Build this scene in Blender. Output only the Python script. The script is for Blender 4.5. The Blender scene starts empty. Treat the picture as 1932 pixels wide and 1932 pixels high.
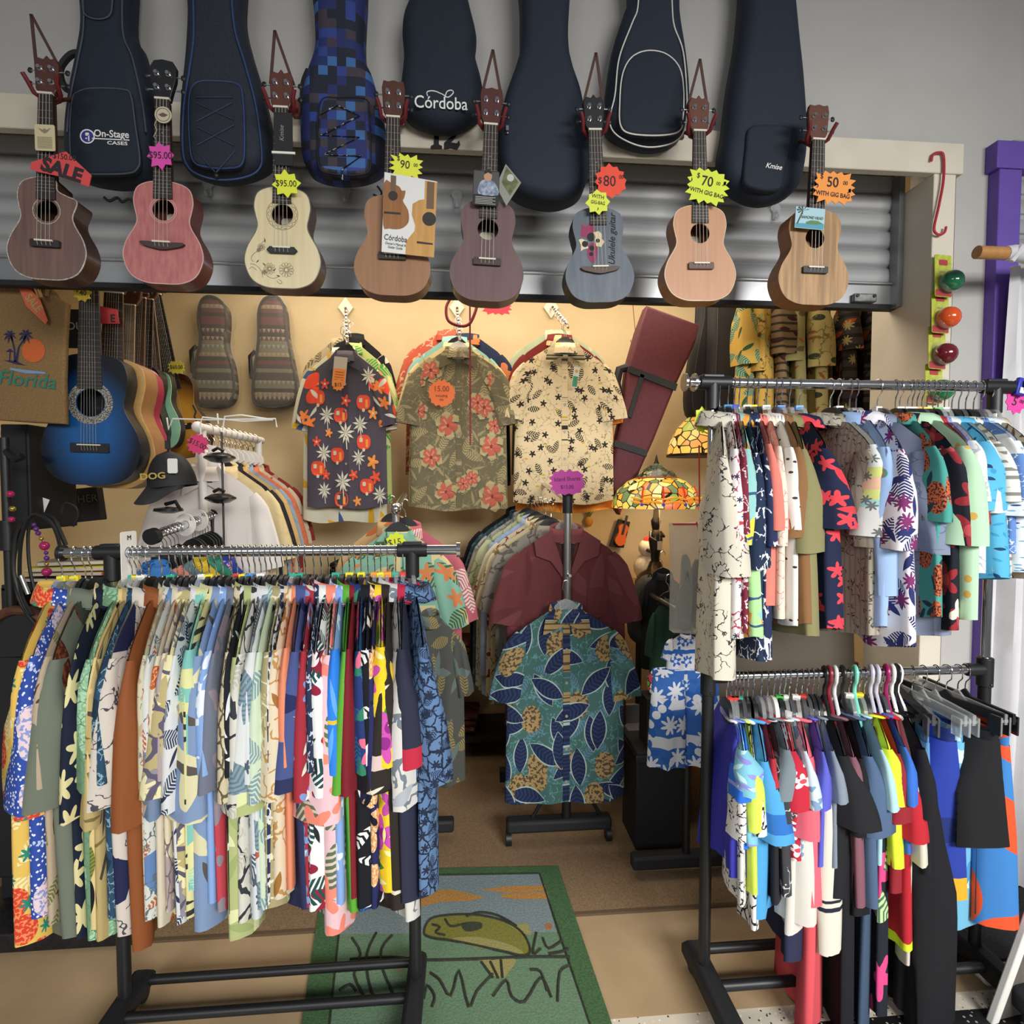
import bpy, bmesh, math, random
from mathutils import Vector, Matrix
from mathutils.geometry import tessellate_polygon
sin, cos, pi = math.sin, math.cos, math.pi
R = math.radians
SC = bpy.context.scene
COL = SC.collection
# ------------------------------------------------------------------ camera
EYE = Vector((0, 0, 1.45)); FPX = 1050.0; YAW = R(4.6); PIT = R(2.4)
cam_d = bpy.data.cameras.new('camera'); cam = bpy.data.objects.new('camera', cam_d); COL.objects.link(cam)
cam.location = EYE; cam.rotation_euler = (R(90) - PIT, 0, -YAW)
cam_d.sensor_width = 36; cam_d.lens = 36 * FPX / 1932; cam_d.clip_start = .05
SC.camera = cam
# ------------------------------------------------------------------ light
SC.view_settings.view_transform = 'Standard'; SC.view_settings.look = 'None'
SC.view_settings.gamma = 1; SC.view_settings.use_curve_mapping = False
SC.view_settings.exposure = 0.0
wd = bpy.data.worlds.new('world'); SC.world = wd; wd.use_nodes = True
wd.node_tree.nodes['Background'].inputs[0].default_value = (.86, .92, 1, 1)
wd.node_tree.nodes['Background'].inputs[1].default_value = .16
def area(name, loc, aim, sx, sy, power, col, spread=180):
    l = bpy.data.lights.new(name, 'AREA'); l.shape = 'RECTANGLE'; l.size = sx; l.size_y = sy; l.energy = power; l.color = col; l.spread = R(spread)
    o = bpy.data.objects.new(name, l); COL.objects.link(o); o.location = loc
    o.rotation_euler = (Vector(aim) - Vector(loc)).to_track_quat('-Z', 'Y').to_euler()
    return o
area('hall_light', (2.0, -2.5, 2.6), (.8, 1.6, .4), 2.4, 1.0, 66, (1, .985, .96), 84)
area('hall_light', (-1.8, -2.8, 2.6), (-.6, 1.7, .3), 1.6, 1.0, 13, (1, .985, .96), 80)
area('room_light', (.1, 2.6, 2.70), (.1, 2.75, 0), 2.6, .9, 36, (1, .87, .70))
# ------------------------------------------------------------------ photo helpers: pixel of the 1932 frame -> point at a known depth / height
FW = Vector((sin(YAW) * cos(PIT), cos(YAW) * cos(PIT), -sin(PIT))); RT = Vector((cos(YAW), -sin(YAW), 0)); UP = RT.cross(FW)
def ray(px, py): return FW * FPX + RT * (px - 966) + UP * (966 - py)
def PY(px, py, y):
    d = ray(px, py); return EYE + d * (y / d.y)
def PZ(px, py, z=0):
    d = ray(px, py); return EYE + d * ((z - EYE.z) / d.z)
def mpp(px, py, y): return (PY(px + 1, py, y) - PY(px, py, y)).length      # metres per pixel there
# ------------------------------------------------------------------ mesh builder
class MB:
    def __init__(s): s.v = []; s.f = []; s.m = []; s.M = Matrix.Identity(4); s.k = 0
    def at(s, loc=(0, 0, 0), rot=(0, 0, 0), sc=1):
        from mathutils import Euler
        s.M = Matrix.LocRotScale(Vector(loc), Euler(rot), Vector((sc, sc, sc)) if not hasattr(sc, '__len__') else Vector(sc)); return s
    def add(s, vs, fs, k=None):
        b = len(s.v); s.v += [s.M @ Vector(p) for p in vs]
        s.f += [[b + i for i in f] for f in fs]; s.m += [s.k if k is None else k] * len(fs); return s
    def box(s, c, d, k=None):
        x, y, z = c; a, b, e = d[0] / 2, d[1] / 2, d[2] / 2
        return s.add([(x + i * a, y + j * b, z + l * e) for i in (-1, 1) for j in (-1, 1) for l in (-1, 1)],
                     [(0, 1, 3, 2), (4, 6, 7, 5), (0, 4, 5, 1), (2, 3, 7, 6), (0, 2, 6, 4), (1, 5, 7, 3)], k)
    def rings(s, rs, k=None, close=True, cap=(True, True)):
        n = len(rs[0]); vs = [p for r in rs for p in r]; fs = []
        for i in range(len(rs) - 1):
            for j in range(n if close else n - 1):
                a, b = i * n + j, i * n + (j + 1) % n
                fs.append((a, b, b + n, a + n))
        if cap[0]: fs.append(tuple(range(n - 1, -1, -1)))
        if cap[1]: fs.append(tuple(range((len(rs) - 1) * n, len(rs) * n)))
        return s.add(vs, fs, k)
    def tube(s, path, r, n=8, k=None, cap=True, closed=False):
        P = [Vector(p) for p in path]; rs = []; prev = None; N = len(P)
        for i, p in enumerate(P):
            a = P[(i - 1) % N] if (closed or i) else p; b = P[(i + 1) % N] if (closed or i < N - 1) else p
            t = (b - a).normalized() if (b - a).length > 1e-9 else Vector((0, 0, 1))
            if prev is None:
                u = t.orthogonal().normalized()
            else:
                u = (prev - t * prev.dot(t)); u = u.normalized() if u.length > 1e-6 else t.orthogonal().normalized()
            prev = u; w = t.cross(u); rr = r[i] if hasattr(r, '__len__') else r
            rs.append([p + u * (cos(2 * pi * j / n) * rr) + w * (sin(2 * pi * j / n) * rr) for j in range(n)])
        if closed: rs.append(rs[0]); return s.rings(rs, k, True, (False, False))
        return s.rings(rs, k, True, (cap, cap))
    def cyl(s, a, b, r, n=16, k=None): return s.tube([a, b], r, n, k)
    def lathe(s, prof, n=24, k=None, c=(0, 0, 0), cap=True):      # prof = (radius, z)
        return s.rings([[(c[0] + r * cos(2 * pi * j / n), c[1] + r * sin(2 * pi * j / n), c[2] + z) for j in range(n)] for r, z in prof], k, True, (cap, cap))
    def ball(s, c, r, n=12, k=None, sq=(1, 1, 1)):
        return s.rings([[(c[0] + sq[0] * r * sin(a) * cos(2 * pi * j / n), c[1] + sq[1] * r * sin(a) * sin(2 * pi * j / n), c[2] + sq[2] * r * cos(a)) for j in range(n)]
                        for a in [pi * (i + .02) / (n // 2 + .04) for i in range(n // 2 + 1)]][::-1], k)
    def sheet(s, rs, k=None, close=False, base=0):      # cloth loft: rings plus running length round each ring
        if not hasattr(s, 'arc'): s.arc = []
        n = len(rs[0])
        for r in rs:
            a = 0; al = [0]
            for i in range(1, n):
                a += math.hypot(r[i][0] - r[i - 1][0], r[i][1] - r[i - 1][1]); al.append(a)
            s.arc += [base + x - a / 2 for x in al]
        return s.rings(rs, k, close, (False, False))
    def flat(s, polys, y=0, k=None):      # polys = outline (+ holes) in (x, z); facing -y
        pts = [p for q in polys for p in q]
        tr = tessellate_polygon([[Vector((p[0], p[1], 0)) for p in q] for q in polys])
        fs = []
        for a, b, c in tr:
            A, B, C = pts[a], pts[b], pts[c]
            cr = (B[0] - A[0]) * (C[1] - A[1]) - (B[1] - A[1]) * (C[0] - A[0])
            fs.append((a, b, c) if cr > 0 else (a, c, b))
        return s.add([(p[0], y(p[0], p[1]) if callable(y) else y, p[1]) for p in pts], fs, k)
    def prism(s, q, y0, y1, k=None, holes=()):   # solid from outline in (x, z)
        s.flat([q] + list(holes), y0, k); s.flat([q] + list(holes), y1, k)
        for h in [q] + list(holes):
            n = len(h); vs = [(p[0], y0, p[1]) for p in h] + [(p[0], y1, p[1]) for p in h]
            s.add(vs, [(j, (j + 1) % n, n + (j + 1) % n, n + j) for j in range(n)], k)
        return s
    def pillow(s, q, y0, y1, r, k=None, steps=4):      # outline in (x, z) padded towards -y: back y0, front y1 (< y0)
        rs = [[(p[0], y0, p[1]) for p in inset(q, r * .35)], [(p[0], y0 - r * .3, p[1]) for p in q]]
        for i in range(steps + 1):
            a = pi / 2 * i / steps
            rs.append([(p[0], y1 + r * (1 - sin(a)), p[1]) for p in inset(q, r * (1 - cos(a)))])
        s.rings(rs, k, True, (True, False))
        last = rs[-1]; return s.flat([[(p[0], p[2]) for p in last]], y1, k)
    def build(s, name, mats, parent=None, smooth=True, bevel=0, sub=0, angle=40, raw=False):
        me = bpy.data.meshes.new(name); me.from_pydata([tuple(p) for p in s.v], [], s.f)
        mats = mats if isinstance(mats, (list, tuple)) else [mats]
        for m in mats: me.materials.append(m)
        me.polygons.foreach_set('material_index', s.m)
        if raw:      # keep vertex order: per-vertex distance along the cloth drives the prints
            at = me.attributes.new('arc', 'FLOAT', 'POINT'); at.data.foreach_set('value', s.arc)
        else:
            bm = bmesh.new(); bm.from_mesh(me); bmesh.ops.remove_doubles(bm, verts=bm.verts, dist=1e-6)
            bmesh.ops.recalc_face_normals(bm, faces=bm.faces); bm.to_mesh(me); bm.free()
        if smooth:
            me.polygons.foreach_set('use_smooth', [True] * len(me.polygons)); me.set_sharp_from_angle(angle=R(angle))
        o = bpy.data.objects.new(name, me); COL.objects.link(o)
        if parent: o.parent = parent
        if bevel:
            b = o.modifiers.new('bevel', 'BEVEL'); b.width = bevel; b.segments = 2; b.limit_method = 'ANGLE'; b.angle_limit = R(50)
        if sub:
            b = o.modifiers.new('subsurf', 'SUBSURF'); b.levels = sub; b.render_levels = sub
        return o
def inset(q, d):
    n = len(q); A = sum(q[i][0] * q[(i + 1) % n][1] - q[(i + 1) % n][0] * q[i][1] for i in range(n)); sg = 1 if A > 0 else -1; o = []
    for i in range(n):
        a, b, c = q[i - 1], q[i], q[(i + 1) % n]
        t = Vector((c[0] - a[0], c[1] - a[1])); t = t.normalized() if t.length > 1e-9 else Vector((1, 0))
        o.append((b[0] - t[1] * d * sg, b[1] + t[0] * d * sg))
    return o
def spline(pts, n=8, closed=True):      # catmull-rom through points of any dimension
    N = len(pts); o = []
    for i in range(N if closed else N - 1):
        p = [pts[(i + k) % N] if closed else pts[min(max(i + k, 0), N - 1)] for k in (-1, 0, 1, 2)]
        for j in range(n):
            t = j / n
            o.append(tuple(.5 * (2 * b + (c - a) * t + (2 * a - 5 * b + 4 * c - d) * t * t + (-a + 3 * b - 3 * c + d) * t ** 3) for a, b, c, d in zip(*p)))
    if not closed: o.append(tuple(pts[-1]))
    return o
def circ(cx, cz, r, n=24, a0=0, a1=2 * pi): return [(cx + r * cos(a0 + (a1 - a0) * i / n), cz + r * sin(a0 + (a1 - a0) * i / n)) for i in range(n)]
def rrect(w, h, r=.2, n=5, cx=0, cz=0):
    o = []
    for sx, sz, a in ((1, 1, 0), (-1, 1, 90), (-1, -1, 180), (1, -1, 270)):
        o += [(cx + sx * (w / 2 - r) + r * cos(R(a + 90 * i / n)), cz + sz * (h / 2 - r) + r * sin(R(a + 90 * i / n))) for i in range(n + 1)]
    return o
def burst(rx, rz, n, dip=.78, seed=1, sq=0):
    rnd = random.Random(seed); o = []
    for i in range(2 * n):
        a = pi * i / n + .1; k = (1 + rnd.uniform(-.06, .06)) * (1 if i % 2 == 0 else dip)
        e = (abs(cos(a)) ** 4 + abs(sin(a)) ** 4) ** -.25 if sq else 1
        o.append((rx * k * e * cos(a), rz * k * e * sin(a)))
    return o
# ------------------------------------------------------------------ things, parts, labels
USED = set()
def tag(o, label, cat, group=None):
    assert label not in USED or group, label
    USED.add(label); o['label'] = label; o['category'] = cat
    if group: o['group'] = group
    return o
def thing(name, label, cat, loc=(0, 0, 0), rot=(0, 0, 0), group=None, sc=None):
    o = bpy.data.objects.new(name, None); o.empty_display_size = .05; COL.objects.link(o); o.location = loc; o.rotation_euler = rot
    if sc: o.scale = sc if hasattr(sc, '__len__') else (sc, sc, sc)
    return tag(o, label, cat, group)
def struct(o, label=None):
    o['kind'] = 'structure'
    if label: o['label'] = label
    return o
def solo(mb, name, mats, label, cat, group=None, loc=(0, 0, 0), rot=(0, 0, 0), **kw):
    o = mb.build(name, mats, **kw); o.location = loc; o.rotation_euler = rot; return tag(o, label, cat, group)
def txt(s, size, mat, parent, loc, rot=(90, 0, 0), bold=0, shear=0, ext=.0004, name='lettering', sx=1, space=1, align='CENTER', line=1):
    c = bpy.data.curves.new('t', 'FONT'); c.body = s; c.size = size; c.align_x = align; c.align_y = 'CENTER'; c.offset = bold * size
    c.shear = shear; c.extrude = ext; c.resolution_u = 3; c.space_character = space; c.space_line = line
    o = bpy.data.objects.new('t', c); COL.objects.link(o); bpy.context.view_layer.update()
    me = bpy.data.meshes.new_from_object(o.evaluated_get(bpy.context.evaluated_depsgraph_get()))
    bpy.data.objects.remove(o); bpy.data.curves.remove(c)
    me.name = name; me.materials.clear(); me.materials.append(mat)
    o = bpy.data.objects.new(name, me); COL.objects.link(o); o.parent = parent; o.location = loc; o.rotation_euler = [R(a) for a in rot]; o.scale = (sx, 1, 1)
    return o
# ------------------------------------------------------------------ materials
def srgb(c):
    if isinstance(c, str): c = [int(c[i:i + 2], 16) for i in (0, 2, 4)]
    return tuple((x / 255 / 12.92 if x <= 10 else ((x / 255 + .055) / 1.055) ** 2.4) for x in c) + (1,)
MATS = {}
class NT:
    def __init__(s, name):
        s.mat = bpy.data.materials.new(name); s.mat.use_nodes = True; s.t = s.mat.node_tree; s.b = s.t.nodes['Principled BSDF']
    def n(s, typ, ins=(), **kw):
        o = s.t.nodes.new('ShaderNode' + typ)
        for k, v in kw.items(): setattr(o, k, v)
        for k, v in (ins.items() if isinstance(ins, dict) else enumerate(ins)):
            if v is None: continue
            if hasattr(v, 'is_output'): s.t.links.new(v, o.inputs[k])
            else: o.inputs[k].default_value = v
        return o
    def m(s, op, a, b=None, c=None): return s.n('Math', [a, b, c], operation=op).outputs[0]
    def mix(s, fac, a, b):
        o = s.n('Mix', data_type='RGBA')
        for k, v in ((0, fac), (6, a), (7, b)):
            if hasattr(v, 'is_output'): s.t.links.new(v, o.inputs[k])
            else: o.inputs[k].default_value = v
        return o.outputs[2]
    def set(s, **kw):
        for k, v in kw.items():
            k = k.replace('_', ' ')
            if hasattr(v, 'is_output'): s.t.links.new(v, s.b.inputs[k])
            else: s.b.inputs[k].default_value = v
        return s
def flatm(c, rough=.6, metal=0, spec=.5, trans=0, alpha=1, emit=0, name=None, coat=0):
    key = ('f', str(c), rough, metal, spec, trans, alpha, emit, coat)
    if key in MATS: return MATS[key]
    t = NT(name or 'paint'); col = srgb(c)
    t.set(Base_Color=col, Roughness=rough, Metallic=metal, Specular_IOR_Level=spec)
    if trans: t.set(Transmission_Weight=trans, IOR=1.3)
    if alpha < 1: t.set(Alpha=alpha)
    if emit: t.set(Emission_Color=col, Emission_Strength=emit)
    if coat: t.set(Coat_Weight=coat, Coat_Roughness=.1)
    MATS[key] = t.mat; return t.mat
def noisy(c1, c2, scale=40, rough=.8, stretch=(1, 1, 1), bump=0, detail=4, metal=0, lo=.35, hi=.65, coat=0, spec=.5):
    key = ('n', str(c1), str(c2), scale, rough, stretch, bump, metal, lo, hi, coat)
    if key in MATS: return MATS[key]
    t = NT('surface'); tc = t.n('TexCoord').outputs['Object']; mp = t.n('Mapping', {0: tc, 3: stretch}).outputs[0]
    no = t.n('TexNoise', {'Vector': mp, 'Scale': scale, 'Detail': detail}).outputs[0]
    f = t.n('MapRange', {0: no, 1: lo, 2: hi}).outputs[0]
    t.set(Base_Color=t.mix(f, srgb(c1), srgb(c2)), Roughness=rough, Metallic=metal, Specular_IOR_Level=spec)
    if coat: t.set(Coat_Weight=coat, Coat_Roughness=.15)
    if bump:
        b = t.n('Bump', {'Strength': bump, 'Distance': .004, 'Height': no}).outputs[0]; t.set(Normal=b)
    MATS[key] = t.mat; return t.mat
def wood(c1, c2, scale=8, rough=.45, ring=.25, coat=.15):      # grain along local z
    return noisy(c1, c2, scale * 14, rough, (1, 1, .06), 0, 5, 0, .3, .7, coat)
def cloth(base, *layers, rough=.85, seed=0, axis=None):
    """printed fabric: layers painted over the base colour in the garment's own coordinates"""
    key = ('c', str(base), str(layers), rough, seed, axis)
    if key in MATS: return MATS[key]
    t = NT('printed_fabric' if layers else 'fabric'); m = t.m
    sp = t.n('SeparateXYZ', [t.n('TexCoord').outputs['Object']]).outputs
    px = t.n('Attribute', attribute_name='arc').outputs['Fac'] if axis is None else m('MULTIPLY_ADD', sp[1], 1.3, sp[0]); pz = sp[2]
    rnd = random.Random(str(layers) + str(seed)); col = srgb(base)
    no = t.n('TexNoise', {'Vector': t.n('TexCoord').outputs['Object'], 'Scale': 9., 'Detail': 3.}).outputs[0]
    c = t.mix(t.m('MULTIPLY', no, .22), col, tuple(x * .72 for x in col[:3]) + (1,))
    def vor(sc, feat='F1', warp=0):
        ox, oz = rnd.uniform(-9, 9), rnd.uniform(-9, 9)
        v = t.n('CombineXYZ', [m('ADD', px, ox), m('ADD', pz, oz), 0.]).outputs[0]
        if warp:
            w = t.n('TexNoise', {'Vector': v, 'Scale': sc * 1.3, 'Detail': 2.}).outputs[1]
            w = t.n('VectorMath', [w, (.5, .5, .5)], operation='SUBTRACT').outputs[0]
            w = t.n('VectorMath', {0: w, 'Scale': warp / sc}, operation='SCALE').outputs[0]
            v = t.n('VectorMath', [v, w], operation='ADD').outputs[0]
        return v, t.n('TexVoronoi', {'Vector': v, 'Scale': float(sc)}, voronoi_dimensions='2D', feature=feat)
    for L in layers:
        kind, sc, lc = L[0], L[1], srgb(L[2]); a = L[3:]
        if kind in ('bloom', 'leaf', 'frond', 'ell'):
            v, n = vor(sc); d = t.n('VectorMath', [v, n.outputs['Position']], operation='SUBTRACT').outputs[0]
            ds = t.n('SeparateXYZ', [d]).outputs; dx = m('MULTIPLY', ds[0], float(sc)); dz = m('MULTIPLY', ds[1], float(sc))
            cs = t.n('SeparateColor', [n.outputs['Color']]).outputs
            size = a[0] if a else .4; p = a[1] if len(a) > 1 else 5
            if kind == 'bloom':
                r = m('SQRT', m('ADD', m('MULTIPLY', dx, dx), m('MULTIPLY', dz, dz)))
                th = m('MULTIPLY_ADD', m('ARCTAN2', dz, dx), float(p), m('MULTIPLY', cs[0], 6.28))
                lim = m('MULTIPLY_ADD', m('COSINE', th), size * .3, size * .75)
                f = m('LESS_THAN', r, lim)
                if len(a) > 2:      # eye colour of the flower
                    c = t.mix(f, c, t.mix(m('LESS_THAN', r, size * .33), lc, srgb(a[2]))); continue
            elif kind == 'ell':
                r = m('ADD', m('MULTIPLY', dx, dx), m('MULTIPLY', m('MULTIPLY', dz, dz), p ** 2 * 1.))
                f = m('LESS_THAN', r, size * size)
                if len(a) > 2:
                    spn = t.n('TexNoise', {'Vector': v, 'Scale': sc * 14., 'Detail': 1.}).outputs[0]
                    c = t.mix(f, c, t.mix(m('GREATER_THAN', spn, .53), lc, srgb(a[2]))); continue
            else:
                an = m('MULTIPLY', cs[0], 6.28); C, S = m('COSINE', an), m('SINE', an)
                u = m('ADD', m('MULTIPLY', dx, C), m('MULTIPLY', dz, S)); w = m('SUBTRACT', m('MULTIPLY', dz, C), m('MULTIPLY', dx, S))
                q = m('DIVIDE', u, size); lim = m('MULTIPLY', m('SUBTRACT', 1., m('MULTIPLY', q, q)), size * p)
                aw = m('ABSOLUTE', w); f = m('LESS_THAN', aw, lim)
                if kind == 'frond':
                    rib = m('SINE', m('MULTIPLY_ADD', aw, -34., m('MULTIPLY', u, 62.)))
                    if len(a) > 3: c = t.mix(m('LESS_THAN', aw, m('ADD', m('MULTIPLY', lim, 1.12), .012)), c, srgb(a[3]))
                    if len(a) > 2: c = t.mix(f, c, t.mix(m('GREATER_THAN', rib, .2), lc, srgb(a[2]))); continue
                    f = m('MULTIPLY', f, m('GREATER_THAN', rib, -.3))
        elif kind == 'dots':
            v, n = vor(sc); f = m('LESS_THAN', n.outputs['Distance'], a[0] if a else .3)
        elif kind == 'lines':
            v, n = vor(sc, 'DISTANCE_TO_EDGE', a[1] if len(a) > 1 else .8); f = m('LESS_THAN', n.outputs['Distance'], a[0] if a else .05)
        elif kind == 'sketch':      # short broken pen strokes
            v, n = vor(sc * 1.5, 'DISTANCE_TO_EDGE', 1.6); f = m('LESS_THAN', n.outputs['Distance'], (a[0] if a else .06) * .95)
            bk = t.n('TexNoise', {'Vector': v, 'Scale': sc * .9, 'Detail': 1.}).outputs[0]; f = m('MULTIPLY', f, m('GREATER_THAN', bk, .49))
        elif kind == 'blotch':
            v, n = vor(sc); nn = t.n('TexNoise', {'Vector': v, 'Scale': float(sc), 'Detail': 2.}).outputs[0]
            f = m('GREATER_THAN', nn, a[0]) if a else m('GREATER_THAN', nn, .55)
        elif kind == 'cells':
            v, n = vor(sc); cs = t.n('SeparateColor', [n.outputs['Color']]).outputs; f = m('GREATER_THAN', cs[1], a[0] if a else .5)
        elif kind == 'stripe':
            ax = {'x': px, 'z': pz}[a[1] if len(a) > 1 else 'z']
            f = m('LESS_THAN', m('FRACT', m('MULTIPLY', ax, float(sc))), a[0] if a else .4)
        elif kind == 'band':      # a garment's own hem / panel: sc..a[0] heights
            f = m('MULTIPLY', m('GREATER_THAN', pz, sc), m('LESS_THAN', pz, a[0]))
        c = t.mix(f, c, lc)
    t.set(Base_Color=c, Roughness=rough, Specular_IOR_Level=.25)
    MATS[key] = t.mat; return t.mat
CHROME = flatm('d8d8da', .16, 1, name='chrome'); STEEL = flatm('b9bcc0', .3, 1, name='steel')
BLK = flatm('17181b', .45, name='black_plastic'); BLKM = flatm('1b1c20', .7, name='black_matte'); WHT = flatm('e6e4de', .5, name='white_plastic')
CLEAR = flatm('dfe3e4', .08, 0, .6, .55, .55, name='clear_plastic'); INK = flatm('1a171c', .7, name='ink'); SMOKE = flatm('5f6266', .12, 0, .6, .3, .8, name='smoke_plastic')
# ================================================================== setting
D = 1.81                      # front face of the shop wall
YS = D + .15                  # roller shutter
YB = 3.30                     # back wall of the unit
x_r = PY(1741, 700, D).x      # right edge of the opening
x_l = -2.6
z_top = PY(1690, 344, YS).z
def wall(mb, name, mat, label=None): return struct(mb.build(name, mat, smooth=False), label)
paint = noisy('b0aeaa', 'b8b6b2', 3, .8, bump=.03); tan = noisy('dcc8a0', 'd3bd92', 2.2, .85); cream = noisy('d8d0bf', 'cfc6b4', 6, .6)
greyw = paint
# hall wall with the opening, floor bands, room shell
xw = 4.2
b = MB(); b.box(((x_r + .10 + xw) / 2, D + .1, (z_top + .05) / 2), (xw - x_r - .10, .2, z_top + .05)); wall(b, 'wall_right', paint)
b = MB(); b.box(((x_l + xw) / 2 - .3, D + .1, (z_top + .05 + 3.6) / 2), (xw - x_l + .6, .2, 3.6 - z_top - .05)); wall(b, 'wall_front', greyw)
b = MB(); b.box((-.2, YB + .05, 1.4), (5.2, .1, 2.8)); wall(b, 'wall_back', tan)
b = MB(); b.box((-2.3, 2.55, 1.4), (.1, 1.5, 2.8)); wall(b, 'wall_left', tan)
b = MB(); b.box((x_r + .35, 2.62, 1.4), (.1, 1.36, 2.8)); wall(b, 'wall_side', tan)
b = MB(); b.box((-.2, 2.65, 2.84), (5.2, 1.35, .08)); wall(b, 'ceiling', flatm('d9d2c2', .8))
cement = noisy('ab9372', 'a08868', 5, .55, bump=.02); 
def terrazzo():
    t = NT('terrazzo'); tc = t.n('TexCoord').outputs['Object']
    v = t.n('TexVoronoi', {'Vector': tc, 'Scale': 95.}); v2 = t.n('TexVoronoi', {'Vector': tc, 'Scale': 60.})
    f = t.m('LESS_THAN', v.outputs[0], .28); f2 = t.m('LESS_THAN', v2.outputs[0], .2)
    cs = t.n('SeparateColor', [v.outputs[1]]).outputs
    c = t.mix(t.m('MULTIPLY', f, t.m('GREATER_THAN', cs[0], .6)), srgb('cdc5b4'), srgb('4b453f')); c = t.mix(f2, c, srgb('e6e2d8'))
    t.set(Base_Color=c, Roughness=.3); return t.mat
def terrazzo_black():
    t = NT('black_terrazzo'); v = t.n('TexVoronoi', {'Vector': t.n('TexCoord').outputs['Object'], 'Scale': 90.})
    cs = t.n('SeparateColor', [v.outputs[1]]).outputs
    c = t.mix(t.m('MULTIPLY', t.m('LESS_THAN', v.outputs[0], .3), t.m('GREATER_THAN', cs[0], .7)), srgb('1c1b1c'), srgb('a9a49a')); t.set(Base_Color=c, Roughness=.3); return t.mat
yt = PZ(1240, 1916).y
b = MB(); b.box((0, yt / 2 - 2, -.05), (9, yt + 4, .1)); wall(b, 'floor', terrazzo())
b = MB(); b.box((0, (yt + D) / 2, -.05), (9, D - yt, .1)); wall(b, 'floor_cement', cement)
ys0 = PZ(1700, 1916).y
b = MB(); b.box((2.3, ys0 - .055, .0006), (3.6, .11, .001)); wall(b, 'floor_stripe', terrazzo_black())
carpet = noisy('957c5e', '69533b', 260, .95, bump=.5, lo=.3, hi=.7)
b = MB(); b.box((-.2, (D + YB) / 2, -.045), (5.2, YB - D, .1)); wall(b, 'floor_carpet', carpet)
b = MB(); b.box((-.2, D, .004), (5.2, .012, .008)); wall(b, 'trim_4', flatm('5b4a36', .6))
# header and jamb boards
zt0, zt1 = PY(1780, 329, D - .02).z, PY(1800, 272, D - .02).z
b = MB(); b.box(((x_l + PY(1806, 300, D).x) / 2, D - .012, (zt0 + zt1) / 2), (PY(1806, 300, D).x - x_l, .03, zt1 - zt0)); struct(b.build('trim_1', cream, bevel=.003), 'cream painted header board above the roller shutter')
xj = PY(1785, 600, D).x
b = MB(); b.box(((x_r + xj) / 2, D - .01, zt0 / 2), (xj - x_r, .025, zt0)); struct(b.build('trim_2', cream, bevel=.003), 'cream painted jamb board right of the opening')
b = MB(); b.box((x_r + .01, (D + YS + .1) / 2, zt0 / 2), (.02, YS + .1 - D, zt0)); b.box(((x_l + x_r) / 2, D + .1, z_top + .035), (x_r - x_l, .2, .03)); struct(b.build('trim_3', cream), 'cream painted inner faces of the opening')
# roller shutter: waved curtain, bottom bar, rubber seal, lock plate
zb = PY(900, 565, YS).z; zbar = PY(900, 514, YS).z
galv = noisy('98999b', 'a6a7a8', 5, .5, (.2, 1, 3), 0, 3, .15)
mb = MB(); n = 0; prof = []
per = .066; z = zbar; rows = int((z_top + .1 - zbar) / per) + 1
for i in range(rows):
    for t, dy in ((0, .0), (.05, -.006), (.16, -.0095), (.42, -.012), (.68, -.0105), (.84, -.007), (.9, 0), (.95, .003)):
        prof.append((YS + dy, zbar + (i + t) * per))
xs = [x_l, x_r + .02]
mb.add([(x, y, z) for x in xs for y, z in prof], [(i, i + 1, len(prof) + i + 1, len(prof) + i) for i in range(len(prof) - 1)])
door = struct(mb.build('door_1', galv, angle=60), 'grey ribbed steel roller shutter, half raised')
b = MB(); b.box(((x_l + x_r) / 2, YS - .004, (zb + zbar) / 2 + .008), (x_r - x_l, .03, zbar - zb - .012)); b.box(((x_l + x_r) / 2, YS - .022, zbar - .004), (x_r - x_l, .01, .01))
b.build('bottom_bar', noisy('c9cacb', 'a9abad', 3, .3, (.1, 1, 1), 0, 3, .9), door, bevel=.003)
b = MB(); b.box(((x_l + x_r) / 2, YS - .004, zb + .007), (x_r - x_l, .034, .016)); b.build('rubber_seal', BLKM, door)
p = PY(1630, 563, YS - .03); b = MB(); b.box(p, (.085, .02, .03)); o = b.build('lock_plate', noisy('8d8f8e', '6c6f70', 60, .5, metal=.8), door, bevel=.004)
b = MB()
for s in (-1, 1): b.cyl(p + Vector((s * .032, -.009, .006)), p + Vector((s * .032, -.014, .006)), .006, 10)
b.build('bolt', BLK, o)
b = MB(); b.box((x_r - .012, YS - .03, (zb + z_top) / 2), (.02, .04, z_top - zb)); struct(b.build('trim_5', flatm('8e9093', .4, .8)), 'steel shutter guide channel')
# second opening on the right with its purple frame and shutter
purple = noisy('5f45a0', '6a4eae', 4, .5)
px0, px1 = PY(1848, 600, D).x, PY(1897, 600, D).x; zp = PY(1860, 279, D).z; zp2 = PY(1860, 330, D).z
b = MB(); b.box(((px0 + xw) / 2, D - .02, (zp + zp2) / 2), (xw - px0, .05, zp - zp2)); b.box(((px0 + .014 + px1) / 2, D - .018, zp2 / 2), (px1 - px0 - .014, .046, zp2)); struct(b.build('trim_6', purple, bevel=.003), 'purple painted door frame at the right edge')
mb = MB(); pr = [(D - .004 + dy, 1.2 + (i + t) * per) for i in range(22) for t, dy in ((0, 0), (.06, -.006), (.38, -.0095), (.7, -.006), (.8, 0))]
mb.add([(x, y, z) for x in (px1, xw) for y, z in pr], [(i, i + 1, len(pr) + i + 1, len(pr) + i) for i in range(len(pr) - 1)])
struct(mb.build('door_2', galv), 'grey ribbed shutter behind the white curtain')
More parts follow.
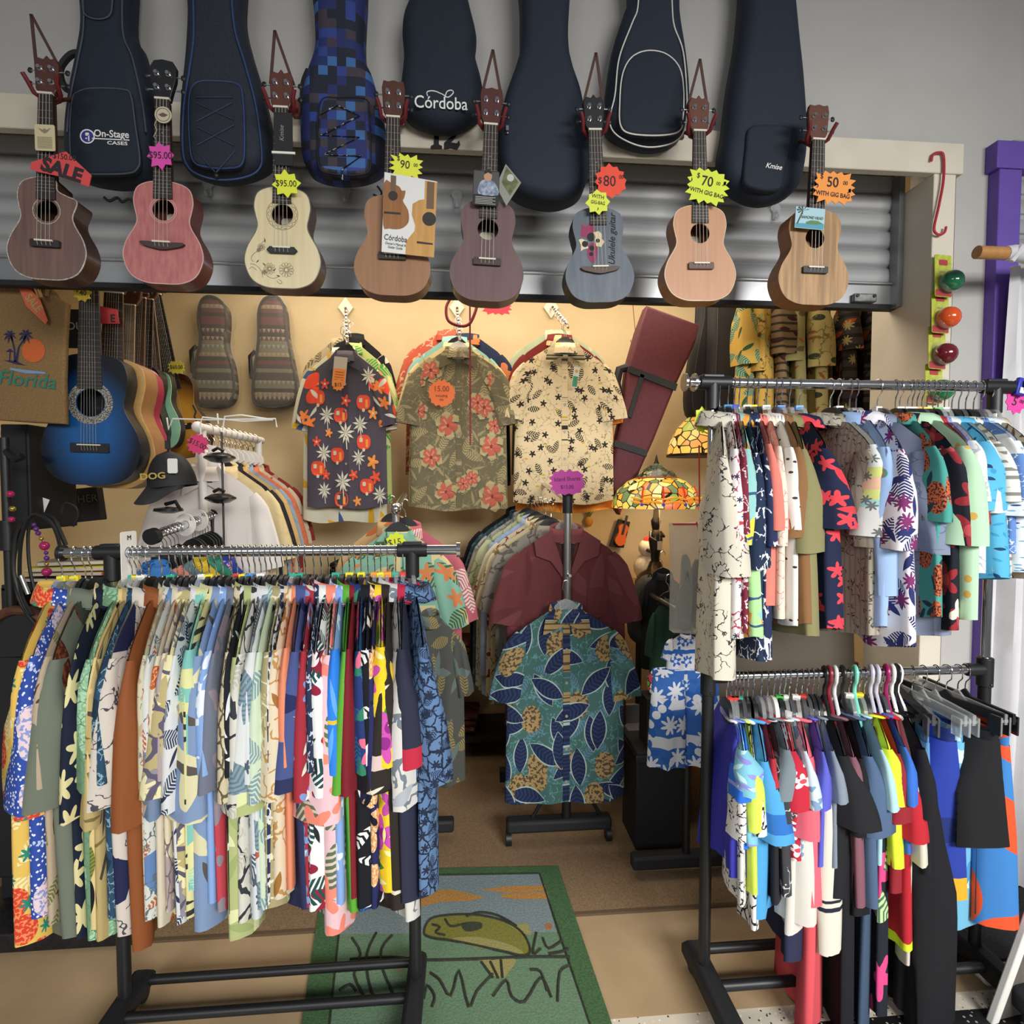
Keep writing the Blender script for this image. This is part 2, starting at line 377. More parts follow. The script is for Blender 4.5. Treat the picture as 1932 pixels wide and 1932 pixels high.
# black mat on the right hall floor
b = MB(); a = PZ(1700, 1800); c = PZ(1932, 1740); b.box((a.x + .75, (D + yt) / 2 + .08, .004), (1.5, .36, .008)); solo(b, 'floor_mat', noisy('17171a', '2a2a2d', 120, .9, bump=.4), 'black rubber mat lying under the white curtain', 'mat', bevel=.002)
# ================================================================== garments and hangers
GM = {}
def torso_fns(L, sw, hw, drop, neck, T0, T1, seed, A, scoop=.0, tail=.03):
    r = random.Random(seed); p1, p2, p3 = [r.uniform(0, 6.28) for _ in range(3)]; k1, k2 = r.uniform(.8, 1.3), r.uniform(1.7, 2.6)
    def half(t): return sw + (hw - sw) * min(1, t * 3.2) ** .8 + .012 * t
    def zt(u):
        a = abs(u)
        return -scoop * (1 - (a / neck) ** 2) if a < neck else -((a - neck) / max(.01, sw - neck)) * drop - (.03 * max(0, (a - sw * .8) / (sw * .2)) ** 2 if a > sw * .8 else 0)
    def P(u0, t):
        u = half(t) * u0; us = sw * u0
        z = zt(us) * (1 - t) + (-L + tail * abs(u0) ** 3 + .006 * sin(5 * u0 + p3)) * t
        return u, z
    def fold(u0, t): return A * t ** .7 * (sin(pi * 2 * k1 * u0 + p1) + .55 * sin(pi * 2 * k2 * u0 + p2 + t))
    def thick(u0, t):
        T = (T0 + (T1 - T0) * min(1, t * 1.6)) * (.12 + .88 * min(1, t * 7) ** .6); return T * max(0, 1 - abs(u0) ** 3.2) ** (1 / 2.4)
    return P, fold, thick
def torso(mb, fns, nu=14, nt=12, k=None):
    P, fold, thick = fns; rs = []
    us = [cos(pi * i / nu) for i in range(nu + 1)]
    loop = [(u, 1) for u in us] + [(u, -1) for u in us[::-1][1:]]
    for i in range(nt + 1):
        t = i / nt; ring = []
        for u0, s in loop:
            u, z = P(u0, t); ring.append((u, fold(u0, t) + s * thick(u0, t), z))
        rs.append(ring)
    return mb.sheet(rs[::-1], k)
def sleeve(mb, sgn, x0, z0, length, ang, rp0, rp1, rw, seed, n=14, nr=9, yoff=0, k=None):
    r = random.Random(seed); ph = r.uniform(0, 6.28); rs = []
    for i in range(nr + 1):
        t = i / nr; a = ang * (1 - .25 * t); rp = (rp0 + (rp1 - rp0) * t) * (.5 + .5 * min(1, t * 4) ** .7); w = rw * (.35 + .65 * min(1, t * 2.2)); d = length * t
        cx = sgn * (x0 + sin(a) * d); cz = z0 - cos(a) * d; ring = []
        for j in range(n + 1):
            q = 2 * pi * j / n + (0 if sgn > 0 else 0) + pi; e = rp * cos(q)
            ring.append((cx + sgn * cos(a) * e, yoff * t + w * sin(q) * (1 + .18 * sin(3 * q + ph + t * 4)) + .3 * w * sin(5 * e / rp0 + ph) * t, cz + sin(a) * e * 1.3 - (0 if t < 1 else .012 * cos(q))))
        rs.append(ring)
    return mb.sheet(rs[::-1], k, base=.37 * sgn)
def collar(mb, neck=.058, ry=.026, h=.03, n=20, fall=.035, k=None):
    rs = []
    for kx, ky, z in ((1, 1, -.022), (.95, .95, h * .6), (1.0, 1.1, h), (1.08, 1.35, h - fall * .7), (1.14, 1.5, h - fall - .012)):
        rs.append([(neck * kx * cos(2 * pi * j / n), ry * ky * sin(2 * pi * j / n), z - .022 * max(0, -sin(2 * pi * j / n)) - .012 * abs(cos(2 * pi * j / n)) ** 2) for j in range(n + 1)])
    return mb.sheet(rs, k, base=.9)
SPEC = {  # L, sw, hw, drop, neck, T0, T1, sleeve(len, ang, rp0, rp1, rw)
    'shirt': (.80, .200, .212, .125, .065, .012, .020, (.33, R(5), .064, .072, .025)),
    'tee':   (.72, .195, .205, .11, .07, .010, .016, (.26, R(9), .062, .068, .022)),
    'long':  (.78, .200, .210, .12, .07, .012, .018, (.58, R(2), .064, .052, .028)),
    'tank':  (.70, .140, .190, .03, .08, .009, .015, None),
}
def gmesh(kind, var, A=.011):
    key = (kind, var)
    if key in GM: return GM[key]
    L, sw, hw, drop, neck, T0, T1, sl = SPEC[kind]; out = {}
    fns = torso_fns(L, sw, hw, drop, neck, T0, T1, var * 7 + len(kind), A, scoop=.05 if kind == 'tank' else .012)
    mb = MB(); torso(mb, fns); out['body'] = [mb]
    if sl:
        out['sleeve'] = []
        for sg in (-1, 1):
            mb = MB(); sleeve(mb, sg, sw - .045, -drop - .005, sl[0] * (.84 + .26 * ((var * 37 + 11) % 7) / 6), *sl[1:], seed=var * 3 + sg, yoff=random.Random(var + sg).uniform(-.012, .012)); out['sleeve'].append(mb)
    if kind in ('shirt', 'long'):
        mb = MB(); collar(mb); out['collar'] = [mb]
    elif kind == 'tee':
        mb = MB(); mb.tube([(.074 * cos(a), .02 * sin(a), -.008 - .018 * max(0, -sin(a))) for a in [2 * pi * j / 20 for j in range(20)]], .007, 6, closed=True); out['neckband'] = [mb]
    res = {}
    for nm, l in out.items():
        res[nm] = []
        for mb in l:
            mb.arc = [1.45 * q for q in mb.arc] if hasattr(mb, 'arc') else None; o = mb.build(nm, WHT, angle=180, raw=mb.arc is not None); res[nm].append(o.data); bpy.data.objects.remove(o)
    GM[key] = res; return res
def dress(root, kind, var, mat, alt=None):
    for nm, l in gmesh(kind, var).items():
        for me in l:
            o = bpy.data.objects.new(nm, me); COL.objects.link(o); o.parent = root
            o.material_slots[0].link = 'OBJECT'; o.material_slots[0].material = (alt or {}).get(nm, mat)
def shorts_mesh(var, L=.46, w=.17):
    key = ('shorts', var, L)
    if key in GM: return GM[key]
    r = random.Random(var); me = {}
    mb = MB(); ph = r.uniform(0, 6)
    for sg in (-1, 1):
        rs = []
        for i in range(11):
            t = i / 10; cx = sg * (w * .5 + .01 * t); hw = w * (.5 + .10 * t); th = .016 + .022 * min(1, t * 2)
            rs.append([(cx + hw * cos(2 * pi * j / 18), th * sin(2 * pi * j / 18) + .01 * t * sin(7 * cos(2 * pi * j / 18) + ph), -.03 - (L - .03) * t) for j in range(19)])
        mb.sheet(rs[::-1], base=.4 * sg)
    me['leg_panel'] = mb
    wb = MB(); wb.sheet([[(w * 1.0 * cos(2 * pi * j / 32), (.016 + .003 * sin(16 * 2 * pi * j / 32)) * sin(2 * pi * j / 32), z) for j in range(33)] for z in (-.045, -.02, .005)]); me['waistband'] = wb
    GM[key] = {}
    for nm, mb in me.items():
        o = mb.build(nm, WHT, angle=180, raw=True); GM[key][nm] = [o.data]; bpy.data.objects.remove(o)
    return GM[key]
# hangers: origin on the rail's centre line, rail along local y, shoulders along local x
def hook_path(r=.018, z=-.07): return [(r * cos(R(a)), 0, r * sin(R(a))) for a in range(-40, 200, 20)] + [(-.014, 0, -.022), (-.003, 0, -.034), (0, 0, -.045), (0, 0, z)]
HM = {}
def hanger_meshes(rr):
    k = round(rr, 4)
    if k in HM: return HM[k]
    d = {}
    mb = MB(); mb.tube(hook_path(rr + .003), .0017, 6); d['hook'] = mb
    q = spline([(0, -.064), (.03, -.070), (.052, -.095), (.06, -.13), (.11, -.18), (.10, -.195), (.05, -.15), (0, -.135), (-.05, -.15), (-.10, -.195), (-.11, -.18), (-.06, -.13), (-.052, -.095), (-.03, -.070)], 3)
    mb = MB(); mb.prism(q, -.005, .005); d['shoulder_bar'] = mb
    mb = MB(); mb.box((0, 0, -.066), (.015, .02, .013)); d['size_clip'] = mb
    mb = MB(); mb.prism([(0, -.06), (.025, -.07), (.045, -.088), (.05, -.118), (.03, -.13), (-.03, -.13), (-.05, -.118), (-.045, -.088), (-.025, -.07)], -.004, .004); d['neck_bar'] = mb
    mb = MB(); mb.tube(hook_path(rr + .006, -.06), .0052, 8); d['plastic_hook'] = mb
    pts = [(0, 0, -.06), (.035, 0, -.095), (.06, 0, -.135), (.115, 0, -.2), (.10, 0, -.212), (-.10, 0, -.212), (-.115, 0, -.2), (-.06, 0, -.135), (-.035, 0, -.095)]
    mb = MB(); mb.tube(pts, .0052, 8, closed=True); d['tube_frame'] = mb
    mb = MB(); mb.box((0, 0, -.085), (.30, .008, .028)); mb.prism([(-.03, -.08), (0, -.055), (.03, -.08)], -.003, .003); d['clip_bar'] = mb
    mb = MB()
    mb.box((0, -.012, -.105), (.03, .005, .05)); mb.box((0, .012, -.105), (.03, .005, .05)); mb.box((0, 0, -.09), (.026, .02, .008)); d['clip'] = mb
    HM[k] = {}
    for nm, mb in d.items():
        o = mb.build(nm, WHT, bevel=0); HM[k][nm] = o.data; bpy.data.objects.remove(o)
    return HM[k]
def mput(root, name, me, mat, loc=(0, 0, 0), rot=(0, 0, 0)):
    o = bpy.data.objects.new(name, me); COL.objects.link(o); o.parent = root; o.location = loc; o.rotation_euler = rot
    o.material_slots[0].link = 'OBJECT'; o.material_slots[0].material = mat; return o
CLIPC = {'y': 'f0e02a', 't': '2fa88e', 'w': 'f1efe8', 'r': 'd8382c', 'b': '3f8fd0', 'o': 'f39a2c', 'g': '3fae48', 'B': '2b45c8', '-': None}
def hanger(label, loc, rot, kind='black', clip='-', rr=.0125, group=None, bar='shoulder_bar'):
    d = hanger_meshes(rr); h = thing('clothes_hanger', label, 'hanger', loc, rot, group)
    if kind in ('black', 'clear', 'smoke', 'white'):
        mput(h, 'hook', d['hook'], CHROME)
        mput(h, bar, d[bar], {'black': BLK, 'clear': CLEAR, 'smoke': SMOKE, 'white': WHT}[kind])
        if CLIPC[clip]: mput(h, 'size_clip', d['size_clip'], flatm(CLIPC[clip], .4))
    elif kind.startswith('clip'):
        c = {'k': BLK, 'c': CLEAR, 's': SMOKE}[kind[4]]
        mput(h, 'hook', d['hook'], CHROME); mput(h, 'clip_bar', d['clip_bar'], c)
        for s in (-1, 1): mput(h, 'clip', d['clip'], c, (s * .135, 0, 0))
    else:
        m = flatm(kind, .35); mput(h, 'hook', d['plastic_hook'], m); mput(h, 'tube_frame', d['tube_frame'], m)
    return h
def rack_item(rail, px, fabric, label, cat, kind='shirt', name=None, L=1., W=1., T=1., yaw=0, lean=0, hk='black', clip='-', group=None, alt=None, dz=-.100, hl=None, hgroup=None, dy=0, var=None):
    """a garment on its hanger at pixel column px of a rail (end points A, B)"""
    A, B, rr, y, idx = rail['A'], rail['B'], rail['r'], rail['y'], rail['n']; rail['n'] += 1
    p0 = PY(px, rail['py'], y); f = (p0.x - A.x) / (B.x - A.x); p = A.lerp(B, f)
    rnd = random.Random(idx * 31 + int(px)); rz = R(90) + yaw + rail['yaw'] + rnd.uniform(-.05, .05)
    hanger(hl or label_h(hk, clip, label), p, (0, 0, rz), hk, clip, rr, rail['hgroup'])
    name = name or {'shirt': 'aloha_shirt', 'tee': 't_shirt', 'long': 'long_sleeved_shirt', 'tank': 'tank_top', 'shorts': 'shorts'}[kind]
    q = Vector((p.x, p.y + dy, p.z + (dz - .03 if kind == 'shorts' else dz)))
    o = thing(name, label, cat, q, (lean, 0, rz), group or rail['group'], (W, T, L))
    if kind == 'shorts':
        for nm, l in shorts_mesh(idx % 4).items(): mput(o, nm, l[0], (alt or {}).get(nm, fabric))
    else: dress(o, kind, var if var is not None else idx % 6, fabric, alt)
    return o
def label_h(hk, clip, label):
    k = {'black': 'black hanger', 'clear': 'clear hanger', 'smoke': 'grey translucent hanger', 'white': 'white hanger', 'clipk': 'black clip hanger', 'clipc': 'clear clip hanger', 'clips': 'grey clip hanger'}.get(hk, TUBEC.get(hk, 'plastic hanger'))
    c = {'y': ' with yellow size clip', 't': ' with teal size clip', 'w': ' with white size clip', 'r': ' with red size clip', 'b': ' with blue size clip', 'o': ' with orange size clip', 'g': ' with green size clip', 'B': ' with dark blue size clip', '-': ''}[clip]
    w = label.split(',')[0].split(' ')
    r = k + c + ' holding ' + ' '.join(w)
    return r if len(r.split()) <= 16 else k + ' holding ' + ' '.join(w[:12])
TUBEC = {'8a2433': 'dark red tube hanger', 'dfdfe2': 'pale grey tube hanger', '7fdcc4': 'mint green tube hanger', 'c9c8d4': 'translucent grey tube hanger', 'a02060': 'magenta tube hanger', '1c1c1e': 'black tube hanger', 'f2f1ee': 'white tube hanger'}
# ------------------------------------------------------------------ rolling racks
def caster(mb, c, r=.021):
    mb.cyl((c[0] - .011, c[1], r), (c[0] + .011, c[1], r), r, 16, 0); mb.lathe([(.011, r + .004), (.013, r * 2), (.011, r * 2 + .014)], 10, 0, (c[0], c[1], 0))
def foot(parent, x, y0, y1, h=.055, wd=.05):
    mb = MB(); z0, z1 = .034, .034 + h
    out = [(y0, z0), (y0 + .0, z0 + h * .5), (y0 + .03, z1), (y1 - .03, z1), (y1, z0 + h * .5), (y1, z0)]
    n = len(out); mb.add([(x - wd / 2, a, b) for a, b in out] + [(x + wd / 2, a, b) for a, b in out], [tuple(range(n)), tuple(range(2 * n - 1, n - 1, -1))] + [(j, (j + 1) % n, n + (j + 1) % n, n + j) for j in range(n)])
    f = mb.build('foot', BLKM, parent, bevel=.012)
    for yy in (y0 + .035, y1 - .035):
        w = MB(); caster(w, (x, yy, 0)); w.build('caster', BLK, f)
    return f
yL = 1.52; yR = 1.49
lz = (PY(150, 1042, yL).z + PY(850, 1038, yL).z) / 2
lA, lB = PY(118, 1042, yL), PY(864, 1038, yL); lA.z = lB.z = lz
LR = thing('rolling_rack', 'chrome and black garment rack in the left foreground, packed with printed shirts', 'garment rack', (lA.x, yL, 0))
lx1, lx2 = PY(236, 1880, yL).x, PY(784, 1860, yL).x
def rel(root, mb): mb.M = Matrix.Translation(-root.location); return mb
m = rel(LR, MB()); m.cyl(lA, lB, .0135, 20); m.build('top_rail', CHROME, LR)
for x, lab in ((lx1, 'l'), (lx2, 'r')):
    m = rel(LR, MB()); m.cyl((x, yL, .55), (x, yL, lz), .0115, 16); m.build('upper_post', CHROME, LR)
    m = rel(LR, MB()); m.cyl((x, yL, .09), (x, yL, .62), .0165, 16); m.build('lower_post', BLK, LR)
    m = rel(LR, MB()); m.cyl((x - .04, yL, lz), (x + .04, yL, lz), .019, 18); m.cyl((x, yL, lz), (x, yL, lz - .075), .0185, 18); m.box((x, yL, lz + .017), (.05, .022, .012)); m.build('tee_joint', BLK, LR, bevel=.003)
m = rel(LR, MB()); m.cyl((lA.x - .006, yL, lz), (lA.x + .004, yL, lz), .021, 20); m.build('end_cap', BLK, LR)
m = rel(LR, MB()); m.cyl((lB.x - .004, yL, lz), (lB.x + .006, yL, lz), .021, 20); m.build('end_cap', CHROME, LR)
rel_feet = bpy.data.objects  # feet are built at the rack's own origin
for x in (lx1, lx2):
    f = foot(LR, x - LR.location.x, -.34, .11)
for yy, zz in ((.075, .062), (-.04, .062)):
    m = MB(); m.cyl((lx1 - LR.location.x, yy, zz), (lx2 - LR.location.x, yy, zz), .0125, 14); m.build('base_bar', BLK, LR)
# right rack, two rails
uz = (PY(1345, 722, yR).z + PY(1890, 731, yR).z) / 2; uA, uB = PY(1300, 721, yR), PY(1925, 732, yR); uA.z = uB.z = uz
dzr = (PY(1380, 1274, yR).z + PY(1850, 1264, yR).z) / 2
RR = thing('rolling_rack', 'two tier chrome and black garment rack on the right, shirts above and tops below', 'garment rack', (uA.x, yR, 0))
rx1, rx2 = PY(1330, 1700, yR).x, PY(1858, 1268, yR).x; xo = RR.location.x
m = rel(RR, MB()); m.cyl(uA, uB, .0135, 20); m.build('top_rail', CHROME, RR)
m = rel(RR, MB()); m.cyl((rx1, yR, dzr), (rx2, yR, dzr), .0125, 20); m.build('lower_rail', CHROME, RR)
for i, x in enumerate((rx1, rx2)):
    m = rel(RR, MB()); m.cyl((x, yR, .8), (x, yR, uz), .0115, 16); m.build('upper_post', CHROME, RR)
    m = rel(RR, MB()); m.cyl((x, yR, .09), (x, yR, dzr + .02), .0165, 16); m.build('lower_post', BLK, RR)
    m = rel(RR, MB()); m.cyl((x - .04, yR, uz), (x + .05, yR, uz), .019, 18); m.cyl((x, yR, uz), (x, yR, uz - .075), .0185, 18); m.box((x, yR, uz + .017), (.06, .022, .012)); m.build('tee_joint', BLK, RR, bevel=.003)
    m = rel(RR, MB()); m.cyl((x, yR, dzr + .035), (x, yR, dzr - .05), .021, 18); s = 1 if i == 0 else -1; m.cyl((x, yR, dzr), (x + s * .06, yR, dzr), .0185, 18); m.ball((x, yR - .021, dzr - .04), .004, 8); m.build('tee_joint', BLK, RR, bevel=.003)
m = rel(RR, MB())
for dx in (-.012, .014): m.cyl((uA.x + dx - .003, yR, uz), (uA.x + dx + .003, yR, uz), .024, 22)
m.build('end_cap', CHROME, RR)
m = rel(RR, MB()); m.cyl((uB.x - .01, yR, uz), (uB.x + .012, yR, uz), .023, 20); m.build('end_cap', BLK, RR)
for x in (rx1, rx2): foot(RR, x - xo, -.34, .11, .06, .055)
for yy in (.075, -.05):
    m = MB(); m.cyl((rx1 - xo, yy, .068), (rx2 - xo, yy, .068), .014, 14); m.build('base_bar', BLK, RR)
RAIL_L = dict(A=lA, B=lB, r=.0135, y=yL, py=1040, n=0, yaw=.12, group='aloha shirts on the left rack', hgroup='hangers on the left rack')
RAIL_U = dict(A=uA, B=uB, r=.0135, y=yR, py=726, n=0, yaw=-.32, group='shirts on the upper rail of the right rack', hgroup='hangers on the upper right rail')
RAIL_D = dict(A=Vector((rx1, yR, dzr)), B=Vector((rx2, yR, dzr)), r=.0125, y=yR, py=1270, n=0, yaw=-.33, group='clothes on the lower rail of the right rack', hgroup='hangers on the lower right rail')
# ================================================================== the three rails: pixel column, fabric, label, shape
S = 'shirt'
def LSH(px, lab, fab, L=.98, T=1., hk='black', clip='-', W=1., **k):
    rack_item(RAIL_L, px, fab, lab, 'shirt', k.pop('kind', 'shirt'), L=L * .96, T=T, hk=hk, clip=clip, W=W, **k)
LSH(116, 'yellow shirt with red pineapples and white ferns, leftmost on the rack', cloth('e9c360', ('frond', 10.15, 'f3e6b0', .5, .4), ('ell', 9.425, 'd8432e', .26, .8, 'ee8a5a'), ('bloom', 11.6, '2f8a74', .2, 7)), 1.05, 1.7, 'clear', 'y', W=.95)
LSH(140, 'royal blue shirt with white specks and pale pink shells', cloth('3350a8', ('dots', 70, 'e9edf8', .2), ('ell', 7.25, 'e6cfd6', .26, .8, '8b9bd0'), ('frond', 8.7, 'b9c7ec', .2, .3)), .95, 1.5, 'clear', 'y')
LSH(160, 'beige shirt printed with brown palms, between blue and olive shirts', cloth('b7a58d', ('frond', 10.15, '6d7340', .45, .35), ('leaf', 11.6, '5b3a2c', .35, .2)), .97, .9)
LSH(172, 'plain olive grey shirt with dark brown barrels near the left post', cloth('6f7769', ('ell', 6.09, '4a2318', .2, .55, '7b3d22'), ('cells', 13.05, '454b42', .96)), 1.03, 1.9)
LSH(205, 'navy shirt with cream flowers hanging beside the left post', cloth('1a2236', ('bloom', 8.7, 'd9cf9a', .34, 6)), 1.03, .8)
LSH(238, 'sage green shirt with pale pineapple print', cloth('6d9273', ('ell', 7.25, 'a8cfae', .36, .7, '86b18c'), ('frond', 8.7, '8fbb97', .42, .4), ('lines', 31.9, '57805f', .03)), 1.04, 1.7, 'clear', 't', alt=None)
LSH(248, 'cream and olive leaf shirt with black patches', cloth('d9c48a', ('frond', 10.15, '7f8a3c', .5, .45, '5c6530'), ('leaf', 8.7, '17161a', .36, .3)), 1.0, .8, 'clear', 't')
LSH(257, 'khaki shirt with dark bamboo leaves', cloth('b6a26d', ('leaf', 8.7, '45433f', .5, .1), ('leaf', 11.6, '77693d', .4, .12)), 1.03, 1.0, 'clear', 'y')
LSH(266, 'dark teal blue batik shirt', cloth('2b4a63', ('sketch', 31.9, '86a7b8', .1), ('blotch', 17.4, '1d3247', .55)), .96, 1.1, 'clear', 'w')
LSH(280, 'white shirt with navy kites and pen drawings', cloth('cfc7bc', ('sketch', 17.4, '4a4650', .05), ('cells', 8.7, '22264a', .88)), 1.03, 1.5)
LSH(305, 'plain rust brown suede shirt', cloth('8a4f2a', rough=.7), 1.08, 1.35)
LSH(322, 'cream shirt with fine sketched flowers behind the rust shirt', cloth('c9c2a6', ('sketch', 20.3, '7c7468', .05), ('bloom', 11.6, 'b6a184', .3, 5)), .98, .8, 'black', 't')
LSH(334, 'cream shirt with blue seascape photo panels', cloth('cdd0cb', ('cells', 8.7, '5f7fae', .72), ('frond', 8.7, 'b0643c', .34, .35), ('sketch', 14.5, '5f6b6f', .05)), .98, 1.0)
LSH(346, 'cream shirt with orange fish and boats', cloth('d2c9b4', ('ell', 8.7, 'b0532a', .28, 1.3, 'd9a070'), ('cells', 10.15, '6f83a0', .85)), 1.0, .9)
LSH(357, 'mauve and cream patchwork shirt', cloth('a99a98', ('cells', 13.05, 'd5cab0', .5), ('lines', 13.05, '6f6468', .04)), .95, .8)
LSH(368, 'khaki block print shirt with fish and flowers', cloth('b5a878', ('cells', 10.88, '8c8892', .6), ('bloom', 10.88, 'ddd6a8', .36, 8), ('lines', 10.88, '5c566a', .05)), .98, 2.0, 'black', '-')
LSH(381, 'white shirt with navy zebra leaves', cloth('d3d5d6', ('frond', 11.6, '2f3b55', .52, .5), ('leaf', 14.5, '2a3550', .4, .2)), 1.0, .9, 'clear', 'w')
LSH(394, 'aqua and pale yellow leaf shirt', cloth('7fc0b4', ('leaf', 8.7, 'd8d79a', .52, .4), ('frond', 11.6, 'a6d3b6', .4, .4)), .90, 1.5, 'black', 'y')
LSH(407, 'pale yellow shirt with black zebra stripes', cloth('d7d29a', ('stripe', 34, '35342f', .45, 'z'), ('blotch', 10.15, 'd7d29a', .52)), .98, .8)
LSH(420, 'grey blue shirt with big cream leaves', cloth('7d93b5', ('leaf', 6.09, 'd2cda6', .46, .3), ('leaf', 8.7, '55504a', .4, .25)), 1.02, 1.9)
LSH(436, 'sky blue shirt with white clouds', cloth('86a8dc', ('blotch', 13.05, 'dfe7f3', .56)), .93, 1.0)
LSH(447, 'grey shirt with red tie dye lower half', cloth('6d7484', ('band', -.95, 'b9434f', -.5), ('blotch', 8.7, '8b7f8a', .56)), .97, .9, 'black', 'r')
LSH(458, 'cream and brown lattice shirt', cloth('c8bd9c', ('lines', 24.65, '5e5340', .09)), .96, .9, 'black', 'y')
LSH(470, 'black shirt with white leaves near the rack centre', cloth('1a1e26', ('leaf', 11.6, 'd9dadb', .42, .2)), .98, .8, 'black', 'b')
LSH(481, 'pale lime shirt with soft leaf print', cloth('abb57c', ('leaf', 8.7, 'd3d8a6', .46, .3), ('leaf', 10.15, '98a56a', .4, .25)), 1.06, 1.7)
LSH(492, 'off white shirt with bold black ink leaves', cloth('cfcdc2', ('lines', 11.6, '33363c', .07, 1.2), ('frond', 8.7, 'b7b5a8', .4, .4)), 1.0, 1.1, 'black', 'w')
LSH(502, 'white shirt with dark slate monstera leaves', cloth('cfd3d6', ('frond', 7.975, '4b5966', .5, .55), ('bloom', 11.6, '4b5966', .2, 5)), .99, 1.1)
LSH(512, 'white shirt with grey blue palms and red flowers', cloth('d3d6d6', ('frond', 7.975, '7f949f', .54, .45, '5f7885'), ('leaf', 8.7, 'b05a4c', .3, .3)), .97, 1.6)
LSH(522, 'mint edged shirt with grey blue fronds', cloth('c6d6bd', ('frond', 8.7, '7d98a3', .52, .5)), .97, .9)
LSH(533, 'tan khaki shirt with white line leaves', cloth('a49a72', ('lines', 18.85, 'd8d2b0', .06, 1.), ('frond', 10.15, 'bdb48a', .4, .4)), .97, 1.5, 'black', '-')
LSH(543, 'navy and white striped print shirt', cloth('2a3350', ('sketch', 15.95, 'd9d9d2', .16), ('stripe', 20, 'c5c9cf', .2, 'z')), .95, .8)
LSH(553, 'ivory shirt with golden sailing boats', cloth('d8cbb0', ('sketch', 11.6, 'b58b52', .07), ('leaf', 7.25, '9a6a35', .26, .3)), .93, 1.4, 'clear', 't')
LSH(564, 'coral orange shirt, mostly hidden by its neighbours', cloth('e08a68'), .9, .8, 'black', 't')
LSH(576, 'slate blue shirt with leaping marlin print', cloth('475488', ('ell', 5.22, '232b57', .3, 2.2), ('leaf', 5.8, 'c8b9a0', .28, .12), ('band', -.9, '2a3055', -.42)), .98, 1.7)
LSH(592, 'red shirt with blue and white hibiscus', cloth('9f2f3c', ('bloom', 10.15, '7c8fc0', .36, 5, 'dfe3ea'), ('leaf', 11.6, 'd8d9c8', .3, .3)), .97, 1.1)
LSH(606, 'dark navy shirt with small white print', cloth('26304a', ('sketch', 23.2, 'b9c3d0', .12)), .97, .8, 'black', '-')
LSH(620, 'white shirt with burgundy orchids and dark green palms', cloth('e3e5e4', ('bloom', 7.25, '8a2138', .40, 5, 'e9d9da'), ('frond', 7.25, '1f4a48', .5, .5), ('leaf', 11.6, '23262c', .3, .2)), .98, 1.7, 'black', '-')
LSH(633, 'pale pink shirt with coral flowers and long olive palm leaves', cloth('e3bcc4', ('frond', 5.8, '5e6a52', .54, .42, 'cdbfae'), ('bloom', 7.25, 'e98672', .34, 5)), 1.06, 2.0, 'black', 't')
LSH(646, 'light blue hibiscus shirt with bright blue sleeve', cloth('86a6de', ('bloom', 10.15, 'dbe5f6', .36, 5)), .96, 1.1, 'black', '-', alt={'sleeve': cloth('2f7fe0', ('leaf', 7.25, '5fa3ee', .4, .15), ('band', -.3, 'e0b83a', -.29))})
LSH(659, 'plain bright green shirt', cloth('5aa234', rough=.6), 1.0, 1.1, 'black', 'y')
LSH(669, 'dark red shirt, next to the bright green one', cloth('7a1f2a'), .95, .9)
LSH(681, 'navy tropical shirt with green leaves and pink flowers', cloth('24376e', ('leaf', 8.7, '2f7a5e', .5, .3), ('frond', 10.15, '2b5f8a', .45, .4), ('bloom', 6.09, 'd86a86', .28, 5)), 1.0, 1.3, 'black', 'y')
LSH(694, 'black shirt with large white lilies', cloth('16181f', ('leaf', 7.25, 'e6e8e4', .46, .26), ('frond', 7.25, 'd5d8d6', .34, .3)), .98, 2.0, 'smoke', '-')
LSH(707, 'navy shirt with orange island scenes', cloth('252a5a', ('ell', 8.7, 'd39a6a', .3, 1.2, 'f0d0a0'), ('leaf', 8.7, '15182b', .3, .3)), .98, .9, 'clear', 'o')
LSH(718, 'yellow shirt with magenta orchids and green leaves', cloth('e9c92c', ('leaf', 8.7, '3f7a2e', .42, .3), ('bloom', 7.975, 'c24fa8', .4, 5, '8a2a80'), ('leaf', 13.05, 'f4e9a0', .3, .3)), .93, 1.5, 'clear', 'y')
LSH(731, 'dark brown shirt with cream feather border', cloth('2c2622', ('leaf', 8.7, 'd3cdbb', .22, .2), ('band', -.40, 'cfb9b4', -.365)), 1.0, 1.7, 'clear', 'o')
LSH(746, 'white seersucker shirt with grey eagles and red stripes', cloth('cfcdc8', ('sketch', 10.15, '6f7983', .1), ('leaf', 8.7, 'a5abb2', .34, .4), ('cells', 7.25, 'b55a5c', .95)), 1.04, 1.5, 'clear', 't')
LSH(760, 'navy polo shirt with red cuffs', cloth('2b2d40', ('stripe', 90, '2b2d40', .4, 'z')), .98, 1.6, 'clear', 'r', alt={'collar': cloth('b12a45'), 'sleeve': cloth('2b2d40', ('band', -.46, 'b52a40', -.36))}, name='polo_shirt')
LSH(777, 'slate blue starburst batik shirt at the right end of the left rack', cloth('5a789f', ('lines', 30, '1d2638', .07), ('frond', 20, '27324c', .5, .45), ('bloom', 24, '20293d', .3, 7)), .96, 1.7, 'clear', 'y', yaw=.16)

